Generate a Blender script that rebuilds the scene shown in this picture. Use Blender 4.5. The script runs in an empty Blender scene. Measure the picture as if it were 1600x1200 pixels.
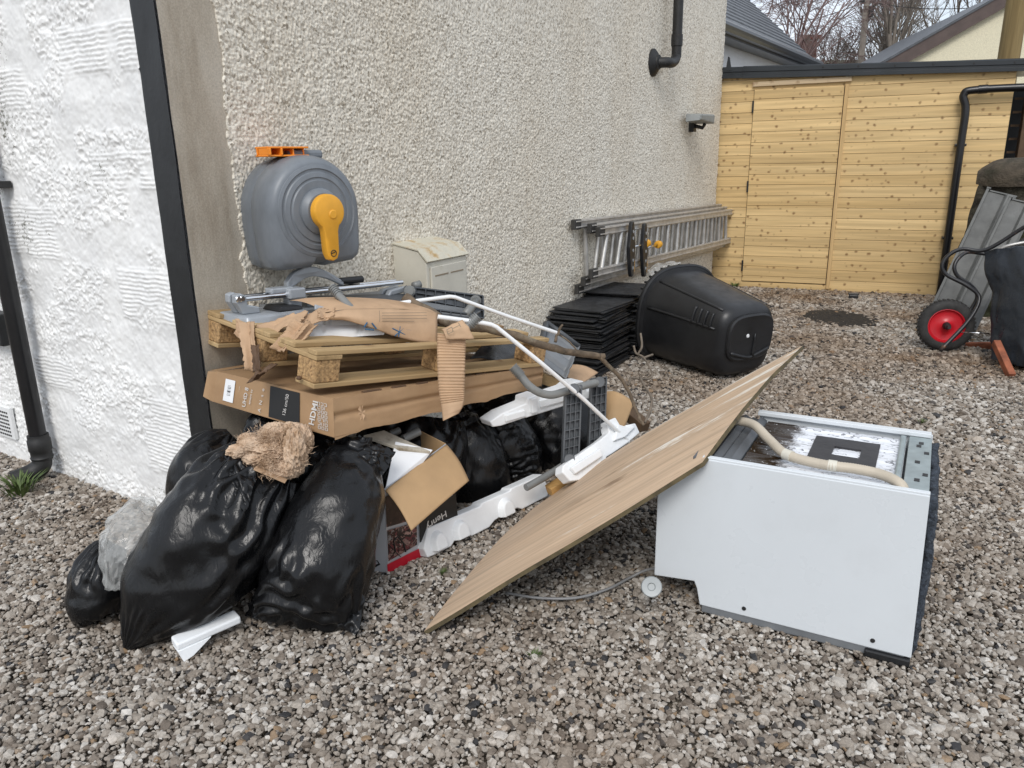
import bpy, bmesh, math, random
import numpy as np
from mathutils import Vector, Matrix
random.seed(7)
RNG = np.random.default_rng(7)
scene = bpy.context.scene
COL = scene.collection

# ------------------------------------------------------------------ camera
FOC = 1200.0
PITCH, ROLL, CAM_H = math.radians(16.17), math.radians(-0.99), 1.42
cF = np.array([0, math.cos(PITCH), -math.sin(PITCH)])
_x0 = np.array([1.0, 0, 0]); _u0 = np.cross(_x0, cF)
cX = math.cos(ROLL) * _x0 + math.sin(ROLL) * _u0
cU = -math.sin(ROLL) * _x0 + math.cos(ROLL) * _u0
cC = np.array([0, 0, CAM_H])
cam = bpy.data.cameras.new('camera'); camo = bpy.data.objects.new('camera', cam); COL.objects.link(camo)
cam.sensor_width = 36.0; cam.lens = 36.0 * FOC / 1600.0; cam.clip_start = 0.05; cam.clip_end = 500
camo.matrix_world = Matrix(((cX[0], cU[0], -cF[0], cC[0]), (cX[1], cU[1], -cF[1], cC[1]), (cX[2], cU[2], -cF[2], cC[2]), (0, 0, 0, 1)))
scene.camera = camo

# ------------------------------------------------------------------ sky, sun, exposure
SUN_EL, SUN_AZ = math.radians(46), math.radians(-168)      # azimuth clockwise from +Y
world = bpy.data.worlds.new('World'); scene.world = world; world.use_nodes = True
wt = world.node_tree; wt.nodes.clear()
sky = wt.nodes.new('ShaderNodeTexSky'); sky.sky_type = 'NISHITA'; sky.sun_disc = False
sky.sun_elevation = SUN_EL; sky.sun_rotation = SUN_AZ; sky.dust_density = 2.0; sky.air_density = 1.0
tc = wt.nodes.new('ShaderNodeTexCoord'); mp = wt.nodes.new('ShaderNodeMapping'); mp.inputs['Scale'].default_value = (1, 1, 3.0)
nz = wt.nodes.new('ShaderNodeTexNoise'); nz.inputs['Scale'].default_value = 2.6; nz.inputs['Detail'].default_value = 7
cr = wt.nodes.new('ShaderNodeValToRGB'); cr.color_ramp.elements[0].position = 0.36; cr.color_ramp.elements[0].color = (.62, .62, .62, 1)
cr.color_ramp.elements[1].position = 0.62; cr.color_ramp.elements[1].color = (.97, .97, .97, 1)
mx = wt.nodes.new('ShaderNodeMix'); mx.data_type = 'RGBA'
mx.inputs[7].default_value = (6.5, 6.9, 7.5, 1)
bg = wt.nodes.new('ShaderNodeBackground'); bg.inputs['Strength'].default_value = 0.125
wo = wt.nodes.new('ShaderNodeOutputWorld')
L = wt.links.new
L(tc.outputs['Generated'], mp.inputs['Vector']); L(mp.outputs[0], nz.inputs['Vector']); L(nz.outputs['Fac'], cr.inputs[0])
L(cr.outputs[0], mx.inputs[0]); L(sky.outputs[0], mx.inputs[6]); L(mx.outputs[2], bg.inputs[0]); L(bg.outputs[0], wo.inputs[0])
sl = bpy.data.lights.new('sun', 'SUN'); so = bpy.data.objects.new('sun', sl); COL.objects.link(so)
sl.energy = 1.5; sl.angle = math.radians(24); sl.color = (1.0, .97, .93)
sdir = Vector((math.sin(SUN_AZ) * math.cos(SUN_EL), math.cos(SUN_AZ) * math.cos(SUN_EL), math.sin(SUN_EL)))
so.rotation_euler = (-sdir).to_track_quat('-Z', 'Y').to_euler(); so.location = (0, -3, 8)
scene.view_settings.view_transform = 'Standard'; scene.view_settings.look = 'None'
scene.view_settings.exposure = 0.32; scene.view_settings.gamma = 1.0

# ------------------------------------------------------------------ geometry helpers
def A(*v): return np.array(v, float)
def ray(px, py): return cX * (px - 800) / FOC - cU * (py - 600) / FOC + cF
def G(px, py, z=0.0):
    d = ray(px, py); return cC + d * (z - cC[2]) / d[2]
def D(px, py, dep): return cC + ray(px, py) * dep
def onplane(px, py, P, n):
    d = ray(px, py); return cC + d * ((P - cC) @ n) / (d @ n)
def unit(v): v = np.asarray(v, float); return v / np.linalg.norm(v)
UP = A(0, 0, 1)

c0 = G(343, 838); wend = G(1110, 447)
wd = unit(wend - c0); wn = A(wd[1], -wd[0], 0)
c1 = c0 + wd * 0.036                                  # the house corner
WLEN = float((wend - c1) @ wd)
ld = A(math.cos(math.radians(147.5)), math.sin(math.radians(147.5)), 0); ln = A(-ld[1], ld[0], 0)
def Wp(s, n, z): return c1 + wd * s + wn * n + UP * z
def Wpx(px, py, n=0.0):
    P = onplane(px, py, c1 + wn * n, wn); v = P - c1; return float(v @ wd), float(v[2])
def WP(px, py, n=0.0): return onplane(px, py, c1 + wn * n, wn)
def Lp(t, n, z): return c1 + ld * t + ln * n + UP * z
def Lpx(px, py, n=0.0):
    P = onplane(px, py, c1 + ln * n, ln); v = P - c1; return float(v @ ld), float(v[2])

_tab = np.random.default_rng(3).random(65536)
def _h(i, j, k): return _tab[(i * 73856093 ^ j * 19349663 ^ k * 83492791) & 65535]
def vnoise(x, y, z=0.0, seed=0):
    x = np.asarray(x, float); y = np.asarray(y, float); z = np.asarray(z, float) + np.zeros_like(x) + seed * 17.13
    xi = np.floor(x).astype(np.int64); yi = np.floor(y).astype(np.int64); zi = np.floor(z).astype(np.int64)
    f = [x - xi, y - yi, z - zi]; f = [t * t * (3 - 2 * t) for t in f]
    r = 0
    for a in (0, 1):
        for b in (0, 1):
            for c in (0, 1):
                w = (f[0] if a else 1 - f[0]) * (f[1] if b else 1 - f[1]) * (f[2] if c else 1 - f[2])
                r = r + w * _h(xi + a, yi + b, zi + c)
    return r
def fbm(x, y, z=0.0, oct=4, seed=0):
    r = 0; a = .5; tot = 0
    for o in range(oct):
        r = r + a * vnoise(x * 2 ** o, y * 2 ** o, np.asarray(z) * 2 ** o, seed + o); tot += a; a *= .5
    return r / tot
def spline(pts, n=8):
    P = [np.asarray(p, float) for p in pts]; P = [2 * P[0] - P[1]] + P + [2 * P[-1] - P[-2]]
    out = []
    for i in range(1, len(P) - 2):
        for k in range(n):
            t = k / n
            out.append(.5 * ((2 * P[i]) + (P[i + 1] - P[i - 1]) * t + (2 * P[i - 1] - 5 * P[i] + 4 * P[i + 1] - P[i + 2]) * t * t + (3 * P[i] - P[i - 1] - 3 * P[i + 1] + P[i + 2]) * t ** 3))
    out.append(P[-2]); return out

ORG = {}
class MB:
    """collects shapes in world space; build() links them as ONE mesh object."""
    def __init__(s): s.v = []; s.f = []; s.m = []; s.cur = 0
    def add(s, vs, fs):
        b = len(s.v); s.v += [tuple(map(float, p)) for p in vs]
        for f in fs: s.f.append([i + b for i in f]); s.m.append(s.cur)
        return s
    def hexa(s, p):                     # p: 4 bottom (ccw) + 4 top
        return s.add(p, [(3, 2, 1, 0), (4, 5, 6, 7), (0, 1, 5, 4), (1, 2, 6, 5), (2, 3, 7, 6), (3, 0, 4, 7)])
    def box(s, o, ax, ay, az, sx, sy, sz, cen=True):   # centre o, axes, full sizes
        o = np.asarray(o, float); ax = unit(ax) * sx; ay = unit(ay) * sy; az = unit(az) * sz
        if cen: o = o - (ax + ay + az) / 2
        return s.hexa([o, o + ax, o + ax + ay, o + ay, o + az, o + ax + az, o + ax + ay + az, o + ay + az])
    def bar(s, a, b, w, h, up=UP):      # rectangular bar from a to b
        a = np.asarray(a, float); b = np.asarray(b, float); d = unit(b - a); r = unit(np.cross(d, up)); u = np.cross(r, d)
        return s.box((a + b) / 2, d, r, u, np.linalg.norm(b - a), w, h)
    def quadslab(s, q, t, nrm=None):    # 4 points + thickness along the normal
        q = [np.asarray(p, float) for p in q]
        n = unit(np.cross(q[1] - q[0], q[3] - q[0])) if nrm is None else unit(nrm)
        return s.hexa([p - n * t for p in q] + q)
    def tube(s, pts, r, n=10, cap=True):
        P = [np.asarray(p, float) for p in pts]; m = len(P)
        R = r if hasattr(r, '__len__') else [r] * m
        vs = []; prev = None
        for i in range(m):
            d = unit(P[min(i + 1, m - 1)] - P[max(i - 1, 0)])
            if prev is None:
                ref = UP if abs(d[2]) < .9 else A(1, 0, 0); a = unit(np.cross(d, ref))
            else:
                a = prev - d * (prev @ d); a = unit(a)
            prev = a; b = np.cross(d, a)
            for k in range(n):
                t = 2 * math.pi * k / n; vs.append(P[i] + (a * math.cos(t) + b * math.sin(t)) * R[i])
        fs = [(i * n + k, i * n + (k + 1) % n, (i + 1) * n + (k + 1) % n, (i + 1) * n + k) for i in range(m - 1) for k in range(n)]
        if cap: fs += [tuple(range(n - 1, -1, -1)), tuple(range((m - 1) * n, m * n))]
        return s.add(vs, fs)
    def grid(s, Pts, closeu=False, capu=False):   # Pts: (nu, nv, 3); closeu wraps the first index
        nu, nv = Pts.shape[:2]; fs = []
        for i in range(nu if closeu else nu - 1):
            j = (i + 1) % nu
            for k in range(nv - 1): fs.append((i * nv + k, j * nv + k, j * nv + k + 1, i * nv + k + 1))
        if capu:
            fs.append(tuple(i * nv for i in range(nu - 1, -1, -1))); fs.append(tuple(i * nv + nv - 1 for i in range(nu)))
        return s.add(Pts.reshape(-1, 3), fs)
    def prism(s, outline, ext):          # outline: list of 3d points, ext vector
        o = [np.asarray(p, float) for p in outline]; n = len(o)
        return s.add(o + [p + ext for p in o], [tuple(range(n - 1, -1, -1)), tuple(range(n, 2 * n))] + [(i, (i + 1) % n, n + (i + 1) % n, n + i) for i in range(n)])
    def lathe(s, o, axis, ref, prof, n=32):   # prof: list of (along axis, radius)
        axis = unit(axis); a = unit(np.asarray(ref) - axis * (np.asarray(ref) @ axis)); b = np.cross(axis, a); vs = []
        for h, r in prof:
            for k in range(n):
                t = 2 * math.pi * k / n; vs.append(o + axis * h + (a * math.cos(t) + b * math.sin(t)) * r)
        m = len(prof)
        fs = [(i * n + k, i * n + (k + 1) % n, (i + 1) * n + (k + 1) % n, (i + 1) * n + k) for i in range(m - 1) for k in range(n)]
        fs += [tuple(range(n - 1, -1, -1)), tuple(range((m - 1) * n, m * n))]
        return s.add(vs, fs)
    def build(s, name, mat, parent=None, origin=None, smooth=False, bevel=0, seg=2, recalc=True, solid=0, angle=None):
        if parent is not None and origin is None: origin = ORG[parent.name] if False else ORG[parent]
        if origin is None:
            v = np.array(s.v); origin = A((v[:, 0].min() + v[:, 0].max()) / 2, (v[:, 1].min() + v[:, 1].max()) / 2, v[:, 2].min())
        origin = np.asarray(origin, float)
        me = bpy.data.meshes.new(name); vv = (np.array(s.v) - origin)
        me.from_pydata(vv.tolist(), [], s.f)
        if recalc:
            bm = bmesh.new(); bm.from_mesh(me); bmesh.ops.recalc_face_normals(bm, faces=bm.faces[:]); bm.to_mesh(me); bm.free()
        for m in (mat if isinstance(mat, (list, tuple)) else [mat]): me.materials.append(m)
        if isinstance(mat, (list, tuple)): me.polygons.foreach_set('material_index', s.m)
        if smooth: me.polygons.foreach_set('use_smooth', [True] * len(me.polygons))
        o = bpy.data.objects.new(name, me); COL.objects.link(o)
        if parent is not None: o.parent = parent; o.location = origin - ORG[parent]
        else: o.location = origin
        ORG[o] = origin
        if smooth and angle: me.set_sharp_from_angle(angle=math.radians(angle))
        if solid:
            sm = o.modifiers.new('thick', 'SOLIDIFY'); sm.thickness = solid; sm.offset = 0
        if bevel:
            b = o.modifiers.new('bevel', 'BEVEL'); b.width = bevel; b.segments = seg; b.limit_method = 'ANGLE'; b.angle_limit = math.radians(35)
        return o
def gridmesh(name, P, mat, parent=None, origin=None, smooth=True, flip=False):
    nu, nv = P.shape[:2]
    origin = ORG[parent] if (origin is None and parent is not None) else np.asarray(origin if origin is not None else P.reshape(-1, 3).mean(0), float)
    me = bpy.data.meshes.new(name); n = nu * nv
    idx = np.arange(n).reshape(nu, nv); q = np.stack([idx[:-1, :-1], idx[1:, :-1], idx[1:, 1:], idx[:-1, 1:]], -1).reshape(-1, 4)
    if flip: q = q[:, ::-1]
    me.vertices.add(n); me.vertices.foreach_set('co', (P.reshape(-1, 3) - origin).astype(np.float32).ravel())
    me.loops.add(q.size); me.loops.foreach_set('vertex_index', q.ravel().astype(np.int32))
    me.polygons.add(len(q)); me.polygons.foreach_set('loop_start', np.arange(0, q.size, 4, dtype=np.int32))
    me.polygons.foreach_set('use_smooth', np.full(len(q), smooth))
    me.update(calc_edges=True); me.materials.append(mat)
    o = bpy.data.objects.new(name, me); COL.objects.link(o)
    if parent is not None: o.parent = parent; o.location = origin - ORG[parent]
    else: o.location = origin
    ORG[o] = origin
    return o
def tag(o, label=None, cat=None, group=None, kind=None):
    if label: o['label'] = label
    if cat: o['category'] = cat
    if group: o['group'] = group
    if kind: o['kind'] = kind
    return o
def thing(name, label, cat, loc, group=None):
    o = bpy.data.objects.new(name, None); COL.objects.link(o); o.location = loc; o.empty_display_size = .1
    ORG[o] = np.asarray(loc, float); return tag(o, label, cat, group)

# ------------------------------------------------------------------ materials
def new_mat(name):
    m = bpy.data.materials.new(name); m.use_nodes = True; nt = m.node_tree
    return m, nt, nt.nodes['Principled BSDF'], nt.links.new
def ramp(nt, stops):
    r = nt.nodes.new('ShaderNodeValToRGB'); e = r.color_ramp.elements
    while len(e) < len(stops): e.new(.5)
    for i, (p, c) in enumerate(stops): e[i].position = p; e[i].color = (*c, 1) if len(c) == 3 else c
    return r
def noise(nt, src, scale, detail=4, stretch=(1, 1, 1), rough=.55):
    mp = nt.nodes.new('ShaderNodeMapping'); mp.inputs['Scale'].default_value = stretch
    n = nt.nodes.new('ShaderNodeTexNoise'); n.inputs['Scale'].default_value = scale; n.inputs['Detail'].default_value = detail; n.inputs['Roughness'].default_value = rough
    nt.links.new(src, mp.inputs['Vector']); nt.links.new(mp.outputs[0], n.inputs['Vector']); return n
def mixc(nt, fac, a, b):
    m = nt.nodes.new('ShaderNodeMix'); m.data_type = 'RGBA'
    for s, v in ((0, fac), (6, a), (7, b)):
        if hasattr(v, 'is_linked') or hasattr(v, 'links'): nt.links.new(v, m.inputs[s])
        elif s == 0: m.inputs[0].default_value = v
        else: m.inputs[s].default_value = (*v, 1)
    return m.outputs[2]
def PM(name, col, rough=.5, var=.2, vs=6, bump=.15, bs=80, bdist=.002, metal=0, spec=.5, stretch=(1, 1, 1), stain=None, ss=3, sth=(.55, .75), rv=.0, coat=0):
    m, nt, b, L = new_mat(name)
    tcn = nt.nodes.new('ShaderNodeTexCoord'); src = tcn.outputs['Object']
    n1 = noise(nt, src, vs, 6, stretch)
    lo = tuple(max(0, c * (1 - var)) for c in col); hi = tuple(min(1, c * (1 + var)) for c in col)
    r = ramp(nt, [(.3, lo), (.7, hi)]); L(n1.outputs['Fac'], r.inputs[0]); out = r.outputs[0]
    if stain:
        n2 = noise(nt, src, ss, 6, stretch, .65); r2 = ramp(nt, [(sth[0], (0, 0, 0)), (sth[1], (1, 1, 1))]); L(n2.outputs['Fac'], r2.inputs[0])
        out = mixc(nt, r2.outputs[0], out, stain)
    L(out, b.inputs['Base Color'])
    if rv:
        r3 = ramp(nt, [(.3, (max(.02, rough - rv),) * 3), (.7, (min(1, rough + rv),) * 3)]); n4 = noise(nt, src, vs * 1.7, 5); L(n4.outputs['Fac'], r3.inputs[0]); L(r3.outputs[0], b.inputs['Roughness'])
    else: b.inputs['Roughness'].default_value = rough
    b.inputs['Metallic'].default_value = metal; b.inputs['Specular IOR Level'].default_value = spec; b.inputs['Coat Weight'].default_value = coat
    if bump:
        n3 = noise(nt, src, bs, 5, stretch); bp = nt.nodes.new('ShaderNodeBump'); bp.inputs['Strength'].default_value = bump; bp.inputs['Distance'].default_value = bdist
        L(n3.outputs['Fac'], bp.inputs['Height']); L(bp.outputs[0], b.inputs['Normal'])
    return m
def wood_mat(name, c1, c2, knot=None, axis=(1, 0, 0), gs=1.0, rough=.65, board=None, bup=None, kscale=1.0):
    """grain runs along axis; optional knots; object coordinates; board = (height, colours vary per board)"""
    m, nt, b, L = new_mat(name)
    tcn = nt.nodes.new('ShaderNodeTexCoord')
    ax = Vector(axis).normalized(); up = Vector((0, 0, 1)) if abs(ax.z) < .9 else Vector((1, 0, 0)); ay = up.cross(ax).normalized(); az = ax.cross(ay)
    def dot(v):
        d = nt.nodes.new('ShaderNodeVectorMath'); d.operation = 'DOT_PRODUCT'; d.inputs[1].default_value = v; L(tcn.outputs['Object'], d.inputs[0]); return d.outputs['Value']
    cx = nt.nodes.new('ShaderNodeCombineXYZ'); L(dot(ax), cx.inputs[0]); L(dot(ay), cx.inputs[1]); L(dot(az), cx.inputs[2])
    src = cx.outputs[0]
    if board:
        dv = nt.nodes.new('ShaderNodeMath'); dv.operation = 'DIVIDE'; L(dot(az), dv.inputs[0]); dv.inputs[1].default_value = board
        fl = nt.nodes.new('ShaderNodeMath'); fl.operation = 'FLOOR'; L(dv.outputs[0], fl.inputs[0])
        wn_ = nt.nodes.new('ShaderNodeTexWhiteNoise'); wn_.noise_dimensions = '1D'; L(fl.outputs[0], wn_.inputs['W'])
        ml = nt.nodes.new('ShaderNodeVectorMath'); ml.operation = 'MULTIPLY_ADD'; L(wn_.outputs['Color'], ml.inputs[0]); ml.inputs[1].default_value = (9, 9, 0); L(src, ml.inputs[2]); src = ml.outputs[0]
    n1 = noise(nt, src, 9 * gs, 6, (.06, 1, 1), .6); n2 = noise(nt, src, 60 * gs, 3, (.03, 1, 1), .6)
    r1 = ramp(nt, [(.3, c1), (.7, c2)]); L(n1.outputs['Fac'], r1.inputs[0])
    r2 = ramp(nt, [(.35, (.8, .8, .8)), (.65, (1.08, 1.08, 1.08))]); L(n2.outputs['Fac'], r2.inputs[0])
    mm = nt.nodes.new('ShaderNodeMix'); mm.data_type = 'RGBA'; mm.blend_type = 'MULTIPLY'; mm.inputs[0].default_value = 1; L(r1.outputs[0], mm.inputs[6]); L(r2.outputs[0], mm.inputs[7]); out = mm.outputs[2]
    if board:
        r5 = ramp(nt, [(0, (.90, .885, .86)), (1, (1.06, 1.05, 1.03))]); L(wn_.outputs['Value'], r5.inputs[0])
        m5 = nt.nodes.new('ShaderNodeMix'); m5.data_type = 'RGBA'; m5.blend_type = 'MULTIPLY'; m5.inputs[0].default_value = 1; L(out, m5.inputs[6]); L(r5.outputs[0], m5.inputs[7]); out = m5.outputs[2]
    if knot:
        mpv = nt.nodes.new('ShaderNodeMapping'); mpv.inputs['Scale'].default_value = (9.5 * kscale, 9 * kscale, 10 * kscale); L(src, mpv.inputs['Vector'])
        nw = noise(nt, src, 30, 2); ad = nt.nodes.new('ShaderNodeMix'); ad.data_type = 'RGBA'; ad.blend_type = 'ADD'; ad.inputs[0].default_value = .35; L(mpv.outputs[0], ad.inputs[6]); L(nw.outputs['Color'], ad.inputs[7])
        vo = nt.nodes.new('ShaderNodeTexVoronoi'); vo.inputs['Scale'].default_value = 1; L(ad.outputs[2], vo.inputs['Vector'])
        rk = ramp(nt, [(.06, (.85, .85, .85)), (.15, (.6, .6, .6)), (.30, (0, 0, 0))]); L(vo.outputs['Distance'], rk.inputs[0])
        sx = nt.nodes.new('ShaderNodeSeparateColor'); L(vo.outputs['Color'], sx.inputs[0])
        th = nt.nodes.new('ShaderNodeMath'); th.operation = 'GREATER_THAN'; th.inputs[1].default_value = .40; L(sx.outputs[0], th.inputs[0])
        mu = nt.nodes.new('ShaderNodeMath'); mu.operation = 'MULTIPLY'; L(rk.outputs[0], mu.inputs[0]); L(th.outputs[0], mu.inputs[1])
        out = mixc(nt, mu.outputs[0], out, knot)
    L(out, b.inputs['Base Color']); b.inputs['Roughness'].default_value = rough; b.inputs['Specular IOR Level'].default_value = .3
    bp = nt.nodes.new('ShaderNodeBump'); bp.inputs['Strength'].default_value = .3; bp.inputs['Distance'].default_value = .002; L(n2.outputs['Fac'], bp.inputs['Height']); L(bp.outputs[0], b.inputs['Normal'])
    return m

M = {}
M['black_paint'] = PM('black paint', (.012, .013, .014), .45, .3, 10, .25, 60, .003)
M['black_gloss'] = PM('black gloss plastic', (.009, .009, .01), .28, .3, 10, .05, 40, .002)
M['black_plastic'] = PM('black rough plastic', (.013, .0135, .015), .42, .25, 8, .15, 200, .001, rv=.08)
M['iron'] = PM('weathered black iron', (.016, .016, .016), .55, .4, 12, .4, 90, .002, stain=(.06, .03, .015), ss=14, sth=(.66, .8))
M['grey_plastic'] = PM('grey reel plastic', (.155, .172, .192), .42, .14, 14, .1, 220, .0008, stretch=(1, 1, .4), stain=(.22, .24, .26), ss=5, sth=(.5, .8))
M['grey_panel'] = PM('mid grey plastic', (.17, .18, .19), .42, .15, 8, .1, 150, .001)
M['dark_grey_panel'] = PM('dark grey lattice plastic', (.06, .066, .073), .45, .2, 9, .1, 150, .001)
M['tube_grey'] = PM('grey tube', (.19, .195, .19), .4, .15, 9, .1, 150, .001, stain=(.1, .1, .09), ss=9, sth=(.6, .8))
M['orange'] = PM('orange plastic', (.74, .36, .03), .42, .15, 9, .08, 150, .001, stain=(.45, .2, .03), ss=8, sth=(.6, .85))
M['orange_bright'] = PM('bright orange plastic', (.85, .27, .02), .4, .1, 9, .06, 150, .001)
M['cream_box'] = PM('cream painted grp', (.60, .575, .495), .5, .1, 7, .12, 120, .001, stain=(.40, .37, .28), ss=7, sth=(.55, .8))
M['cream_top'] = PM('dirty cream grp top', (.56, .53, .43), .6, .15, 9, .15, 120, .001, stain=(.42, .28, .12), ss=9, sth=(.5, .66), stretch=(1, 1, 1))
M['alu'] = PM('weathered aluminium', (.50, .49, .47), .42, .22, 14, .12, 120, .001, metal=.55, stain=(.25, .235, .21), ss=20, sth=(.58, .85))
M['alu_cast'] = PM('grey cast metal', (.36, .385, .41), .42, .12, 12, .15, 140, .001, metal=.25, stain=(.22, .22, .22), ss=16, sth=(.6, .85))
M['chrome'] = PM('chrome rod', (.68, .69, .71), .12, .08, 14, 0, metal=1)
M['rubber_cap'] = PM('rubber end cap', (.035, .033, .03), .7, .3, 20, .2, 90)
M['slate'] = PM('black slate', (.021, .022, .024), .5, .45, 12, .5, 60, .003, rv=.12, stain=(.06, .06, .062), ss=26, sth=(.62, .8))
M['white_poly'] = PM('polystyrene', (.80, .82, .83), .75, .05, 10, .35, 350, .0015)
M['white_rod'] = PM('white plastic coated wire', (.78, .79, .79), .4, .06, 10, .1, 90)
M['white_enamel'] = PM('white enamel', (.64, .675, .70), .3, .02, 3, .03, 30, .0006, stain=(.60, .63, .65), ss=5, sth=(.55, .85), rv=.08)
M['paper'] = PM('white board', (.78, .79, .80), .55, .04, 6, .1, 60)
M['card'] = PM('cardboard', (.36, .225, .118), .72, .10, 7, .2, 120, .0012, stain=(.29, .175, .088), ss=5, sth=(.5, .75))
M['card_in'] = PM('cardboard inside', (.41, .265, .135), .75, .08, 9, .15, 200, .001)
M['card_light'] = PM('pale torn cardboard', (.46, .305, .185), .78, .14, 9, .3, 120, .0015, stain=(.31, .195, .11), ss=6, sth=(.52, .74))
M['card_wet'] = PM('wet brown cardboard', (.10, .055, .028), .7, .3, 14, .3, 100)
M['chip'] = PM('pressed wood chip', (.40, .25, .115), .8, .45, 85, .9, 110, .006, stain=(.16, .08, .03), ss=75, sth=(.55, .68))
M['rust'] = PM('rusty steel', (.27, .085, .04), .75, .35, 18, .4, 90)
M['red'] = PM('red painted rim', (.52, .012, .022), .32, .15, 8, .05, 60)
M['tyre'] = PM('tyre rubber', (.03, .029, .028), .8, .35, 20, .5, 90, .003, stain=(.085, .08, .07), ss=12, sth=(.55, .8))
M['galv'] = PM('galvanised steel', (.33, .38, .38), .42, .16, 22, .1, 70, .001, metal=.5)
M['channel'] = PM('grey weathered channel', (.105, .107, .102), .6, .22, 10, .25, 90, .002, stain=(.16, .163, .158), ss=14, sth=(.55, .8))
M['fascia'] = PM('black roof trim', (.017, .021, .025), .32, .25, 5, .05, 60)
M['bark'] = PM('bark', (.12, .088, .058), .85, .45, 22, .8, 55, .006, stretch=(1, 1, 1), stain=(.20, .17, .12), ss=18, sth=(.55, .72))
M['twig'] = PM('twig bark', (.16, .13, .10), .85, .35, 25, .5, 80, .003)
M['tree_bark'] = PM('bare tree bark', (.19, .165, .14), .9, .3, 4, .4, 12, .01)
M['tree_red'] = PM('reddish twig bark', (.19, .13, .12), .9, .3, 4, .3, 12, .01)
M['hose_beige'] = PM('beige drain hose', (.50, .44, .35), .5, .12, 12, .1, 90)
M['felt'] = PM('blue black fibre felt', (.04, .05, .066), .95, .6, 60, 1.0, 130, .01, stain=(.14, .17, .20), ss=70, sth=(.58, .7))
M['bitumen'] = PM('brown bitumen', (.035, .022, .012), .22, .4, 14, .2, 60, .002, stain=(.07, .045, .02), ss=8)
M['pad'] = PM('black bitumen pad', (.028, .027, .030), .55, .35, 18, .5, 60, .002)
M['cable'] = PM('grey flex', (.22, .22, .22), .45, .1)
M['timber_post'] = wood_mat('weathered post', (.17, .12, .05), (.29, .215, .10), None, (0, 0, 1), .7, .8)
M['wet_post'] = PM('dark brown post', (.09, .055, .03), .8, .3, 10, .3, 60)
M['roof_slate'] = PM('roof slate', (.075, .082, .092), .5, .35, 6, .3, 40, .004)
M['white_render'] = PM('white render far', (.72, .74, .77), .8, .04, 4, .2, 60)
M['cream_render'] = PM('cream roughcast far', (.70, .65, .48), .85, .10, 40, .8, 60, .01)
M['barge'] = PM('brown barge board', (.085, .06, .052), .6, .2)
M['moss_roof'] = PM('mossy tiles', (.11, .095, .06), .85, .4, 6, .4, 20, .02)
M['brick'] = PM('dull red brick', (.14, .05, .04), .85, .4, 12, .3, 30)
M['print_white'] = PM('white print', (.62, .60, .57), .6, .05, bump=0)
M['print_black'] = PM('black print', (.012, .012, .012), .5, .2, bump=0)
M['print_blue'] = PM('blue print', (.03, .11, .21), .6, .15, bump=0)
M['print_grey'] = PM('grey print', (.25, .2, .14), .6, .1, bump=0)
M['print_red'] = PM('red print', (.50, .012, .03), .4, .15, bump=0)
M['plasticgrey'] = PM('light grey plastic disc', (.34, .36, .36), .45, .1)
M['light_grey'] = PM('weathered grey floodlight', (.24, .25, .24), .6, .2, 14, .2, 90)

def card_text_mat(): pass

# black refuse sack: thin shiny film
def sack_mat(name, col=(.0050, .0052, .0058), rough=.27):
    m, nt, b, L = new_mat(name)
    tcn = nt.nodes.new('ShaderNodeTexCoord'); src = tcn.outputs['Object']
    n1 = noise(nt, src, 9, 5, (1, 1, 1), .6); r = ramp(nt, [(.35, (rough - .05,) * 3), (.7, (rough + .10,) * 3)]); L(n1.outputs['Fac'], r.inputs[0]); L(r.outputs[0], b.inputs['Roughness'])
    b.inputs['Base Color'].default_value = (*col, 1); b.inputs['Specular IOR Level'].default_value = .36
    mpn = nt.nodes.new('ShaderNodeMapping'); mpn.inputs['Scale'].default_value = (1, 1, .28); L(src, mpn.inputs['Vector'])
    nn = nt.nodes.new('ShaderNodeTexNoise'); nn.inputs['Scale'].default_value = 46; nn.inputs['Detail'].default_value = 3; nn.inputs['Distortion'].default_value = 1.4; L(mpn.outputs[0], nn.inputs['Vector'])
    bp = nt.nodes.new('ShaderNodeBump'); bp.inputs['Strength'].default_value = .45; bp.inputs['Distance'].default_value = .0045; L(nn.outputs['Fac'], bp.inputs['Height']); L(bp.outputs[0], b.inputs['Normal'])
    return m
M['sack'] = sack_mat('black refuse sack film')
M['tarp'] = sack_mat('grey black sheet film', (.02, .024, .03), .3)

def clear_mat():
    m, nt, b, L = new_mat('clear crumpled film')
    b.inputs['Base Color'].default_value = (.80, .81, .79, 1); b.inputs['Coat Weight'].default_value = .6; b.inputs['Roughness'].default_value = .10
    tr = nt.nodes.new('ShaderNodeBsdfTransparent'); tl = nt.nodes.new('ShaderNodeBsdfTranslucent'); tl.inputs[0].default_value = (.8, .8, .78, 1)
    tcn = nt.nodes.new('ShaderNodeTexCoord'); n = noise(nt, tcn.outputs['Object'], 7, 2, (1, 1, 1), .4)
    r = ramp(nt, [(.3, (.30,) * 3), (.7, (.50,) * 3)]); L(n.outputs['Fac'], r.inputs[0])
    m1 = nt.nodes.new('ShaderNodeMixShader'); m1.inputs[0].default_value = .35; L(b.outputs[0], m1.inputs[1]); L(tl.outputs[0], m1.inputs[2])
    m2 = nt.nodes.new('ShaderNodeMixShader'); L(r.outputs[0], m2.inputs[0]); L(m1.outputs[0], m2.inputs[2]); L(tr.outputs[0], m2.inputs[1])
    L(m2.outputs[0], nt.nodes['Material Output'].inputs[0]); return m
M['clear'] = clear_mat()

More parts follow.
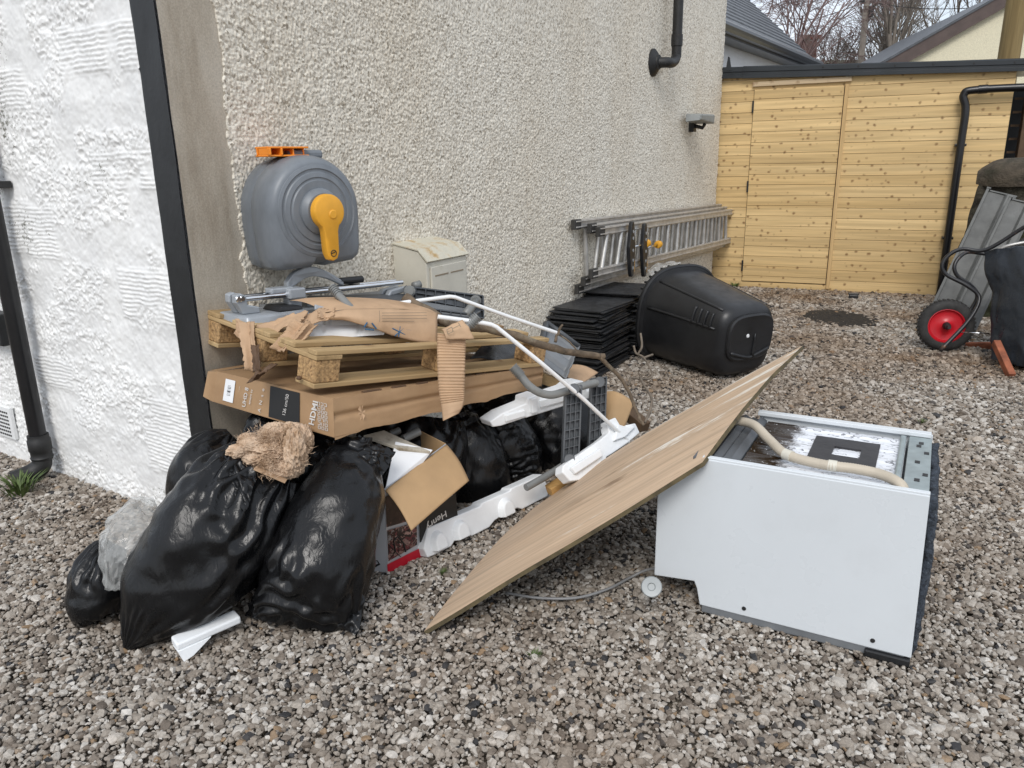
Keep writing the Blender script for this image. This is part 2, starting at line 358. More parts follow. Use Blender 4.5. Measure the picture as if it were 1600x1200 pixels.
# ------------------------------------------------------------------ crumpled film solver
def _up2(Dl, nu, nv, closed):
    """bilinear upsampling of an offset field"""
    a, b_ = Dl.shape[:2]
    ui = (np.arange(nu) / nu * a) if closed else np.linspace(0, a - 1, nu); vi = np.linspace(0, b_ - 1, nv)
    u0 = np.floor(ui).astype(int); fu = (ui - u0)[:, None, None]; u1 = (u0 + 1) % a if closed else np.minimum(u0 + 1, a - 1)
    v0 = np.floor(vi).astype(int); fv = (vi - v0)[None, :, None]; v1 = np.minimum(v0 + 1, b_ - 1)
    return (Dl[u0][:, v0] * (1 - fv) + Dl[u0][:, v1] * fv) * (1 - fu) + (Dl[u1][:, v0] * (1 - fv) + Dl[u1][:, v1] * fv) * fu
def crumple(P, ex_u=1.08, ex_v=1.05, it=160, closed=True, seed=0, floor=.004, pin_v=True, depth=.004, amp=.006, hmax=.016, ends=.0, bend=.012, levels=2, lp=.10, **_):
    """film of more area than its filling: rest lengths are longer than the shape's own, so it buckles into folds.
    P (nu,nv,3): surface of the filling."""
    if levels > 1:
        Pc = P[::2, ::2] if not (P.shape[1] % 2 == 0) else np.concatenate([P[::2, ::2], P[::2, -1:]], 1)
        if not closed and P.shape[0] % 2 == 0: Pc = np.concatenate([Pc, np.concatenate([P[-1:, ::2], P[-1:, -1:]], 1)[:, :Pc.shape[1]]], 0)
        off = crumple(Pc, ex_u, ex_v, it, closed, seed, floor, pin_v, depth, amp, hmax, ends, bend, levels - 1, lp) - Pc
        init = _up2(off, P.shape[0], P.shape[1], closed); ex_u, ex_v, it, hmax = 1 + (ex_u - 1) * 1.35, 1 + (ex_v - 1) * 1.35, it // 2, hmax * 1.15
    else: init = None
    nu, nv = P.shape[:2]; X0 = P.copy()
    def nrm(X):
        du = (np.roll(X, -1, 0) - np.roll(X, 1, 0)) if closed else np.gradient(X, axis=0)
        dv = np.gradient(X, axis=1); c = np.cross(du, dv); return c / (np.linalg.norm(c, axis=2, keepdims=True) + 1e-9)
    N = nrm(X0)
    if np.sum((X0 - X0.mean((0, 1))) * N) < 0: N = -N
    uu, vv = np.meshgrid(np.linspace(0, 1, nu, endpoint=not closed), np.linspace(0, 1, nv), indexing='ij')
    q = X0 - X0.mean((0, 1))
    if init is None:
        h = fbm(q[..., 0] * 20 + 5, q[..., 1] * 20 + 9, q[..., 2] * 20, 3, seed) - .5
        X = X0 + N * (h * amp * 2)[..., None]
    else:
        h = fbm(q[..., 0] * 60 + 5, q[..., 1] * 60 + 9, q[..., 2] * 60, 2, seed + 4) - .5
        X = X0 + init + N * (h * amp * .25)[..., None]
    lu = np.linalg.norm(np.roll(X0, -1, 0) - X0, axis=2) if closed else np.linalg.norm(X0[1:] - X0[:-1], axis=2)
    lv_ = np.linalg.norm(X0[:, 1:] - X0[:, :-1], axis=2)
    tu = tv = 1.0
    if ends:                                  # gathered ends carry more spare film than the taut belly
        f = fbm(q[..., 0] * 5 + seed, q[..., 1] * 5, q[..., 2] * 5, 3, seed + 21)
        taut = np.clip(1.42 - ends * np.sin(np.pi * vv) ** .7 + (f - .5) * 4.2, .0, 1.5)
        g_ = np.clip(.5 + 4.5 * (fbm(q[..., 0] * 3.5 + 31, q[..., 1] * 3.5, q[..., 2] * 3.5 + seed, 2, seed + 33) - .56), 0, 1)   # folds run along the sack, in places across it
        a_, b2 = taut * (1 - .9 * g_), taut * (.12 + 1.15 * g_)
        tu = a_ if closed else a_[:-1]; tv = b2[:, :-1]
    eu = lu * (1 + (ex_u - 1) * tu); ev = lv_ * (1 + (ex_v - 1) * tv)
    ku = np.fft.fftfreq(nu)[:, None] / max(lu.mean(), 1e-4); kv = np.fft.fftfreq(2 * nv)[None] / max(lv_.mean(), 1e-4)
    flt = np.exp(-.5 * ((ku ** 2 + kv ** 2) * (2 * math.pi) ** 2) * (lp / 2) ** 2)
    def lowpass(s): return np.fft.ifft2(np.fft.fft2(np.concatenate([s, s[:, ::-1]], 1)) * flt).real[:, :nv]
    def L_(X):
        o = np.zeros_like(X)
        if closed: o += np.roll(X, 1, 0) + np.roll(X, -1, 0) - 2 * X
        else: o[1:-1] += X[2:] + X[:-2] - 2 * X[1:-1]
        o[:, 1:-1] += X[:, 2:] + X[:, :-2] - 2 * X[:, 1:-1]; return o
    for i in range(it):
        dX = np.zeros_like(X)
        d = (np.roll(X, -1, 0) - X) if closed else (X[1:] - X[:-1]); l = np.linalg.norm(d, axis=2) + 1e-9; c = d * ((l - eu) / l * .25)[..., None]
        if closed: dX += c; dX -= np.roll(c, 1, 0)
        else: dX[:-1] += c; dX[1:] -= c
        d = X[:, 1:] - X[:, :-1]; l = np.linalg.norm(d, axis=2) + 1e-9; c = d * ((l - ev) / l * .25)[..., None]
        dX[:, :-1] += c; dX[:, 1:] -= c
        X = X + dX - bend * L_(L_(X - X0))
        sd = np.sum((X - X0) * N, 2)
        pen = lowpass(sd) * .35
        sd = sd - pen; pen = pen + np.minimum(sd + depth, 0) * .6 + np.maximum(sd - hmax, 0) * .5
        X = X - N * pen[..., None]
        tan = (X - X0) - N * (np.sum((X - X0) * N, 2))[..., None]; X = X - tan * .02
        if pin_v: X[:, 0] = X0[:, 0]
        X[..., 2] = np.maximum(X[..., 2], floor)
    return X
def loft(st, nu=150, nv=110, expo=2.3, seed=0, lump=.012, tilt=None, lf=6):
    """st: list of (px, py, depth, half-width px, half-depth m[, tilt deg]) bottom to top; cross sections face the camera"""
    S = []
    for q in st:
        c = D(q[0], q[1], q[2]); S.append((c, q[3] / FOC * q[2], q[4], q[5] if len(q) > 5 else None))
    n = len(S); t = np.linspace(0, n - 1, nv)
    def interp(vals):
        vals = np.array(vals, float); pts = np.array(spline(vals if vals.ndim > 1 else vals[:, None], 12)); x = np.linspace(0, n - 1, len(pts))
        return np.stack([np.interp(t, x, pts[:, k]) for k in range(pts.shape[1])], -1)
    C_ = interp([s[0] for s in S]); Wd = np.maximum(interp([s[1] for s in S])[:, 0], .004); Dp = np.maximum(interp([s[2] for s in S])[:, 0], .004)
    tl = [s[3] for s in S]
    ax = np.gradient(C_, axis=0)
    th = np.linspace(0, 2 * np.pi, nu, endpoint=False)
    P = np.zeros((nu, nv, 3))
    for k in range(nv):
        a = unit(ax[k]); vw = unit(C_[k] - cC)
        if tl[0] is None:
            r = unit(np.cross(a, vw)) * 1.0; r = r if r @ cX > 0 else -r
        else:
            ang = math.radians(np.interp(t[k], range(n), tl)); r = cX * math.cos(ang) - cU * math.sin(ang); r = unit(r - vw * (r @ vw))
        b = vw - 0 * a; b = unit(b - r * (b @ r))
        ce, se = np.cos(th), np.sin(th)
        x = np.sign(ce) * np.abs(ce) ** (2 / expo); y = np.sign(se) * np.abs(se) ** (2 / expo)
        P[:, k] = C_[k] + r * (x * Wd[k])[:, None] + b * (y * Dp[k])[:, None]
    c = P.mean((0, 1)); q = P - c
    f = fbm(q[..., 0] * lf, q[..., 1] * lf, q[..., 2] * lf, 3, seed) - .5
    nn = q - (C_ - c)[None]; nn /= (np.linalg.norm(nn, axis=2, keepdims=True) + 1e-9)
    P = P + nn * (f * lump * 2)[..., None]
    P[..., 2] = np.maximum(P[..., 2], .004)
    return P
def closed_mesh(name, P, mat, parent=None, smooth=True, origin=None):
    nu, nv = P.shape[:2]
    b0 = P[:, 0].mean(0); b1 = P[:, -1].mean(0)
    m = MB(); idx = lambda i, k: (i % nu) * nv + k
    fs = [(idx(i, k), idx(i + 1, k), idx(i + 1, k + 1), idx(i, k + 1)) for i in range(nu) for k in range(nv - 1)]
    n = nu * nv
    fs += [(idx(i + 1, 0), idx(i, 0), n) for i in range(nu)] + [(idx(i, nv - 1), idx(i + 1, nv - 1), n + 1) for i in range(nu)]
    m.add(list(P.reshape(-1, 3)) + [b0, b1], fs)
    return m.build(name, mat, parent, smooth=smooth, origin=origin)

def text_mesh(name, s, origin, xdir, ydir, h, mat, parent, align='LEFT', lift=.0008, bold=0.0, sx=1.0):
    cu = bpy.data.curves.new(name, 'FONT'); cu.body = s; cu.align_x = align; cu.size = 1.0; cu.offset = bold
    tmp = bpy.data.objects.new('tmp', cu); COL.objects.link(tmp); bpy.context.view_layer.update()
    me0 = bpy.data.meshes.new_from_object(tmp.evaluated_get(bpy.context.evaluated_depsgraph_get()))
    xd, yd = unit(xdir), unit(ydir); nz_ = np.cross(xd, yd)
    vs = [np.asarray(origin) + xd * v.co.x * h * 1.38 * sx + yd * v.co.y * h * 1.38 + nz_ * lift for v in me0.vertices]; fs = [tuple(p.vertices) for p in me0.polygons]
    bpy.data.objects.remove(tmp); bpy.data.curves.remove(cu); bpy.data.meshes.remove(me0)
    m = MB(); m.add(vs, fs); return m.build(name, mat, parent, recalc=False)
#==PART2==
# ================================================================== SETTING
# ---- ground sheet and gravel
m, nt, b, L = new_mat('dark grit and soil')
tcn = nt.nodes.new('ShaderNodeTexCoord'); vo = nt.nodes.new('ShaderNodeTexVoronoi'); vo.inputs['Scale'].default_value = 55; L(tcn.outputs['Object'], vo.inputs['Vector'])
sx = nt.nodes.new('ShaderNodeSeparateColor'); L(vo.outputs['Color'], sx.inputs[0])
r = ramp(nt, [(0, (.07, .055, .04)), (.5, (.13, .105, .08)), (1, (.22, .19, .15))]); L(sx.outputs[0], r.inputs[0]); L(r.outputs[0], b.inputs['Base Color'])
bp = nt.nodes.new('ShaderNodeBump'); bp.inputs['Distance'].default_value = .01; L(vo.outputs['Distance'], bp.inputs['Height']); bp.invert = True; L(bp.outputs[0], b.inputs['Normal']); b.inputs['Roughness'].default_value = .9
M['soil'] = m
def ground_h(x, y): return (fbm(x * .8, y * .8, 0, 3, 5) - .5) * .03
g = MB(); g.add([(-60, -30, -.03), (60, -30, -.03), (60, 90, -.03), (-60, 90, -.03)], [(0, 1, 2, 3)])
tag(g.build('ground', M['soil'], origin=(0, 0, 0)), kind='structure')

def stone_mat():
    m, nt, b, L = new_mat('crushed stone')
    oi = nt.nodes.new('ShaderNodeObjectInfo')
    r = ramp(nt, [(0, (.028, .028, .030)), (.04, (.05, .047, .046)), (.08, (.13, .105, .083)), (.22, (.215, .18, .146)), (.42, (.285, .248, .207)), (.62, (.35, .313, .268)), (.8, (.42, .385, .34)), (.95, (.56, .53, .485)), (.985, (.25, .17, .10)), (1, (.28, .20, .13))])
    L(oi.outputs['Random'], r.inputs[0])
    gm = nt.nodes.new('ShaderNodeNewGeometry')
    n1 = noise(nt, gm.outputs['Position'], .9, 4, (1, 1, .2)); r1 = ramp(nt, [(.42, (0, 0, 0)), (.66, (1, 1, 1))]); L(n1.outputs['Fac'], r1.inputs[0])
    # more earth and leaf dust lies on the stones towards the back of the yard
    sp = nt.nodes.new('ShaderNodeSeparateXYZ'); L(gm.outputs['Position'], sp.inputs[0])
    mr = nt.nodes.new('ShaderNodeMapRange'); mr.inputs[1].default_value = 2.5; mr.inputs[2].default_value = 5.5; mr.inputs[3].default_value = .35; mr.inputs[4].default_value = .95; L(sp.outputs['Y'], mr.inputs[0])
    mu = nt.nodes.new('ShaderNodeMath'); mu.operation = 'MULTIPLY'; L(r1.outputs[0], mu.inputs[0]); L(mr.outputs[0], mu.inputs[1])
    mm = nt.nodes.new('ShaderNodeMix'); mm.data_type = 'RGBA'; mm.blend_type = 'MULTIPLY'; L(mu.outputs[0], mm.inputs[0]); L(r.outputs[0], mm.inputs[6]); mm.inputs[7].default_value = (.60, .455, .325, 1)
    n2 = noise(nt, gm.outputs['Position'], 160, 3); r2 = ramp(nt, [(.3, (.78, .78, .78)), (.7, (1.15, 1.15, 1.15))]); L(n2.outputs['Fac'], r2.inputs[0])
    m2 = nt.nodes.new('ShaderNodeMix'); m2.data_type = 'RGBA'; m2.blend_type = 'MULTIPLY'; m2.inputs[0].default_value = 1; L(mm.outputs[2], m2.inputs[6]); L(r2.outputs[0], m2.inputs[7])
    L(m2.outputs[2], b.inputs['Base Color']); b.inputs['Roughness'].default_value = .62; b.inputs['Specular IOR Level'].default_value = .35
    return m
M['stone'] = stone_mat()
def make_gravel():
    pts = []; sc = []
    for (y0, y1, sp, lay) in ((.7, 3.2, .0118, 1), (3.2, 5.2, .0155, 1), (5.2, 10.2, .0205, 1)):
        xs = np.arange(-.85 * y1 - 1.2, .85 * y1 + 1.2, sp); ys = np.arange(y0, y1, sp * .9)
        X, Y = np.meshgrid(xs, ys); X = X.ravel() + RNG.uniform(-.5, .5, X.size) * sp * 1.1; Y = Y.ravel() + RNG.uniform(-.5, .5, Y.size) * sp * 1.1
        k = np.abs(X) < .85 * Y + 1.1
        X, Y = X[k], Y[k]
        rel = np.stack([X, Y], -1) - c1[:2]
        inside = (rel @ wn[:2] < .005) & (rel @ ln[:2] < .005) & (rel @ wd[:2] < WLEN + 3)
        srel = np.stack([X, Y], -1) - G(1155, 448)[:2]; sdv = A(math.cos(math.radians(-23.3)), math.sin(math.radians(-23.3)))
        behind = srel @ A(-sdv[1], sdv[0]) > .0
        k = ~inside & ~(behind & (srel @ sdv < 2.1)); X, Y = X[k], Y[k]
        s = np.clip(RNG.lognormal(-.04, .38, X.size), .42, 2.0) * sp * .60
        big = RNG.random(X.size) < .012; s[big] *= 1.5
        Z = ground_h(X, Y) * .35 + RNG.uniform(-.0055, .004, X.size)
        # gravel banks up along the foot of the walls
        pts.append(np.stack([X, Y, Z], -1)); sc.append(s)
    pts = np.concatenate(pts); sc = np.concatenate(sc)
    me = bpy.data.meshes.new('gravel'); me.vertices.add(len(pts)); me.vertices.foreach_set('co', pts.astype(np.float32).ravel())
    at = me.attributes.new('sc', 'FLOAT', 'POINT'); at.data.foreach_set('value', sc.astype(np.float32))
    me.materials.append(M['stone'])
    o = bpy.data.objects.new('gravel', me); COL.objects.link(o)
    ng = bpy.data.node_groups.new('gravel stones', 'GeometryNodeTree')
    ng.interface.new_socket('Geometry', in_out='INPUT', socket_type='NodeSocketGeometry'); ng.interface.new_socket('Geometry', in_out='OUTPUT', socket_type='NodeSocketGeometry')
    N = ng.nodes.new; K = ng.links.new
    gi = N('NodeGroupInput'); go = N('NodeGroupOutput'); jn = N('GeometryNodeJoinGeometry')
    for i in range(9):
        ic = N('GeometryNodeMeshIcoSphere'); ic.inputs['Radius'].default_value = 1; ic.inputs['Subdivisions'].default_value = 2 if i % 3 == 0 else 1
        spn = N('GeometryNodeSetPosition'); nt_ = N('ShaderNodeTexNoise'); nt_.noise_dimensions = '4D'; nt_.inputs['W'].default_value = i * 7.3; nt_.inputs['Scale'].default_value = 1.15; nt_.inputs['Detail'].default_value = 1.5
        ps = N('GeometryNodeInputPosition'); K(ps.outputs[0], nt_.inputs['Vector'])
        sb = N('ShaderNodeVectorMath'); sb.operation = 'SUBTRACT'; sb.inputs[1].default_value = (.5, .5, .5); K(nt_.outputs['Color'], sb.inputs[0])
        ms = N('ShaderNodeVectorMath'); ms.operation = 'SCALE'; ms.inputs['Scale'].default_value = 1.75 if i % 3 == 0 else 2.3; K(sb.outputs[0], ms.inputs[0])
        K(ic.outputs['Mesh'], spn.inputs['Geometry']); K(ms.outputs[0], spn.inputs['Offset'])
        ch = N('GeometryNodeConvexHull'); K(spn.outputs[0], ch.inputs[0])
        sm = N('GeometryNodeSetMaterial'); sm.inputs['Material'].default_value = M['stone']; K(ch.outputs[0], sm.inputs['Geometry'])
        tr = N('GeometryNodeTransform'); rs = random.Random(i); tr.inputs['Scale'].default_value = (rs.uniform(.85, 1.25), rs.uniform(.8, 1.05), rs.uniform(.5, .8)); K(sm.outputs[0], tr.inputs['Geometry'])
        gt = N('GeometryNodeGeometryToInstance'); K(tr.outputs[0], gt.inputs[0]); K(gt.outputs[0], jn.inputs[0])
    ip = N('GeometryNodeInstanceOnPoints'); K(gi.outputs[0], ip.inputs['Points']); K(jn.outputs[0], ip.inputs['Instance']); ip.inputs['Pick Instance'].default_value = True
    ri = N('FunctionNodeRandomValue'); ri.data_type = 'INT'; ri.inputs[4].default_value = 0; ri.inputs[5].default_value = 8; K(ri.outputs[2], ip.inputs['Instance Index'])
    rr = N('FunctionNodeRandomValue'); rr.data_type = 'FLOAT_VECTOR'; rr.inputs[0].default_value = (-.6, -.6, 0); rr.inputs[1].default_value = (.6, .6, 6.28); rr.inputs['Seed'].default_value = 3
    er = N('FunctionNodeEulerToRotation'); K(rr.outputs[0], er.inputs[0]); K(er.outputs[0], ip.inputs['Rotation'])
    na = N('GeometryNodeInputNamedAttribute'); na.data_type = 'FLOAT'; na.inputs['Name'].default_value = 'sc'
    K(na.outputs[0], ip.inputs['Scale'])
    K(ip.outputs[0], go.inputs[0])
    md = o.modifiers.new('stones', 'NODES'); md.node_group = ng
    return tag(o, 'grey and buff crushed stone gravel covering the yard', 'gravel', kind='stuff')
make_gravel()

# ---- the house: roughcast wall, white rubble wall
def dash_mat():
    m, nt, b, L = new_mat('cream painted roughcast')
    tcn = nt.nodes.new('ShaderNodeTexCoord'); src = tcn.outputs['Object']
    vo = nt.nodes.new('ShaderNodeTexVoronoi'); vo.inputs['Scale'].default_value = 95; L(src, vo.inputs['Vector']); sx = nt.nodes.new('ShaderNodeSeparateColor'); L(vo.outputs['Color'], sx.inputs[0])
    r = ramp(nt, [(0, (.36, .315, .25)), (.12, (.55, .505, .425)), (.45, (.74, .69, .595)), (1, (.85, .81, .715))]); L(sx.outputs[0], r.inputs[0])
    n1 = noise(nt, src, 1.3, 5, (1, 1, .35)); r1 = ramp(nt, [(.4, (1, 1, 1)), (.72, (.92, .89, .85))]); L(n1.outputs['Fac'], r1.inputs[0])
    mm = nt.nodes.new('ShaderNodeMix'); mm.data_type = 'RGBA'; mm.blend_type = 'MULTIPLY'; mm.inputs[0].default_value = 1; L(r.outputs[0], mm.inputs[6]); L(r1.outputs[0], mm.inputs[7])
    L(mm.outputs[2], b.inputs['Base Color']); b.inputs['Roughness'].default_value = .85; b.inputs['Specular IOR Level'].default_value = .2
    return m
M['dash'] = dash_mat()
house = thing('house', 'cream roughcast and white painted stone house with black trim', 'house', c1)
def lumps(S, Z, cell, seed=0):
    """rounded pebbles of plaster thrown on the wall: highest of the neighbouring lumps"""
    si = np.floor(S / cell).astype(np.int64); zi = np.floor(Z / cell).astype(np.int64); h = np.zeros_like(S)
    for a in (-1, 0, 1):
        for b_ in (-1, 0, 1):
            i, k = si + a, zi + b_
            px = (i + .15 + .7 * _h(i, k, 11 + seed)) * cell; pz = (k + .15 + .7 * _h(i, k, 37 + seed)) * cell
            rr = cell * (.45 + .5 * _h(i, k, 53 + seed)); hh = .35 + .65 * _h(i, k, 71 + seed)
            d2 = ((S - px) ** 2 + (Z - pz) ** 2) / rr ** 2
            h = np.maximum(h, hh * np.sqrt(np.clip(1 - d2, 0, 1)))
    return h
s_ax = [.20]
while s_ax[-1] < WLEN: s_ax.append(s_ax[-1] + .0036 + .0010 * max(0, s_ax[-1] - 1.0))
s_ax[-1] = WLEN; s_ax = np.array(s_ax); z_ax = np.concatenate([np.arange(-.05, .35, .012), np.arange(.35, 2.15, .0040), np.arange(2.15, 3.35, .008), np.arange(3.35, 4.6, .05)])
S, Z = np.meshgrid(s_ax, z_ax, indexing='ij')
Hh = lumps(S, Z, .0092) * .0062 + lumps(S, Z, .0145, 5) * .0042 + (fbm(S * 2.2, Z * 2.2, 0, 3, 2) - .5) * .012
Hh -= .004 * np.exp(-((S - 3.36 - (fbm(Z * 3, Z * 0, 0, 2) - .5) * .03) / .008) ** 2)      # joint in the render
edge = .235 + (fbm(Z * 14, Z * 0 + 3, 0, 3, 8) - .5) * .05
Hh = np.where(S < edge, -.012, Hh)
P = c1 + S[..., None] * wd + Hh[..., None] * wn + Z[..., None] * UP
gridmesh('roughcast_wall', P, M['dash'], house)
# smooth tan margin beside the corner
mm_, nt, b, L = new_mat('tan smooth render margin'); tcn = nt.nodes.new('ShaderNodeTexCoord'); src = tcn.outputs['Object']
n1 = noise(nt, src, 5, 6, (1, 1, .22), .6); r = ramp(nt, [(.28, (.30, .245, .18)), (.5, (.47, .415, .335)), (.72, (.56, .515, .44))]); L(n1.outputs['Fac'], r.inputs[0])
n2 = noise(nt, src, 160, 3); r2 = ramp(nt, [(.3, (.82, .82, .82)), (.7, (1.1, 1.1, 1.1))]); L(n2.outputs['Fac'], r2.inputs[0])
m2 = nt.nodes.new('ShaderNodeMix'); m2.data_type = 'RGBA'; m2.blend_type = 'MULTIPLY'; m2.inputs[0].default_value = 1; L(r.outputs[0], m2.inputs[6]); L(r2.outputs[0], m2.inputs[7]); L(m2.outputs[2], b.inputs['Base Color']); b.inputs['Roughness'].default_value = .85
bp = nt.nodes.new('ShaderNodeBump'); bp.inputs['Strength'].default_value = .5; bp.inputs['Distance'].default_value = .002; L(n2.outputs['Fac'], bp.inputs['Height']); L(bp.outputs[0], b.inputs['Normal'])
S, Z = np.meshgrid(np.linspace(0, .26, 30), np.arange(-.05, 4.6, .012), indexing='ij')
Hh = (fbm(S * 9, Z * 5, 0, 4, 4) - .5) * .008
P = c1 + S[..., None] * wd + Hh[..., None] * wn + Z[..., None] * UP
gridmesh('margin', P, mm_, house)
# white painted rubble wall
mm_, nt, b, L = new_mat('white masonry paint'); tcn = nt.nodes.new('ShaderNodeTexCoord'); src = tcn.outputs['Object']
n1 = noise(nt, src, 5, 6, (1, 1, 1), .65); r = ramp(nt, [(.3, (.75, .752, .745)), (.7, (.86, .86, .845))]); L(n1.outputs['Fac'], r.inputs[0])
n2 = noise(nt, src, 55, 4, (1, 1, 1), .7); n3 = noise(nt, src, 2.3, 4); 
mlt = nt.nodes.new('ShaderNodeMath'); mlt.operation = 'MULTIPLY'; L(n2.outputs['Fac'], mlt.inputs[0]); L(n3.outputs['Fac'], mlt.inputs[1])
r2 = ramp(nt, [(.35, (0, 0, 0)), (.41, (1, 1, 1))]); L(mlt.outputs[0], r2.inputs[0])
L(mixc(nt, r2.outputs[0], r.outputs[0], (.24, .24, .21)), b.inputs['Base Color']); b.inputs['Roughness'].default_value = .5; b.inputs['Specular IOR Level'].default_value = .4
M['white_wall'] = mm_
BAND = .132
t_ax = np.concatenate([np.arange(BAND, 1.75, .0045), np.arange(1.75, 4.2, .03)]); z_ax = np.concatenate([np.arange(-.14, 2.3, .0045), np.arange(2.3, 4.6, .03)])
T, Z = np.meshgrid(t_ax, z_ax, indexing='ij')
big = fbm(T * 3.2, Z * 3.6, 0, 3, 31); mid = fbm(T * 13, Z * 13, 0, 3, 41); 
roughmask = np.clip((fbm(T * 4.5, Z * 5.5, 0, 3, 51) - .44) * 9, 0, 1)
wx, wz = T + .02 * (fbm(T * 20, Z * 20, 0, 2, 61) - .5), Z + .02 * (fbm(T * 20, Z * 20, 0, 2, 71) - .5)
rg = 1 - np.abs(2 * fbm(wx * 46, wz * 46, 0, 3, 81) - 1)
H_ = (big - .5) * .030 + (mid - .5) * .009 + roughmask * (rg ** 2.2 - .4) * .0125 + (fbm(T * 60, Z * 60, 0, 3, 91) - .5) * .005
def patch(px0, py0, px1, py1, per=.0175, amp=.0058):
    global H_
    t0, z1_ = Lpx(px1, py0); t1, z0_ = Lpx(px0, py1)
    jt = (fbm(Z * 12, T * 12, 0, 2, 15) - .5) * .04
    w = np.clip(np.minimum.reduce([T + jt - t0, t1 - T - jt, Z + jt - z0_, z1_ - Z - jt]) / .03, 0, 1) * np.clip((fbm(T * 7, Z * 7, 0, 3, int(px1)) - .30) * 9, 0, 1)
    ph = (Z + .012 * (fbm(T * 14, Z * 10, 0, 3, int(px0)) - .5) * 1.6) / per
    ridge = np.abs((ph % 1) - .5) * 2
    ridge = ridge ** .7 * (.25 + 1.3 * fbm(T * 26, Z / per * .8, 0, 3, 5)) + (fbm(T * 70, Z * 70, 0, 3, 6) - .5) * .9
    H_ = H_ * (1 - w) + w * ((big - .5) * .02 + .006 + (ridge - .5) * amp)
for q in ((97, 18, 212, 128), (150, 228, 243, 306), (-12, 95, 34, 182), (13, 312, 82, 402), (195, 422, 277, 502), (233, 628, 300, 735), (30, -60, 150, 0), (60, 560, 110, 600)): patch(*q)
P = c1 + T[..., None] * ld + H_[..., None] * ln + Z[..., None] * UP
gridmesh('rubble_wall', P, M['white_wall'], house, flip=True)
# black painted corner band
T, Z = np.meshgrid(np.linspace(-.004, BAND + .008, 14), np.arange(-.1, 4.6, .02), indexing='ij')
ew = (fbm(Z * 5, Z * 0, 0, 3, 12) - .5) * .008
Hh = .012 + (fbm(T * 10, Z * 4, 0, 4, 14) - .5) * .008 - .012 * (T > BAND + .004 + ew)
P = c1 + (T + ew * (T > .1))[..., None] * ld + Hh[..., None] * ln + Z[..., None] * UP
gridmesh('corner_band', P, M['black_paint'], house, flip=True)
# window left: black sill, white frame
m = MB(); m.box(Lp(2.35, .03, .705), ld, ln, UP, 1.95, .10, .15); m.build('window_sill', M['black_paint'], house, bevel=.008)
m = MB()
m.box(Lp(2.4, .028, .83), ld, ln, UP, 1.8, .05, .07); m.box(Lp(1.47, .028, 1.5), ld, ln, UP, .05, .05, 1.27); m.box(Lp(2.4, .028, 2.15), ld, ln, UP, 1.8, .05, .06)
wf = m.build('window_frame', M['white_rod'], house, bevel=.006)
m = MB(); m.box(Lp(2.4, .033, 1.5), ld, ln, UP, 1.78, .012, 1.25); m.build('window_pane', PM('window glass', (.03, .035, .04), .08, .1, bump=0), wf)
# hidden back of the house and its roof
m = MB(); q0 = Lp(4.2, -.02, 0); m.prism([c1 - wn * .03 - ln * .03 + UP * -.1, Wp(WLEN - .004, -.03, -.1), Wp(WLEN - .004, -4.0, -.1), Lp(4.2, -.03, -.1)], UP * 4.68)
m.build('wall_core', M['white_render'], house)
m = MB(); a, b_, c_, d_ = Wp(-.3, .3, 4.6), Wp(WLEN + .1, .3, 4.6), Wp(WLEN + .1, -4.2, 4.6), Lp(4.4, .3, 4.6); rg1, rg2 = (a + d_) / 2 + UP * 1.8, (b_ + c_) / 2 + UP * 1.8
m.add([a, b_, c_, d_, rg1, rg2], [(0, 1, 5, 4), (2, 3, 4, 5), (3, 0, 4), (1, 2, 5), (0, 3, 2, 1)]); m.build('roof', M['roof_slate'], house)
# vent grille at lower left
m = MB(); m.box(Lp(1.72, .016, .20), ld, ln, UP, .30, .02, .17); vg = m.build('wall_vent', M['white_rod'], house, bevel=.004)
m = MB()
for i in range(7):
    for j in range(14): m.box(Lp(1.60 + j * .019, .0275, .135 + i * .020), ld, ln, UP, .010, .002, .009)
m.build('vent_slot', M['print_black'], vg)

# ---- black downpipe on the white wall
dp = thing('downpipe', 'black cast iron downpipe with angled shoe on the white stone wall', 'downpipe', Lp(1.24, .08, 0))
pt, pz = Lpx(70, 735, .075); 
m = MB(); m.tube([Lp(pt, .075, .20), Lp(pt, .075, 4.4)], .037, 20); m.build('pipe', M['black_gloss'], dp, smooth=True, angle=50)
m = MB(); m.tube([Lp(pt, .075, .10), Lp(pt, .075, .115), Lp(pt, .075, .12), Lp(pt, .075, .145), Lp(pt, .075, .15), Lp(pt, .075, .2), Lp(pt, .075, .205), Lp(pt, .075, .225)], [.044, .05, .046, .046, .05, .05, .046, .046], 22); m.build('collar', M['iron'], dp, smooth=True, angle=40)
m = MB(); m.tube(spline([Lp(pt, .075, .13), Lp(pt, .085, .075), Lp(pt + .02, .125, .045), Lp(pt + .04, .20, .03)], 6), .043, 20); m.build('shoe', M['iron'], dp, smooth=True, angle=50)
m = MB(); m.box(Lp(pt, .03, 1.36), ld, ln, UP, .12, .05, .03); m.build('bracket', M['iron'], dp, bevel=.004)

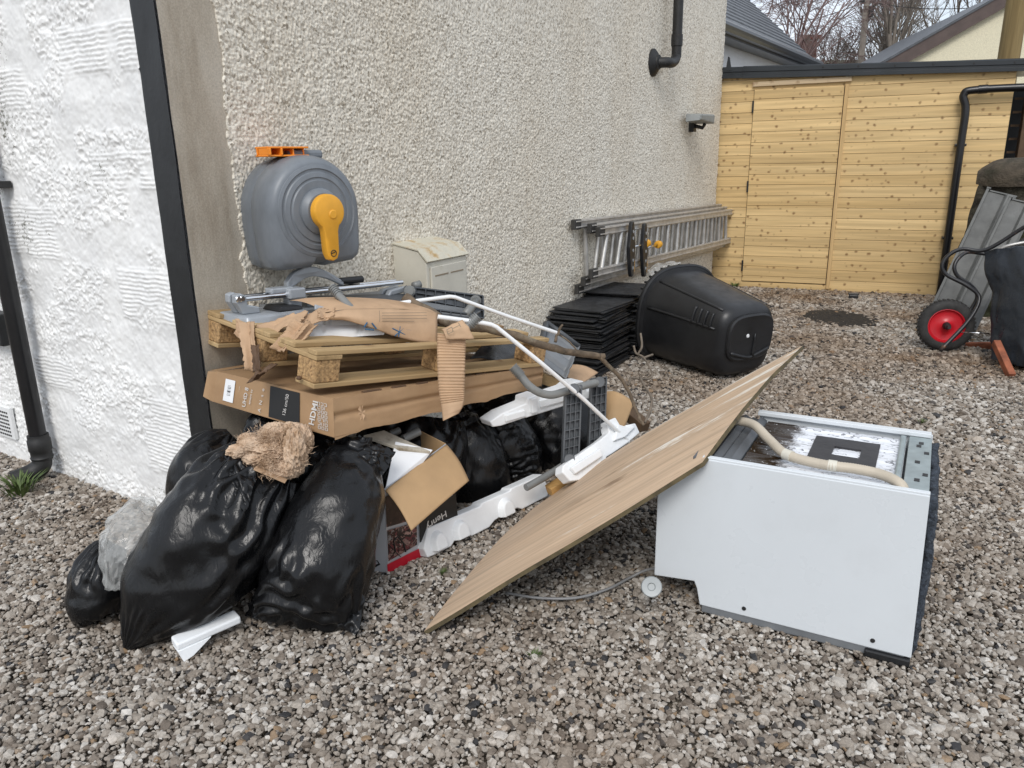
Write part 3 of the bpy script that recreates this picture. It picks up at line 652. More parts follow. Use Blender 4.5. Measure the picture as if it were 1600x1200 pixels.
# ---- soil pipe entering the roughcast wall
s0, zz0 = Wpx(1019, 98); s1, zz1 = Wpx(1057, 60, .11)
sp_ = thing('wall_pipe', 'black pipe with a round collar bending into the roughcast wall', 'pipe', Wp(s0, 0, zz0))
m = MB(); m.tube(spline([Wp(s0, -.02, zz0), Wp(s0 + .05, .10, zz0), Wp(s1 - .10, .115, zz0 + .01), Wp(s1 - .01, .115, zz0 + .06), Wp(s1, .115, zz0 + .16), Wp(s1, .115, 3.2), Wp(s1, .115, 4.5)], 7), .042, 18); m.build('pipe', M['iron'], sp_, smooth=True)
m = MB(); m.lathe(Wp(s0, .004, zz0), wn, UP, [(0, .11), (.015, .11), (.035, .085), (.05, .06), (.06, .058)], 28); m.build('collar', M['iron'], sp_, smooth=True, angle=40)
m = MB(); m.tube([Wp(s1, .115, zz0 + .15), Wp(s1, .115, zz0 + .24)], .049, 18); m.build('joint', M['iron'], sp_, smooth=True, angle=40)

# ---- small floodlight
s0, zz0 = Wpx(1090, 184, .1)
fl = thing('floodlight', 'small grey floodlight with bracket on the roughcast wall above the ladder', 'light', Wp(s0, 0, zz0))
m = MB(); m.hexa([Wp(s0 - .22, .05, zz0 - .045), Wp(s0 + .17, .05, zz0 - .05), Wp(s0 + .17, .22, zz0 - .055), Wp(s0 - .22, .20, zz0 - .03), Wp(s0 - .22, .05, zz0 + .03), Wp(s0 + .17, .05, zz0 + .05), Wp(s0 + .17, .22, zz0 + .03), Wp(s0 - .22, .20, zz0 + .02)]); m.build('lamp_body', M['light_grey'], fl, bevel=.012)
m = MB(); m.box(Wp(s0 + .08, .02, zz0 - .08), wd, wn, UP, .09, .07, .09); m.tube([Wp(s0 + .08, .05, zz0 - .07), Wp(s0 + .08, .13, zz0 - .09), Wp(s0 + .08, .15, zz0 - .05)], .018, 10); m.build('bracket', M['iron'], fl, bevel=.006)
m = MB(); m.hexa([Wp(s0 - .23, .06, zz0 - .04), Wp(s0 - .221, .06, zz0 - .04), Wp(s0 - .221, .19, zz0 - .03), Wp(s0 - .23, .19, zz0 - .03), Wp(s0 - .23, .06, zz0 + .02), Wp(s0 - .221, .06, zz0 + .02), Wp(s0 - .221, .19, zz0 + .012), Wp(s0 - .23, .19, zz0 + .012)]); m.build('lens', M['plasticgrey'], fl)

# ---- hose reel
_rb = onplane(493, 330, c1 + wn * .25, wn); R_ = .203
_an = math.radians(14); rwd = wd * math.cos(_an) + wn * math.sin(_an) * -1 * -1; rwd = unit(rwd); rwn = A(rwd[1], -rwd[0], 0)
_ro = _rb - rwn * .255; sr, zr = 0.0, float(_rb[2])
def Rp(s, n, z): return A(_ro[0], _ro[1], 0) + rwd * s + rwn * n + UP * z
def Rpx(px, py, n=0.0):
    P = onplane(px, py, _ro + rwn * n, rwn); v = P - _ro; return float(v @ rwd), float(P[2])
reel = thing('hose_reel', 'grey wall mounted garden hose reel with orange winding handle', 'hose reel', Rp(sr, 0, zr - .25))
outl = []
for k in range(49):                     # round top from right to left, then squared lower corners
    t = math.pi * k / 48; outl.append((math.cos(t) * R_, math.sin(t) * R_ * 1.02))
outl += [(-R_, -.05), (-R_ * .985, -.10), (-R_ * .955, -.165), (-R_ * .90, -.20), (-R_ * .80, -.213), (-.04, -.215), (-.03, -.20), (.03, -.20), (.04, -.213), (R_ * .80, -.205), (R_ * .92, -.19), (R_ * .97, -.16), (R_ * .99, -.08), (R_, -.04)]
outl = np.array(outl)
def reel_ring(sc, n): return [Rp(sr + p[0] * sc, n, zr + p[1] * sc) for p in outl]
rings = [(.90, .015), (.97, .03), (1.0, .06), (1.01, .115), (.985, .125), (.985, .130), (1.012, .140), (1.01, .200), (1.0, .226), (.975, .246), (.94, .262), (.90, .271), (.85, .276), (.02, .278)]
m = MB(); Pr = np.array([reel_ring(s_, n_) for s_, n_ in rings]).transpose(1, 0, 2)
m.grid(Pr, closeu=True, capu=True); body = m.build('reel_body', M['grey_plastic'], reel, smooth=True, angle=38)
m = MB(); m.lathe(Rp(sr, .270, zr), rwn, UP, [(0, .176), (.008, .172), (.012, .160), (.008, .156), (.008, .148), (.013, .144), (.016, .128), (.013, .124), (.013, .119), (.018, .115), (.020, .02)], 56); m.build('drum_cover', M['grey_plastic'], reel, smooth=True, angle=30)
m = MB(); m.lathe(Rp(sr, .285, zr), rwn, UP, [(0, .088), (.012, .086), (.024, .070), (.028, .068)], 36); m.build('hub', M['grey_plastic'], reel, smooth=True, angle=35)
hp = []
for k in range(25):
    t = math.radians(-55 + 290 * k / 24); hp.append((math.cos(t) * .066, math.sin(t) * .066))
hp += [(-.031, -.075), (-.028, -.155), (-.018, -.178), (0, -.185), (.018, -.178), (.028, -.155), (.031, -.075)]
m = MB(); sh = .004; rr = [(.92, .312), (1, .318), (1, .340), (.96, .347), (.85, .350)]
Pr = np.array([[Rp(sr + x * s_ + sh, n_, zr + z_ * (s_ if z_ > -.07 else 1 - (1 - s_) * .3)) for x, z_ in hp] for s_, n_ in rr]).transpose(1, 0, 2); m.grid(Pr, closeu=True, capu=True)
hd = m.build('winding_handle', M['orange'], reel, smooth=True, angle=35)
m = MB(); m.lathe(Rp(sr + .015, .345, zr - .01), rwn, UP, [(0, .018), (.006, .018), (.009, .014)], 20); m.build('boss', M['orange'], hd, smooth=True, angle=35)
m = MB(); m.tube([Rp(sr + .004 + .012 * math.cos(t), .3515, zr - .155 + .012 * math.sin(t)) for t in np.linspace(0, 6.28, 20)], .0016, 5); m.tube([Rp(sr - .004, .3515, zr - .155), Rp(sr + .012, .3515, zr - .150)], .0018, 5); m.build('handle_mark', M['print_black'], hd)
m = MB(); oo = Rp(sr - .045, .13, zr + .222)
for dx in (-.088, -.03, .028, .082): m.box(oo + wd * dx, rwd, rwn, UP, .007, .085, .026)
m.box(oo + UP * .015, rwd, rwn, UP, .18, .09, .007); m.box(oo - UP * .015, rwd, rwn, UP, .18, .09, .007); m.box(oo - wn * .03, rwd, rwn, UP, .17, .008, .026)
m.build('hose_guide', M['orange_bright'], reel, bevel=.003)
m = MB(); m.box(Rp(sr + .05, .10, zr + .212), rwd, rwn, UP, .15, .10, .035); m.build('carry_handle', M['grey_plastic'], reel, bevel=.012)
m = MB(); vs_, vz_ = Rpx(463, 385, .24); m.lathe(Rp(vs_, .215, vz_), rwn, UP, [(0, .026), (.02, .024), (.03, .016)], 18); m.hexa([Rp(vs_, .225, vz_ - .014), Rp(vs_ + .055, .232, vz_ - .008), Rp(vs_ + .055, .24, vz_ - .008), Rp(vs_, .245, vz_ - .014), Rp(vs_, .225, vz_ + .014), Rp(vs_ + .055, .232, vz_ + .008), Rp(vs_ + .055, .24, vz_ + .008), Rp(vs_, .245, vz_ + .014)])
m.build('brake_knob', M['orange_bright'], reel, bevel=.004)
for px_, py_ in ((427, 290), (428, 340), (455, 379)):
    a_, b2 = Rpx(px_, py_, .16); m = MB(); m.lathe(Rp(a_, .155, b2), -rwd, UP, [(0, .006), (.004, .006)], 10); m.build('screw', M['print_black'], reel)

# ---- meter box
s0, zt = Wpx(613, 393); 
def sol_n(px, py, s):                  # outward distance where the pixel column meets s
    lo, hi = 0.0, .6
    for _ in range(40):
        mid_ = (lo + hi) / 2
        if Wpx(px, py, mid_)[0] < s: hi = mid_
        else: lo = mid_
    return lo
nb = max(.16, min(.26, sol_n(667, 430, s0))); s2 = Wpx(730, 430, nb)[0]
ztop = Wpx(667, 412, nb)[1]; zch = ztop + .055
mb = thing('meter_box', 'cream wall mounted meter box with sloping stained top', 'meter box', Wp((s0 + s2) / 2, 0, .45))
w_ = s2 - s0
sec = lambda s: [Wp(s, .0, .45), Wp(s, nb, .45), Wp(s, nb, ztop), Wp(s, nb - .05, zch), Wp(s, .0, zch + .03)]
m = MB(); a = sec(s0); b_ = sec(s2); m.add(a + b_, [(0, 1, 2, 3, 4), (9, 8, 7, 6, 5), (0, 5, 6, 1), (1, 6, 7, 2), (4, 9, 5, 0)]); m.add([a[2], b_[2], b_[3], a[3]], [(0, 1, 2, 3)]); m.add([a[3], b_[3], b_[4], a[4]], [(0, 1, 2, 3)])
m.build('case', M['cream_box'], mb, bevel=.006)
m = MB(); m.hexa([Wp(s0 - .006, -.0, zch + .031), Wp(s2 + .006, -.0, zch + .031), Wp(s2 + .006, nb - .045, zch + .003), Wp(s0 - .006, nb - .045, zch + .003), Wp(s0 - .006, 0, zch + .040), Wp(s2 + .006, 0, zch + .040), Wp(s2 + .006, nb - .045, zch + .012), Wp(s0 - .006, nb - .045, zch + .012)])
m.hexa([Wp(s0 - .006, nb - .045, zch + .003), Wp(s2 + .006, nb - .045, zch + .003), Wp(s2 + .006, nb + .006, ztop + .004), Wp(s0 - .006, nb + .006, ztop + .004), Wp(s0 - .006, nb - .043, zch + .012), Wp(s2 + .006, nb - .043, zch + .012), Wp(s2 + .006, nb + .014, ztop + .010), Wp(s0 - .006, nb + .014, ztop + .010)])
m.build('lid', M['cream_top'], mb, bevel=.002)
m = MB(); m.box(Wp((s0 + s2) / 2, nb + .006, (.47 + ztop - .02) / 2), wd, wn, UP, w_ - .05, .01, ztop - .02 - .47); dr = m.build('door', M['cream_box'], mb, bevel=.003)
m = MB()
for k in (-1, 1): m.box(Wp((s0 + s2) / 2 + k * w_ * .19, nb + .0115, ztop - .065), wd, wn, UP, w_ * .32, .002, .007)
m.build('slot', M['print_grey'], dr)

# ---- triple aluminium ladder on the wall
lad = thing('ladder', 'weathered aluminium triple ladder hung sideways along the roughcast wall', 'ladder', WP(1020, 400, .1))
secs = [(.045, (897, 351), (902, 452), (1139, 321), (1136, 381)), (.105, (922, 357), (912, 440), (1146, 325), (1143, 378)), (.165, (935, 362), (924, 428), (1150, 330), (1150, 373))]
for n_, tl_, bl_, tr_, br_ in secs:
    q = [WP(*tl_, n_), WP(*tr_, n_), WP(*bl_, n_), WP(*br_, n_)]
    for a, b_ in ((q[0], q[1]), (q[2], q[3])):
        m = MB(); m.bar(a, b_, .028, .062); m.bar(a + wn * .017 + UP * .020, b_ + wn * .017 + UP * .020, .008, .010); m.bar(a + wn * .017 - UP * .02, b_ + wn * .017 - UP * .02, .008, .010); st_ = m.build('stile', M['alu'], lad, bevel=.003)
        m = MB(); m.bar(a - unit(b_ - a) * .02, a + unit(b_ - a) * .09, .034, .070); m.build('end_cap', M['rubber_cap'], st_, bevel=.006)
    for k in range(14):
        f = (k + .6) / 14.2; a = q[0] * (1 - f) + q[1] * f; b_ = q[2] * (1 - f) + q[3] * f
        m = MB(); m.tube([a, b_], .017, 10); m.build('rung', M['alu'], lad, smooth=True, angle=50)
# ---- two clamps hanging on the ladder
def clamp(x0, ytop, ybot, lab):
    n_ = .215
    a, c_ = WP(x0 - 5, ytop, n_), WP(x0 - 6, ybot, n_); mid_ = a * .45 + c_ * .55
    t = thing('clamp', lab, 'clamp', c_, 'clamps hanging on the ladder')
    d = unit(a - c_); r_ = unit(np.cross(d, wn)); h = np.linalg.norm(a - c_); cc = (a + c_) / 2
    prof = [(-.5, .020), (-.44, .034), (-.12, .062), (.06, .070), (.14, .060), (.40, .034), (.47, .026), (.5, .016)]
    out = [cc + d * (p * h) - r_ * w for p, w in prof] + [cc + d * (p * h) + r_ * w * .75 for p, w in prof[::-1]]
    m = MB(); m.prism([p - wn * .015 for p in out], wn * .03); m.build('jaw', M['black_plastic'], t, bevel=.005)
    for p in (-.34, -.2, -.02, .2, .32): m = MB(); m.lathe(cc + d * p * h + wn * .0155, wn, UP, [(0, .013), (.002, .013)], 14); m.build('rivet', M['alu_cast'], t)
    rc = cc + d * h * .03; e_ = rc + wd * .34
    m = MB(); m.tube([rc, e_], .008, 8); m.build('screw_rod', M['chrome'], t, smooth=True)
    m = MB(); m.lathe(e_ - wd * .03, wd, UP, [(0, .015), (.005, .03), (.03, .034), (.055, .03), (.06, .012)], 14); m.build('screw_knob', M['orange'], t, smooth=True, angle=40)
    m = MB(); m.bar(cc + d * h * -.22 + r_ * -.05 * -1, cc - d * h * .44 + r_ * .035, .016, .022, wn); m.build('lever', M['orange'], t, bevel=.005)
clamp(992, 346, 432, 'black bar clamp with orange knob on the ladder, left of its pair')
clamp(1012, 349, 432, 'black bar clamp with orange knob on the ladder, right of its pair')

# ---- slates stacked against the wall
def slates(near, s_len, z_top, count, lab, grp, seed, n_out=.30, n_in=.02):
    rs = random.Random(seed); s0 = near; th = z_top / count; proto = None
    for i in range(count):
        if proto is None:
            m = MB(); m.box((0, 0, th * .40), (1, 0, 0), (0, 1, 0), UP, s_len, n_out - n_in, th * .78)
            # chipped edges: slightly irregular outline
            m.box((s_len * .495, .02, th * .4), (1, .02, 0), (0, 1, 0), UP, s_len * .02, (n_out - n_in) * .8, th * .6)
            proto = m.build('roof_slate', M['slate'], origin=(0, 0, 0), bevel=.0015); o = proto
        else:
            o = proto.copy(); COL.objects.link(o)
        c_ = Wp(s0 + s_len / 2 + rs.uniform(-.035, .035), (n_out + n_in) / 2 + rs.uniform(-.010, .035), .012 + i * th)
        o.location = c_; o.rotation_euler = (rs.uniform(-.012, .012), rs.uniform(-.012, .012), math.atan2(wd[1], wd[0]) + rs.uniform(-.08, .08))
        tag(o, lab, 'slate', grp)
sN, zN = Wpx(860, 483, .03)
nN = min(np.arange(.2, .6, .005), key=lambda n_: abs(float((G(948, 574) - c1) @ wn) - n_) + 0 * n_)
nN = float(nN)
slates(sN, .52, min(.46, zN), 36, 'black roofing slate in the shorter front stack against the roughcast wall', 'slates in the front stack', 1, max(.34, nN + .04))
slates(sN + .57, .52, min(.46, zN) + .035, 40, 'black roofing slate in the taller rear stack behind the fallen black bin', 'slates in the rear stack', 2, .42)

# ---- black bin on its side
def bin_():
    a, b_ = D(1056, 492, 5.62), D(1168, 530, 5.02)
    a = A(a[0], a[1], .335); b_ = A(b_[0], b_[1], .262)
    ax = unit(b_ - a); Ln = np.linalg.norm(b_ - a)
    t = thing('compost_bin', 'black tapered plastic bin lying on its side on the gravel', 'bin', A((a[0] + b_[0]) / 2, (a[1] + b_[1]) / 2, 0))
    r_ = unit(np.cross(ax, UP)); u_ = np.cross(r_, ax)
    def ring(h, w, e, n=72):
        out = []
        for k in range(n):
            th = 2 * math.pi * k / n + math.pi / 4 * 0; c_, s_ = math.cos(th), math.sin(th)
            out.append(a + ax * h + r_ * (w * math.copysign(abs(c_) ** (2 / e), c_)) + u_ * (w * math.copysign(abs(s_) ** (2 / e), s_)))
        return out
    def W(h): return .325 + (.235 - .325) * (h / Ln)
    rings = [(0.02, .27, 2.6), (.0, .315, 2.6), (0, .345, 2.6), (.03, .347, 2.6), (.035, .325, 2.7)] + [(h, W(h), 2.7 + 1.1 * h / Ln) for h in np.linspace(.05, Ln - .05, 9)] + [(Ln - .02, W(Ln) - .012, 3.8), (Ln, W(Ln) - .035, 3.8), (Ln + .004, W(Ln) - .07, 3.6), (Ln + .004, .02, 3)]
    m = MB(); m.grid(np.array([ring(*q) for q in rings]).transpose(1, 0, 2), closeu=True, capu=True); m.build('shell', M['black_plastic'], t, smooth=True, angle=40)
    m = MB()                              # rim with teeth
    m.grid(np.array([ring(h, w, 2.6) for h, w in ((-.006, .33), (-.012, .35), (.0, .362), (.022, .362), (.03, .35))]).transpose(1, 0, 2), closeu=True)
    for k in range(0, 72, 2):
        p = ring(-.02, .352, 2.6)[k]; m.box(p, ax, r_, u_, .022, .014, .014)
    m.build('rim', M['black_plastic'], t, smooth=True, angle=40)
    m = MB()                              # raised seams and grip ribs along the side facing the camera
    for th in (math.radians(52), math.radians(128), math.radians(172), math.radians(10)):
        pts = []
        for h in np.linspace(.06, Ln - .06, 12):
            e = 2.7 + 1.1 * h / Ln; c_, s_ = math.cos(th), math.sin(th); pts.append(a + ax * h + r_ * (W(h) * math.copysign(abs(c_) ** (2 / e), c_)) + u_ * (W(h) * math.copysign(abs(s_) ** (2 / e), s_)))
        m.tube(pts, .010, 8)
    for h in (.47, .52, .57, .62):
        pts = []
        for th in np.linspace(math.radians(8), math.radians(36), 8):
            e = 2.7 + 1.1 * h / Ln; c_, s_ = math.cos(th), math.sin(th); pts.append(a + ax * h + r_ * ((W(h) + .002) * math.copysign(abs(c_) ** (2 / e), c_)) + u_ * ((W(h) + .002) * math.copysign(abs(s_) ** (2 / e), s_)))
        m.tube(pts, .011, 8)
    m.build('rib', M['black_plastic'], t, smooth=True)
    def face(h, w, e, cz=0, sz=1.0, n=48): return [a + ax * (Ln + h) + r_ * (w * math.copysign(abs(math.cos(k * 2 * math.pi / n)) ** (2 / e), math.cos(k * 2 * math.pi / n))) + u_ * (cz + w * sz * math.copysign(abs(math.sin(k * 2 * math.pi / n)) ** (2 / e), math.sin(k * 2 * math.pi / n))) for k in range(n)]
    m = MB(); m.grid(np.array([face(*q) for q in ((.0, .195, 3.4, .035, .80), (.022, .195, 3.4, .035, .80), (.03, .185, 3.4, .035, .79), (.026, .165, 3.2, .035, .78), (.026, .01, 3, .035, .8))]).transpose(1, 0, 2), closeu=True, capu=True)
    hatch = m.build('hatch', M['black_plastic'], t, smooth=True, angle=35)
    m = MB(); m.tube([a + ax * (Ln + .03) + r_ * x + u_ * (-.10 + .25 * abs(x) ** 1.3 * 2) for x in np.linspace(-.165, .165, 16)], .012, 8); m.tube([a + ax * (Ln + .03) - r_ * .03 + u_ * z_ for z_ in np.linspace(-.1, .06, 6)], [.014, .012, .010, .008, .006, .004], 8); m.build('hatch_lip', M['black_plastic'], hatch, smooth=True)
    m = MB(); m.lathe(a + ax * (Ln + .0262) + r_ * .03 + u_ * .05, ax, UP, [(0, .013), (.003, .011)], 14); m.build('sticker', M['paper'], hatch)
bin_()
# ================================================================== SHED, RIGHT SIDE, BACKGROUND
sdx = A(math.cos(math.radians(-23.3)), math.sin(math.radians(-23.3)), 0); sdn = A(sdx[1], -sdx[0], 0)
sdn = -sdn if sdn @ A(0, -1, 0) < 0 else sdn            # outward, towards the camera
sO = G(1155, 448)
def Sp(s, n, z): return sO + sdx * s + sdn * n + UP * z
def Spx(px, py, n=0.0):
    P = onplane(px, py, sO + sdn * n, sdn); v = P - sO; return float(v @ sdx), float(v[2])
M['shed_wood'] = wood_mat('new pine cladding', (.60, .42, .195), (.76, .565, .295), (.19, .095, .036), tuple(sdx), .55, .6, .1105, kscale=1.55)
M['shed_trim'] = wood_mat('pine trim', (.52, .34, .15), (.66, .46, .23), None, (0, 0, 1), .6, .6)
M['shed_trim2'] = wood_mat('weathered pine trim', (.48, .37, .24), (.62, .48, .31), (.25, .15, .08), tuple(sdx), .6, .6)
SR, ST = Spx(1589, 111)
SL = -.62
shed = thing('shed', 'new pine clad lean-to shed with flush door and black roof trim', 'shed', Sp(.8, 0, 0))
BH = .1105
dl = Spx(1172, 250)[0]; dr_ = Spx(1309, 250)[0]; dtop = Spx(1250, 137)[1]; dbot = Spx(1225, 441)[1]
def boards(m, s0, s1, z0, z1, n0, off=0.0):
    k = math.floor((z0 - off) / BH)
    while k * BH + off < z1 - .002:
        a = max(z0, k * BH + off + .002); b_ = min(z1, (k + 1) * BH + off - .001)
        if b_ - a > .006:
            c_ = .0022
            o = [Sp(s0, n0 - .016, a), Sp(s0, n0 - .0022, a), Sp(s0, n0, a + c_), Sp(s0, n0, b_ - c_), Sp(s0, n0 - .0022, b_), Sp(s0, n0 - .016, b_)]
            m.prism(o, sdx * (s1 - s0))
        k += 1
STL = Spx(1136, 123, .06)[1] + .05
m = MB(); boards(m, SL, dl - .006, .0, STL, 0); boards(m, dr_ + .004, SR, .0, ST + .03, 0); boards(m, dl - .006, dr_ + .004, .0, dbot - .01, 0); boards(m, dl - .006, dr_ + .004, dtop, STL, 0)
m.build('cladding', M['shed_wood'], shed)
m = MB(); boards(m, dl, dr_ - .004, dbot, dtop, .012, .022); dd = m.build('door', M['shed_wood'], shed)
for z_ in (dtop - .17, (dtop + dbot) / 2 + .02, dbot + .17):
    m = MB(); m.box(Sp(dl - .006, .012, z_), sdx, sdn, UP, .018, .02, .12); m.build('hinge', M['black_paint'], dd)
m = MB(); m.box(Sp(dr_ + .022, .016, (dtop + dbot) / 2 - .02), sdx, sdn, UP, .036, .03, dtop - dbot + .06); m.build('door_stop', M['shed_trim'], shed, bevel=.002)
a, b_ = Spx(1176, 132, .03), Spx(1331, 123, .03)
m = MB(); m.bar(Sp(a[0], .02, a[1]), Sp(b_[0], .02, b_[1]), .03, .045); m.build('drip_batten', M['shed_trim2'], shed, bevel=.002)
m = MB(); m.hexa([Sp(SL, -.018, 0), Sp(SR, -.018, 0), Sp(SR, -2.6, 0), Sp(SL, -2.6, 0), Sp(SL, -.018, ST), Sp(SR, -.018, ST), Sp(SR, -2.6, ST + .1), Sp(SL, -2.6, ST + .1)]); m.build('frame', M['wet_post'], shed)
# roof trim
f0, fz0 = Spx(1136, 123, .06); f1, fz1 = Spx(1590, 111, .06); ft0 = Spx(1136, 104, .06)[1]; ft1 = Spx(1590, 92, .06)[1]
ex = .5; sl_ = (fz1 - fz0) / (f1 - f0); st_ = (ft1 - ft0) / (f1 - f0)
prof = lambda s, zb, zt: [Sp(s, .03, zb), Sp(s, .062, zb), Sp(s, .062, zb + (zt - zb) * .28), Sp(s, .050, zb + (zt - zb) * .33), Sp(s, .050, zb + (zt - zb) * .52), Sp(s, .060, zb + (zt - zb) * .56), Sp(s, .060, zb + (zt - zb) * .92), Sp(s, .052, zt), Sp(s, .03, zt)]
m = MB(); sA, sB = f0 + .16, f1 + ex
pa, pb = prof(sA, fz0 + sl_ * (sA - f0), ft0 + st_ * (sA - f0)), prof(sB, fz1 + sl_ * ex, ft1 + st_ * ex)
m.add(pa + pb, [tuple(range(8, -1, -1)), tuple(range(9, 18))] + [(i, (i + 1) % 9, 9 + (i + 1) % 9, 9 + i) for i in range(9)])
rt = m.build('roof_trim', M['fascia'], shed)
m = MB(); sA, sB = SL, f0 + .158
pa, pb = prof(sA, fz0 + sl_ * (sA - f0) + .004, ft0 + st_ * (sA - f0) - .004), prof(sB, fz0 + sl_ * (sB - f0) + .004, ft0 + st_ * (sB - f0) - .004)
m.add([p - sdn * .004 for p in pa + pb], [tuple(range(8, -1, -1)), tuple(range(9, 18))] + [(i, (i + 1) % 9, 9 + (i + 1) % 9, 9 + i) for i in range(9)])
m.build('trim_end', M['fascia'], shed)
m = MB(); m.hexa([Sp(SL, .04, ft0 - .03), Sp(f1 + ex, .04, ft1 - .03), Sp(f1 + ex, -2.7, ft1 + .05), Sp(SL, -2.7, ft0 + .05), Sp(SL, .04, ft0 - .006), Sp(f1 + ex, .04, ft1 - .006), Sp(f1 + ex, -2.7, ft1 + .08), Sp(SL, -2.7, ft0 + .08)]); m.build('roof_sheet', M['fascia'], shed)
kx = Spx(1139, 100, .05)[0]; m = MB(); m.prism([Sp(kx - .03, .03, ft0 - .04), Sp(kx + .03, .03, ft0 - .04), Sp(kx + .005, .03, ft0 + .09), Sp(kx - .012, .03, ft0 + .10)], sdn * .03); m.build('flashing', M['fascia'], shed)
for px_ in (1286, 1341, 1398, 1458, 1521, 1585):
    s_ = Spx(px_, 105, .06)[0]; z_ = ft0 + st_ * (s_ - f0) - .03; m = MB(); m.lathe(Sp(s_, .06, z_), sdn, UP, [(0, .010), (.004, .008)], 8); m.build('trim_screw', M['iron'], rt)

# ---- shed downpipe
q = [Spx(1660, 134, .09), Spx(1530, 140, .09), Spx(1509, 146, .09), Spx(1504, 170, .09), Spx(1474, 455, .09)]
sd_ = thing('rain_pipe', 'black plastic rainwater pipe with a bend in front of the pine shed', 'downpipe', Sp(q[4][0], .09, 0))
xc = (q[3][0] + q[4][0]) / 2
m = MB(); m.tube(spline([Sp(q[0][0], .09, q[0][1]), Sp(q[1][0], .09, q[1][1]), Sp(q[2][0] - .015, .09, q[2][1] - .01), Sp(xc, .09, q[3][1] - .02), Sp(xc, .09, q[3][1] - .4), Sp(xc, .09, .03)], 8), .036, 18); m.build('pipe', M['black_gloss'], sd_, smooth=True)
m = MB(); m.tube([Sp(q[1][0] - .01, .09, q[1][1]), Sp(q[1][0] + .07, .09, q[1][1] + .003)], .041, 18); m.build('socket', M['black_gloss'], sd_, smooth=True, angle=40)
for z_ in (.6, 1.5):
    m = MB(); m.box(Sp(xc, .05, z_), sdx, sdn, UP, .1, .09, .025); m.build('clip', M['black_gloss'], sd_, bevel=.004)

# ---- dark slatted fence and post right of the shed
fn = thing('slat_fence', 'dark slatted timber screen at the right end of the shed', 'fence', Sp(SR + .5, -.25, 0))
m = MB(); m.box(Sp(SR + .9, -.5, 1.0), sdx, sdn, UP, 1.7, .03, 2.1); m.build('dark_recess_sheet', M['black_paint'], fn)  # black sheet stands in for the darkness of the recess beside the shed
m = MB()
for k in range(14): m.box(Sp(SR + .9, -.22, .3 + k * .125), sdx, sdn, UP, 1.7, .02, .022)
m.build('slat_panel', M['wet_post'], fn)
ps, pz = Spx(1597, 200, -.05)
m = MB(); m.box(Sp(ps + .06, -.10, 1.0), sdx, sdn, UP, .13, .13, 2.05); m.build('post', M['wet_post'], fn, bevel=.006)

# ---- mossy stone wall with rounded coping
mm_, nt, b, L = new_mat('mossy dark stone'); tcn = nt.nodes.new('ShaderNodeTexCoord'); src = tcn.outputs['Object']
n1 = noise(nt, src, 7, 6, (1, 1, 1), .65); r = ramp(nt, [(.3, (.014, .012, .008)), (.5, (.036, .03, .02)), (.62, (.06, .052, .036)), (.78, (.13, .12, .09))]); L(n1.outputs['Fac'], r.inputs[0])
n2 = noise(nt, src, 4, 4); r2 = ramp(nt, [(.5, (0, 0, 0)), (.65, (1, 1, 1))]); L(n2.outputs['Fac'], r2.inputs[0]); L(mixc(nt, r2.outputs[0], r.outputs[0], (.03, .032, .012)), b.inputs['Base Color']); b.inputs['Roughness'].default_value = .9
n3 = noise(nt, src, 28, 6, (1, 1, 1), .7); bp = nt.nodes.new('ShaderNodeBump'); bp.inputs['Strength'].default_value = 1.0; bp.inputs['Distance'].default_value = .03; L(n3.outputs['Fac'], bp.inputs['Height']); L(bp.outputs[0], b.inputs['Normal'])
M['mossy'] = mm_
gw = thing('garden_wall', 'dark mossy rubble wall with rounded coping at the right', 'wall', G(1462, 490))
gO = G(1462, 490); gd = unit(A(.86, -.5, 0)); gn = A(gd[1], -gd[0], 0); gn = gn if gn @ A(0, -1, 0) > 0 else -gn
def Gp(s, n, z): return gO + gd * s + gn * n + UP * z
gtop = onplane(1516, 286, gO, gn)[2]
S, Z = np.meshgrid(np.linspace(0, 3.2, 200), np.linspace(-.05, gtop, 110), indexing='ij')
bl = lumps(S * .8, Z * 1.2, .26, 9); Hh = bl * .05 + (fbm(S * 9, Z * 9, 0, 4, 22) - .5) * .07
xl = (fbm(Z * 4, Z * 0, 0, 3, 3) - .5) * .08
lean = .20 * (Z / gtop)
P = gO + (S + (lean + xl) * (S < .001) + lean * (S >= .001))[..., None] * gd + Hh[..., None] * gn + Z[..., None] * UP
gridmesh('rubble_face', P, M['mossy'], gw, flip=True)
m = MB(); m.hexa([Gp(.02, -.02, 0), Gp(3.2, -.02, 0), Gp(3.2, -.40, 0), Gp(.02, -.40, 0), Gp(.22, -.02, gtop), Gp(3.2, -.02, gtop), Gp(3.2, -.40, gtop), Gp(.22, -.40, gtop)]); m.build('core', M['mossy'], gw)
prof = [(.08, -.03), (.10, .03), (.085, .11), (.04, .165), (-.05, .20), (-.18, .205), (-.32, .17), (-.43, .08), (-.44, -.03)]
Ss = np.linspace(.17, 3.2, 90); Pc = np.zeros((90, 9, 3))
for i, s_ in enumerate(Ss):
    e = 1 - max(0, 1 - i / 6) ** 2 * .55
    for k, (n_, z_) in enumerate(prof):
        jit = (fbm(A(s_ * 6), A(k * .8), 0, 3, 3)[0] - .5) * .03 - (.008 if abs((s_ * 2.2) % 1 - .5) < .03 else 0)
        Pc[i, k] = Gp(s_, (n_ + .18) * (e * .6 + .4) - .18 + jit, gtop + z_ * e + jit * .5)
m = MB(); m.grid(Pc); m.add([Pc[0, k] for k in range(9)], [tuple(range(9))]); m.build('coping', PM('weathered coping stone', (.062, .049, .034), .9, .45, 14, 1.0, 40, .014, stain=(.028, .026, .014), ss=6, sth=(.48, .66)), gw, smooth=True, angle=50)

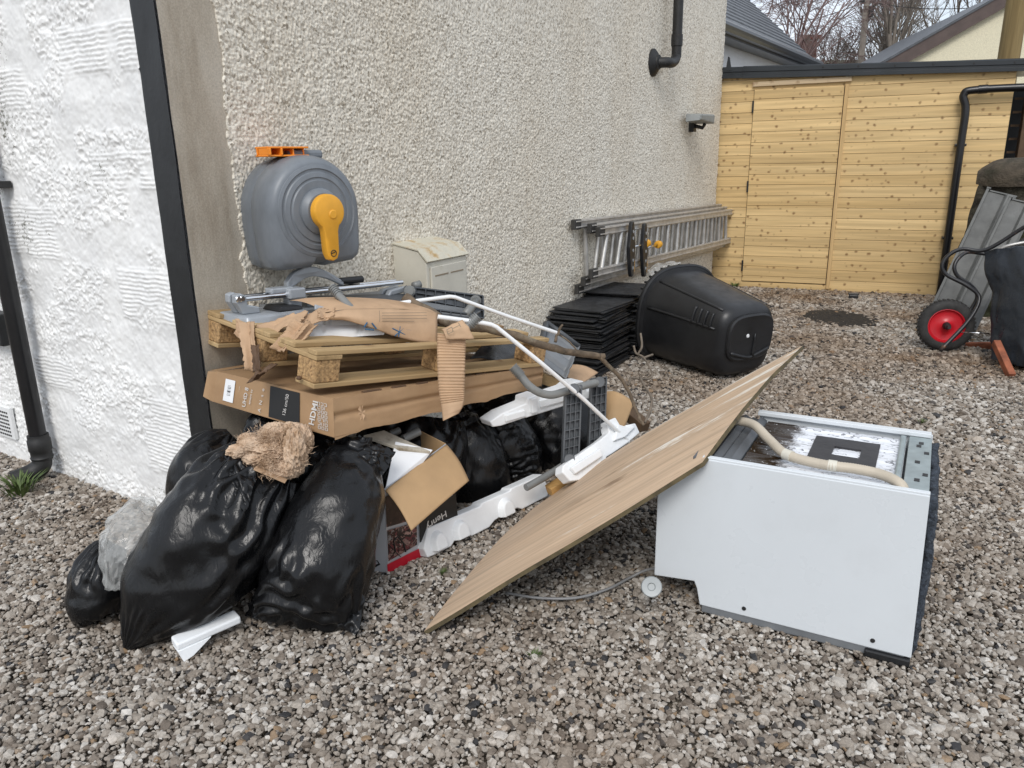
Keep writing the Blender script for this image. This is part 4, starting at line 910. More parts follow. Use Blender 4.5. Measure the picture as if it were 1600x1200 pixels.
# ---- two grey channels leaning on the wall
def channel(px0, py0, d0, px1, py1, d1, w, lab):
    a, b_ = D(px0, py0, d0), D(px1, py1, d1); d = unit(b_ - a); vw = unit((a + b_) / 2 - cC); r_ = unit(np.cross(d, vw)); r_ = r_ if r_ @ cX > 0 else -r_; f_ = -unit(np.cross(r_, d)); f_ = f_ if f_ @ vw < 0 else -f_
    t = thing('steel_channel', lab, 'channel', a, 'channels leaning on the garden wall')
    L_ = np.linalg.norm(b_ - a); prof = [(-w, 0), (-w, .05), (-w * .82, .05), (-w * .82, .012), (w * .25, .012), (w * .42, .04), (w * .8, .04), (w, .025), (w, 0)]
    m = MB(); m.prism([a + r_ * x + f_ * y for x, y in prof], d * L_); m.build('profile', M['channel'], t, bevel=.002)
    m = MB(); m.prism([b_ + r_ * x + f_ * y for x, y in [(-w * 1.02, -.003), (-w * 1.02, .053), (-w * .75, .053), (-w * .75, .02), (w * 1.02, .03), (w * 1.02, -.003)]], d * .012); m.build('end_plate', M['channel'], t)
channel(1469, 505, 6.2, 1563, 305, 6.42, .115, 'longer grey channel section leaning behind the wheelbarrow, left of its pair')
channel(1503, 512, 6.05, 1596, 318, 6.22, .10, 'grey channel section leaning beside the dark wrapped barrow tub, right of its pair')

# ---- wheelbarrow stood on end
wb = thing('wheelbarrow', 'upended wheelbarrow with red wheel, black frame and dark plastic covered tub', 'wheelbarrow', G(1480, 550))
wc = D(1477, 511, 5.72); wc = A(wc[0], wc[1], max(wc[2], .195))
wax = unit(A(-.30, -.92, .06)); wax = unit(wax)
RW = .192
m = MB(); prof = [(-.045, RW * .66), (-.05, RW * .74), (-.048, RW * .86), (-.03, RW * .97), (0, RW), (.03, RW * .97), (.048, RW * .86), (.05, RW * .74), (.045, RW * .66), (0, RW * .64), (-.045, RW * .66)]
m.lathe(wc, wax, UP, prof, 48); ty = m.build('tyre', M['tyre'], wb, smooth=True, angle=40)
m = MB()
for k in range(40):
    t = 2 * math.pi * k / 40; a_ = unit(np.cross(wax, UP)); b2 = np.cross(wax, a_); d = a_ * math.cos(t) + b2 * math.sin(t); m.box(wc + d * RW * .995, wax, d, np.cross(wax, d), .06, .008, .014)
m.build('tread', M['tyre'], ty)
m = MB(); m.lathe(wc, wax, UP, [(-.03, .02), (-.035, RW * .66), (.038, RW * .665), (.040, RW * .62), (.02, RW * .56), (.012, RW * .40), (.02, RW * .22), (.03, RW * .15), (.03, .02)], 40); m.build('rim', M['red'], wb, smooth=True, angle=35)
m = MB(); m.tube([wc - wax * .12, wc + wax * .13], .012, 12); m.lathe(wc + wax * .03, wax, UP, [(0, .028), (.03, .026), (.05, .018)], 16); m.build('axle', M['iron'], wb, smooth=True, angle=40)
T1 = [(1640, 333, 5.2), (1600, 355, 5.35), (1541, 390, 5.5), (1503, 389, 5.58), (1481, 400, 5.62), (1472, 416, 5.64), (1480, 430, 5.64), (1512, 447, 5.6), (1530, 466, 5.58), (1514, 500, 5.56), (1469, 548, 5.55)]
T2 = [(1640, 350, 5.6), (1600, 375, 5.7), (1562, 398, 5.78), (1535, 396, 5.82), (1512, 394, 5.84), (1497, 404, 5.84), (1491, 418, 5.84), (1497, 432, 5.84), (1517, 446, 5.82), (1527, 462, 5.82), (1518, 482, 5.84), (1500, 505, 5.86)]
for T_ in (T1, T2):
    m = MB(); m.tube(spline([D(*q) for q in T_], 6), .0145, 12); m.build('frame_tube', PM('chipped black frame', (.016, .016, .018), .35, .3, 10, .1, 60, stain=(.16, .07, .03), ss=9, sth=(.6, .72)) if T_ is T1 else bpy.data.materials['chipped black frame'], wb, smooth=True)
m = MB(); m.tube([D(1500, 519, 5.6), D(1546, 521, 5.5)], .004, 8); m.build('stay_rod', M['chrome'], wb, smooth=True)
m = MB(); a, b_ = D(1556, 535, 5.25), D(1580, 588, 5.05); b_ = A(b_[0], b_[1], max(0, b_[2])); m.bar(a, b_, .045, .05); m.build('leg', M['rust'], wb, bevel=.004)
m = MB(); a, b_ = D(1505, 545, 5.9), D(1565, 545, 5.75); m.bar(a, b_, .05, .10); m.build('brace', M['rust'], wb, bevel=.006)
# tub with dark sheet
nu, nv = 121, 141
U, V = np.meshgrid(np.linspace(0, 1, nu), np.linspace(0, 1, nv), indexing='ij')
qa = [D(1538, 392, 5.55), D(1680, 372, 5.1), D(1660, 590, 4.9), D(1553, 560, 5.35)]
P = (qa[0] * ((1 - U) * (1 - V))[..., None] + qa[1] * (U * (1 - V))[..., None] + qa[2] * (U * V)[..., None] + qa[3] * ((1 - U) * V)[..., None])
nn = unit(np.cross(qa[1] - qa[0], qa[3] - qa[0])); nn = nn if nn @ (cC - qa[0]) > 0 else -nn
bul = np.sin(np.pi * U) ** .6 * np.sin(np.pi * V) ** .7
P = P + nn * (bul * .07)[..., None] - cX * ((np.sin(np.pi * V) * -.05 + (fbm(V * 2.6, V * 0, 0, 2, 7) - .5) * .16) * (1 - U) ** 2)[..., None]
P = crumple(P, ex_u=1.05, ex_v=1.06, it=200, closed=False, seed=4, amp=.012, pin_v=False, hmax=.014, depth=.010, floor=-1, ends=1.0, lp=.3)
gridmesh('tub_cover', P, M['tarp'], wb)
qb = [qa[0] * .82 + qa[1] * .18, qa[1], qa[2], qa[3] * .82 + qa[2] * .18]; m = MB(); m.hexa([qb[3] - nn * .34, qb[2] - nn * .34, qb[2] - nn * .06, qb[3] - nn * .06, qb[0] - nn * .3, qb[1] - nn * .3, qb[1] - nn * .05, qb[0] - nn * .05]); m.build('tub', M['iron'], wb, bevel=.03)
m = MB(); rimp = [D(1556, 392, 5.5), D(1575, 384, 5.45), D(1605, 378, 5.4), D(1650, 370, 5.3)]; m.tube(spline(rimp, 5), .011, 8); m.build('tub_rim', M['alu'], wb, smooth=True)

# ---- drain cover in the gravel
m = MB(); a = G(1310, 497); Pq = np.zeros((40, 8, 3))
for i in range(40):
    t = 2 * math.pi * i / 40; rad = .17 + .16 * fbm(A(math.cos(t) * 1.6 + 4), A(math.sin(t) * 1.6 + 4), 0, 3, 5)[0]
    for k in range(8):
        f = k / 7 * .97 + .03; Pq[i, k] = a + A(math.cos(t) * rad * f * 1.15, math.sin(t) * rad * f * 1.6, .016 * (1 - f ** 3) + .012 * vnoise(A(i * .9), A(k * 1.3), 0, 3)[0])
m.grid(Pq, closeu=True); tag(m.build('soil_patch', PM('damp black soil', (.02, .017, .014), .8, .5, 30, 1.0, 60, .02), smooth=True), 'irregular dark patch of damp soil in the gravel before the shed', 'soil patch')
m = MB(); a = G(1333, 467); m.box(a + UP * .02, sdx, sdn, UP, .09, .05, .05); m.box(a + UP * .05, sdx, sdn, UP, .11, .02, .02); tag(m.build('plastic_stub', M['black_plastic'], bevel=.01), 'small black plastic cap on the gravel at the shed foot', 'stub')

# ---- buildings beyond
E1 = D(1140, 42, 12.0); zE = E1[2]; E2 = G(1277, 99, zE); ed = unit(E2 - E1); eb = A(-ed[1], ed[0], 0); eb = eb if eb @ A(-1, .3, 0) > 0 else -eb
sh = thing('slate_house', 'white cottage with grey slate roof behind the shed', 'house', A(*(E1 + eb * 2)[:2], 0))
E0 = E1 - ed * 4
pit = math.tan(math.radians(42)); RWd = 3.4
ridge0, ridge1 = E0 + eb * RWd + UP * RWd * pit, E2 + eb * RWd + UP * RWd * pit
m = MB(); ns = 26
for k in range(ns):
    f0_, f1_ = k / ns, (k + 1.15) / ns; th = UP * .03
    a, b_, c_, d_ = [E0 * (1 - f) + ridge0 * f for f in (f0_,)][0], E2 * (1 - f0_) + ridge1 * f0_, E2 * (1 - f1_) + ridge1 * f1_, E0 * (1 - f1_) + ridge0 * f1_
    m.hexa([a, b_, c_ - UP * .02, d_ - UP * .02, a + th, b_ + th, c_, d_])
m.build('roof', M['roof_slate'], sh)
m = MB(); wI = eb * .28; m.hexa([A(*(E0 + wI)[:2], 0), A(*(E2 + wI - ed * .2)[:2], 0), A(*(E2 + eb * 6 - ed * .2)[:2], 0), A(*(E0 + eb * 6)[:2], 0), E0 + wI - UP * .05, E2 + wI - ed * .2 - UP * .05, E2 + eb * 6 - ed * .2 - UP * .05, E0 + eb * 6 - UP * .05]); m.build('wall', M['white_render'], sh)
m = MB(); m.prism([E2 + wI - ed * .2, E2 + eb * 6.5 - ed * .2, ridge1 - ed * .2 - UP * .1], -ed * .2); m.build('gable', M['white_render'], sh)
m = MB(); m.tube([E0 - eb * .05 - UP * .04, E2 - eb * .05 - UP * .04], .09, 12); m.bar(E0 + eb * .12 - UP * .12, E2 + eb * .12 - UP * .12, .28, .10); m.build('gutter', M['black_gloss'], sh)
m = MB(); m.hexa([ridge0 + eb * -.02, ridge1 + eb * -.02, ridge1 + eb * 3.4 - UP * 3.4 * pit, ridge0 + eb * 3.4 - UP * 3.4 * pit, ridge0 + UP * .05, ridge1 + UP * .05, ridge1 + eb * 3.4 - UP * (3.4 * pit - .05), ridge0 + eb * 3.4 - UP * (3.4 * pit - .05)]); m.build('rear_roof', M['roof_slate'], sh)
# cream gable house at right
dG = 15.0
vl, vr = D(1396, 97, dG), D(1581, -6, dG)
gx = unit(A(1, -.18, 0)); gy = A(.18, 1, 0); gy = unit(gy)
ch_ = thing('cream_house', 'cream roughcast gable with dark barge board above the shed roof', 'house', A(vr[0], vr[1], 0))
gO2 = A(vr[0], vr[1], 0)
def Cpx(px, py):
    P = onplane(px, py, gO2, -gy); v = P - gO2; return float(v @ gx), float(v[2])
l_, lz = Cpx(1396, 97); az = Cpx(1581, -8)[1]; slp = (az - lz) / (0 - l_)
Wd_ = 4.6; ez = az - slp * Wd_
def Cp(x, y, z): return gO2 + gx * x + gy * y + UP * z
m = MB(); m.prism([Cp(-Wd_, 0, 0), Cp(Wd_, 0, 0), Cp(Wd_, 0, ez), Cp(0, 0, az - .05), Cp(-Wd_, 0, ez)], gy * 7); m.build('gable_wall', M['cream_render'], ch_)
for s_ in (-1, 1):
    m = MB(); m.hexa([Cp(0, -.12, az - .16), Cp(s_ * (Wd_ + .3), -.12, ez - slp * .3 - .16), Cp(s_ * (Wd_ + .3), -.06, ez - slp * .3 - .16), Cp(0, -.06, az - .16), Cp(0, -.12, az + .10), Cp(s_ * (Wd_ + .3), -.12, ez - slp * .3 + .10), Cp(s_ * (Wd_ + .3), -.06, ez - slp * .3 + .10), Cp(0, -.06, az + .10)]); m.build('barge_board', M['barge'], ch_)
    m = MB(); m.hexa([Cp(0, -.14, az + .10), Cp(s_ * (Wd_ + .35), -.14, ez - slp * .35 + .10), Cp(s_ * (Wd_ + .35), 7.2, ez - slp * .35 + .10), Cp(0, 7.2, az + .10), Cp(0, -.14, az + .15), Cp(s_ * (Wd_ + .35), -.14, ez - slp * .35 + .15), Cp(s_ * (Wd_ + .35), 7.2, ez - slp * .35 + .15), Cp(0, 7.2, az + .15)]); m.build('roof', M['roof_slate'], ch_)
# far tiled roof
dm = 34.0; a, b_ = D(1283, 98, dm), D(1416, 98, dm); t0, t1 = D(1302, 75, dm), D(1405, 73, dm)
mr_ = thing('far_house', 'distant low house with mossy hipped roof among bare trees', 'house', A(*((a + b_) / 2)[:2], 0))
bk = A(0, 4.5, 0); m = MB(); m.add([a, b_, b_ + bk * 2, a + bk * 2, t0 + bk, t1 + bk], [(0, 1, 5, 4), (1, 2, 5), (2, 3, 4, 5), (3, 0, 4), (0, 3, 2, 1)]); m.build('roof', M['moss_roof'], mr_)
m = MB(); m.hexa([A(a[0] + .4, a[1] + .4, 0), A(b_[0] - .4, b_[1] + .4, 0), A(b_[0] - .4, b_[1] + 8.5, 0), A(a[0] + .4, a[1] + 8.5, 0), a + A(.4, .4, 0), b_ + A(-.4, .4, 0), b_ + A(-.4, 8.5, 0), a + A(.4, 8.5, 0)]); m.build('wall', M['cream_render'], mr_)
a, b_ = D(1262, 60, 30), D(1278, 60, 30)
m = MB(); m.hexa([A(a[0], a[1], 0), A(b_[0], b_[1], 0), A(b_[0], b_[1] + .8, 0), A(a[0], a[1] + .8, 0), a, b_, b_ + A(0, .8, 0), a + A(0, .8, 0)]); m.box((a + b_) / 2 + A(0, .4, .05), A(1, 0, 0), A(0, 1, 0), UP, .62, 1.0, .14)
tag(m.build('chimney_stack', M['brick']), 'dull red brick chimney stack behind the slate roof', 'chimney')
# posts and wires
tp = D(1350, 40, 24); top = D(1353, -60, 24)
tpo = thing('telegraph_pole', 'slim dark telegraph pole among the bare trees', 'pole', A(tp[0], tp[1], 0))
m = MB(); m.tube([A(tp[0], tp[1], 0), A(tp[0] + .02, tp[1], top[2])], [.105, .085], 12); m.build('pole', M['tree_bark'], tpo, smooth=True)
z_ = D(1355, 20, 24)[2]; m = MB(); m.box(A(tp[0] + .12, tp[1] - .1, z_), A(1, 0, 0), A(0, 1, 0), UP, .13, .16, .32); m.build('junction_box', M['iron'], tpo, bevel=.02)
m = MB(); z2 = D(1355, 4, 24)[2]; m.box(A(tp[0], tp[1], z2), A(1, 0, 0), A(0, 1, 0), UP, .45, .06, .06); m.build('bracket', M['iron'], tpo)
wp = D(1580, 60, 11.2)
m = MB(); m.tube([A(wp[0] + .0, wp[1], 0), A(wp[0] + .01, wp[1], 4.6)], [.150, .140], 20); tag(m.build('timber_post', M['timber_post'], smooth=True, angle=60), 'thick weathered timber post in front of the cream gable', 'post')
def wire(a, b_, sag, lab):
    pts = [a * (1 - t) + b_ * t - UP * sag * 4 * t * (1 - t) for t in np.linspace(0, 1, 14)]; m = MB(); m.tube(pts, .012, 6); tag(m.build('overhead_cable', M['iron'], smooth=True), lab, 'cable')
wire(A(tp[0], tp[1], z2), D(1160, 40, 30), .25, 'thin overhead cable left of the telegraph pole')
wire(A(tp[0], tp[1], z2), D(1700, -20, 20), .35, 'thin overhead cable right of the telegraph pole')
# bare trees
def tree(px, dep, h, seed, mat, lab, spread=.5, droop=0.0, trunk=.10, n0=5):
    rs = random.Random(seed); base = D(px, 90, dep); base = A(base[0], base[1], 0)
    t = thing('bare_tree', lab, 'tree', base, 'bare trees behind the shed')
    tm, cm = MB(), MB()
    def grow(p, d, l, r, lev):
        pts = [p]; q = p; dd = d
        ns_ = 4 if lev < 3 else 3
        for i in range(ns_):
            dd = unit(dd + A(rs.gauss(0, .10), rs.gauss(0, .10), rs.gauss(.03, .06) - droop * lev * .06)); q = q + dd * l / ns_; pts.append(q)
        (tm if lev == 0 else cm).tube(pts, list(np.linspace(r, r * .55, len(pts))), 6 if lev < 2 else (4 if lev < 3 else 3), cap=False)
        if lev >= 5: return
        k = {0: n0, 1: 4, 2: 4, 3: 4, 4: 3}[lev]
        for i in range(k):
            f = rs.uniform(.35, 1) if lev else rs.uniform(.45, 1); j = min(int(f * ns_), ns_ - 1); u = f * ns_ - j; st = pts[j] * (1 - u) + pts[j + 1] * u
            nd = unit(dd * (1 - spread * .35) + A(rs.gauss(0, spread), rs.gauss(0, spread), rs.gauss(.15, spread * .5)))
            grow(st, nd, l * rs.uniform(.48, .72), max(r * .5 * rs.uniform(.8, 1.1), .006), lev + 1)
    grow(base, UP, h * .45, trunk, 0)
    tm.build('trunk', mat, t, smooth=True, recalc=False); cm.build('crown', mat, t, smooth=True, recalc=False)
tree(1225, 23, 9.5, 1, M['tree_red'], 'drooping reddish bare tree just right of the slate roof', .45, .9, .10, 7)
tree(1255, 27, 8.5, 2, M['tree_red'], 'reddish bare tree behind the brick chimney stack', .45, .7, .10, 7)
tree(1312, 26, 6.3, 3, M['tree_bark'], 'low bare tree with fine twigs left of the telegraph pole', .5, 0, .09, 7)
tree(1385, 27, 8.6, 4, M['tree_bark'], 'tall bare tree with upright branches just right of the telegraph pole', .38, 0, .12, 7)
tree(1435, 25, 10, 5, M['tree_bark'], 'tallest bare tree with thick leaning stem midway to the cream gable', .40, 0, .15, 7)
tree(1490, 27, 9.5, 6, M['tree_bark'], 'bare tree rising directly behind the barge board of the cream gable', .42, 0, .12, 7)
# ================================================================== THE PILE
def bilin(q, U, V):
    U = np.asarray(U, float)[..., None]; V = np.asarray(V, float)[..., None]
    return q[0] * (1 - U) * (1 - V) + q[1] * U * (1 - V) + q[2] * U * V + q[3] * (1 - U) * V
def sheet(q, nu, nv, fn=None):
    U, V = np.meshgrid(np.linspace(0, 1, nu), np.linspace(0, 1, nv), indexing='ij')
    P = bilin(q, U, V); n = unit(np.cross(q[1] - q[0], q[3] - q[0])); n = n if n @ (cC - q[0]) > 0 else -n
    return P, U, V, n

# ---- refuse sacks
def sack(name_lab, st, seed, ex=(1.16, 1.13), parts=None, floor=.004, depth=.009, lump=.022, expo=2.4, amp=.006, nu=220, nv=150, mat=None, it=300, hmax=.016, bend=.012, group='black refuse sacks in the heap'):
    P = loft(st, nu, nv, expo, seed, lump); P = crumple(P, ex_u=ex[0], ex_v=ex[1], it=it, seed=seed, amp=amp, depth=depth, floor=floor, pin_v=False, bend=bend, hmax=hmax, ends=1.0)
    base = A(P[..., 0].mean(), P[..., 1].mean(), P[..., 2].min())
    t = thing('refuse_sack', name_lab, 'refuse sack', base, group)
    closed_mesh('sack_film', P, mat or M['sack'], t)
    return t
def flap(t, q, seed, name='loose_film', bow=.02, mat=None, nu=50, nv=50, amp=.012):
    P, U, V, n = sheet([D(*p) for p in q], nu, nv)
    P = P + n * (bow * np.sin(np.pi * U) * np.sin(np.pi * V))[..., None]
    P = crumple(P, ex_u=1.15, ex_v=1.12, it=140, closed=False, seed=seed, amp=amp, pin_v=False, push=.0, depth=.015, hmax=.018, floor=0.003)
    return gridmesh(name, P, mat or M['sack'], t)
bagL = sack('bulging black sack at front left, open top full of insulation wool',
    [(197, 1014, 2.36, 8, .03), (214, 992, 2.37, 30, .08), (248, 948, 2.39, 64, .14), (290, 896, 2.42, 86, .17), (330, 844, 2.46, 94, .18), (370, 792, 2.50, 88, .17), (402, 752, 2.54, 74, .15), (420, 728, 2.57, 60, .12)], 1)
flap(bagL, [(338, 745, 2.42), (352, 696, 2.46), (402, 738, 2.385), (384, 800, 2.32)], 31)
bagR = sack('slumped black sack right of the insulation sack, broad face to the yard',
    [(476, 978, 2.43, 82, .03, 9), (481, 950, 2.44, 80, .11, 9), (492, 905, 2.47, 80, .17, 6), (510, 848, 2.51, 82, .19, 2), (526, 792, 2.55, 76, .18, 0), (537, 748, 2.58, 58, .15, 0), (545, 708, 2.61, 38, .09, 0), (552, 684, 2.62, 28, .04, 0)], 2, expo=2.2)
flap(bagR, [(548, 722, 2.52), (560, 682, 2.62), (618, 706, 2.64), (598, 742, 2.58)], 32)
flap(bagR, [(528, 978, 2.40), (548, 915, 2.41), (574, 905, 2.46), (560, 992, 2.37)], 33, 'corner_tuft', .01)
flap(bagR, [(383, 962, 2.48), (408, 900, 2.47), (440, 930, 2.40), (430, 972, 2.41)], 36, 'corner_tuft', .01)
sack('small rear black sack between the white wall and the insulation sack',
    [(306, 830, 2.72, 36, .09), (312, 790, 2.72, 46, .13), (318, 750, 2.73, 50, .14), (330, 718, 2.74, 46, .12), (345, 695, 2.75, 32, .07), (362, 680, 2.76, 12, .03)], 3)
sack('flattest black sack at far left under the clear crumpled plastic bag',
    [(168, 962, 2.52, 30, .06), (158, 940, 2.53, 44, .11), (160, 905, 2.54, 42, .12), (166, 872, 2.56, 30, .09), (180, 850, 2.58, 14, .04)], 4, amp=.01)
sack('black sack standing right of the open picture printed box',
    [(746, 800, 3.42, 40, .09), (750, 770, 3.42, 50, .14), (747, 733, 3.42, 50, .16), (736, 698, 3.40, 42, .14), (720, 664, 3.38, 30, .10), (708, 638, 3.36, 14, .05)], 5)
sack('crumpled black sack below the upper polystyrene strip, beside the lattice leg',
    [(816, 748, 3.55, 30, .06), (812, 725, 3.55, 40, .11), (800, 700, 3.55, 46, .13), (786, 672, 3.55, 42, .12), (772, 645, 3.55, 32, .08)], 6, amp=.01)
sack('black sack behind the two lattice legs at the back of the heap',
    [(878, 735, 3.75, 70, .12), (880, 705, 3.75, 84, .17), (884, 668, 3.76, 84, .18), (894, 628, 3.80, 66, .14), (904, 596, 3.82, 36, .06)], 8)
sack('added black sack filling the dark void beneath the flat cardboard box, behind the printed box',  # added sack: its black film stands in for the dark void under the carton
    [(640, 780, 3.25, 70, .12), (640, 730, 3.25, 84, .15), (645, 690, 3.26, 86, .15), (650, 650, 3.28, 74, .12)], 9)
sack('added black sack darkening the void beneath the flat box, just behind the insulation wool',  # another added sack, there to keep the space under the carton dark
    [(450, 800, 2.88, 80, .14), (455, 740, 2.88, 88, .16), (465, 690, 2.90, 84, .15), (480, 655, 2.92, 60, .10)], 10)
sack('added black sack keeping the gap dark low behind the upper polystyrene strip',  # added filler so that the gap behind the foam reads black, not gravel
    [(790, 690, 3.85, 60, .1), (792, 665, 3.85, 84, .16), (795, 635, 3.86, 84, .16), (798, 600, 3.88, 64, .1)], 11)

# ---- insulation wool
def wool(q, seed):
    c_, rx, rz, ry = q
    th, ph = np.meshgrid(np.linspace(0, 2 * np.pi, 150, endpoint=False), np.linspace(.02, np.pi - .02, 90), indexing='ij')
    d = np.stack([np.cos(th) * np.sin(ph), np.sin(th) * np.sin(ph), np.cos(ph)], -1)
    big_ = (1 - np.abs(2 * fbm(d[..., 0] * 2.1 + seed, d[..., 1] * 2.1, d[..., 2] * 2.1, 3, seed) - 1)); sm = fbm(d[..., 0] * 8, d[..., 1] * 8, d[..., 2] * 8, 5, seed + 3); vs_ = fbm(d[..., 0] * 26, d[..., 1] * 26, d[..., 2] * 26, 3, seed + 5)
    rr = .72 + .38 * big_ + .30 * (sm - .5) + .10 * (vs_ - .5)
    return c_ + cX * (d[..., 0] * rr * rx)[..., None] + cF * (d[..., 1] * rr * ry)[..., None] + cU * (d[..., 2] * rr * rz)[..., None]
M['wool'] = PM('mineral wool', (.60, .45, .325), .95, .30, 14, 1.0, 50, .014, stain=(.30, .19, .11), ss=12, sth=(.46, .66), spec=.05, stretch=(1, 1, .55))
wl = thing('insulation_wool', 'buff mineral wool tufts bulging from the open sack under the box', 'insulation', D(425, 715, 2.55), None)
for i, (x, y, d_, a, b_, c_) in enumerate(((376, 706, 2.45, .040, .026, .05), (398, 697, 2.46, .05, .030, .05), (432, 680, 2.50, .055, .040, .05), (424, 704, 2.46, .065, .032, .06), (462, 706, 2.45, .036, .075, .06), (448, 730, 2.45, .050, .035, .05), (474, 688, 2.50, .030, .05, .05), (402, 717, 2.43, .045, .022, .04), (455, 674, 2.53, .05, .03, .05), (422, 722, 2.44, .040, .026, .04), (388, 686, 2.49, .03, .02, .04))):
    closed_mesh('wool_tuft', wool((D(x, y, d_), a, b_, c_), i + 2), M['wool'], wl)
rs = random.Random(5); m = MB()
for i in range(2600):                     # loose fibres standing off the tufts
    x, y = rs.gauss(424, 30), rs.gauss(706, 20)
    if ((x - 424) / 62) ** 2 + ((y - 706 + (x - 424) * -.0) / 44) ** 2 > 1: continue
    p = D(x, y, 2.395 + abs(x - 424) / 62 * .04 + (720 - y) / 40 * .035 + rs.uniform(-.01, .02)); d = unit(A(rs.gauss(0, 1), rs.gauss(0, 1), rs.gauss(.1, .7))); e = unit(A(rs.gauss(0, 1), rs.gauss(0, 1), rs.gauss(0, 1))); l = rs.uniform(.012, .034); w_ = .0009
    p1_, p2_ = p + d * l * .5 + e * l * .15, p + d * l; m.add([p - e * w_, p + e * w_, p1_ + e * w_, p1_ - e * w_, p2_], [(0, 1, 2, 3), (3, 2, 4)])
m.build('loose_fibre', M['wool'], wl, recalc=False)
m = MB(); m.bar(D(398, 731, 2.39), D(447, 752, 2.40), .02, .006); m.build('lath', M['card_light'], wl)

# ---- clear plastic bag
P = loft([(192, 915, 2.42, 16, .04), (190, 885, 2.43, 26, .07), (198, 855, 2.46, 36, .09), (214, 828, 2.49, 42, .10), (228, 810, 2.52, 38, .08), (244, 800, 2.55, 18, .04)], 38, 24, 2.1, 21, .03, lf=9)
_r = np.random.default_rng(21); q_ = P - P.mean((0, 1)); q_ = q_ / np.linalg.norm(q_, axis=2, keepdims=True)
fold_ = 1 - np.abs(2 * fbm(P[..., 0] * 14, P[..., 1] * 14, P[..., 2] * 14, 2, 4) - 1)
P = P + q_ * ((fold_ - .6) * .045 + _r.uniform(-.005, .005, P.shape[:2]))[..., None]; P[..., 2] = np.maximum(P[..., 2], .02)
tg = closed_mesh('plastic_bag', P, M['clear'], smooth=False); tag(tg, 'clear crumpled plastic bag resting on the far left black sack', 'plastic bag')

# ---- cardboard TV box
bt = [D(520, 623, 2.50), D(850, 571, 3.45), None, D(339, 580, 2.85)]; bb = [D(523, 684, 2.50), D(846, 604, 3.45), None, D(331, 627, 2.87)]
bt[2] = bt[1] + bt[3] - bt[0]; bb[2] = bb[1] + bb[3] - bb[0]
box = thing('flat_box', 'long flat brown television carton with black label, lying on the sacks', 'cardboard box', bb[0])
def face_mesh(q, nu, nv, seed, amp=.006, crush=None):
    P, U, V, n = sheet(q, nu, nv); w = np.minimum(1, 8 * np.minimum.reduce([U, 1 - U, V, 1 - V]) + .0)
    P = P + n * ((fbm(U * 5, V * 3, 0, 3, seed) - .5) * amp * 2 * w)[..., None]
    if crush: P = P + crush(U, V, n)
    return P
NF = 60
# long front: folded in along a lengthwise crease, bottom edge ragged
def cr_front(U, V, n): return (n * (-.012 * np.exp(-((V - .55) / .07) ** 2) + .012 * np.clip(1 - V * 2, 0, 1) * 0)[..., None] - UP * ((1 - V) ** 2 * (fbm(U * 9, U * 0, 0, 3, 4) - .5) * .03)[..., None])
fq = [bb[0], bb[1], bt[1], bt[0]]
P = face_mesh(fq, 80, 24, 3, .005, cr_front); gridmesh('long_side', P, M['card'], box)
sq = [bb[3], bb[0], bt[0], bt[3]]
P = face_mesh(sq, 40, 14, 5, .002); gridmesh('printed_end', P, M['card'], box)
P = face_mesh([bt[0], bt[1], bt[2], bt[3]], 60, 40, 6, .008); gridmesh('top_panel', P, M['card'], box)
P = face_mesh([bb[0], bb[1], bb[2], bb[3]], 20, 20, 7, .004) ; gridmesh('bottom_panel', P + UP * .003, M['card'], box)
P = face_mesh([bb[1], bb[2], bt[2], bt[1]], 12, 12, 7, .004); gridmesh('far_end', P, M['card'], box)
P = face_mesh([bb[2], bb[3], bt[3], bt[2]], 12, 12, 8, .004); gridmesh('rear_side', P, M['card'], box)
# flap bulging past the left edge
e0, e1 = bt[3], bb[3]; ou = unit(bt[3] - bt[0]); 
P, U, V, n = sheet([e1, e1 + ou * .045 + UP * .012, e0 + ou * .05 - UP * .008, e0], 14, 14); P = P + cF * (-.012 * np.sin(np.pi * U / 2) * 1)[..., None]; gridmesh('end_flap', P, M['card'], box)
P, U, V, n = sheet([e0, e0 + ou * .05 - UP * .004, e0 + ou * .05 + (bt[1] - bt[0]) * .12 + UP * .004, e0 + (bt[1] - bt[0]) * .12 + UP * .006], 10, 10); gridmesh('end_flap', P, M['card'], box)
# print on the end: u along the end (left to right), v up
ex_, ey_ = sq[1] - sq[0], sq[3] - sq[0]; enr = unit(np.cross(ex_, ey_)); enr = enr if enr @ (cC - sq[0]) > 0 else -enr; enr = enr * .0028
def EP(u, v): return bilin(sq, A(u), A(v))[0] + enr
def epatch(u0, v0, u1, v1, mat, name): m = MB(); m.grid(np.array([[EP(u, v) for v in np.linspace(v0, v1, 4)] for u in np.linspace(u0, u1, 6)])); return m.build(name, mat, box, recalc=False)
epatch(.10, .14, .19, .84, M['paper'], 'barcode_label')
for k in range(16):
    w_ = random.Random(k).choice((.012, .02, .03)); v_ = .34 + k * .022; m = MB(); 
    if k % 2 == 0 or w_ > .02: m.add([EP(.13, v_) + enr * .4, EP(.16, v_) + enr * .4, EP(.16, v_ + w_ * .6) + enr * .4, EP(.13, v_ + w_ * .6) + enr * .4], [(0, 1, 2, 3)]); m.build('barcode_bar', M['print_black'], box, recalc=False)
epatch(.50, .05, .745, .95, M['print_black'], 'black_label')
def etext(s, u, v, h, mat, bold=0, sx=1): text_mesh('printed_text', s, EP(u, v) + enr * .5, ey_, -ex_, h, mat, box, bold=bold, sx=sx)
etext('126 cm/50', .635, .20, .0165, M['print_white'], 0, .80)
etext('HDMI', .855, .16, .026, M['print_white'], .02, .95)
etext('UHD 8', .305, .12, .020, M['print_white'], .008, .9); etext('smart tv', .345, .25, .012, M['print_white'])
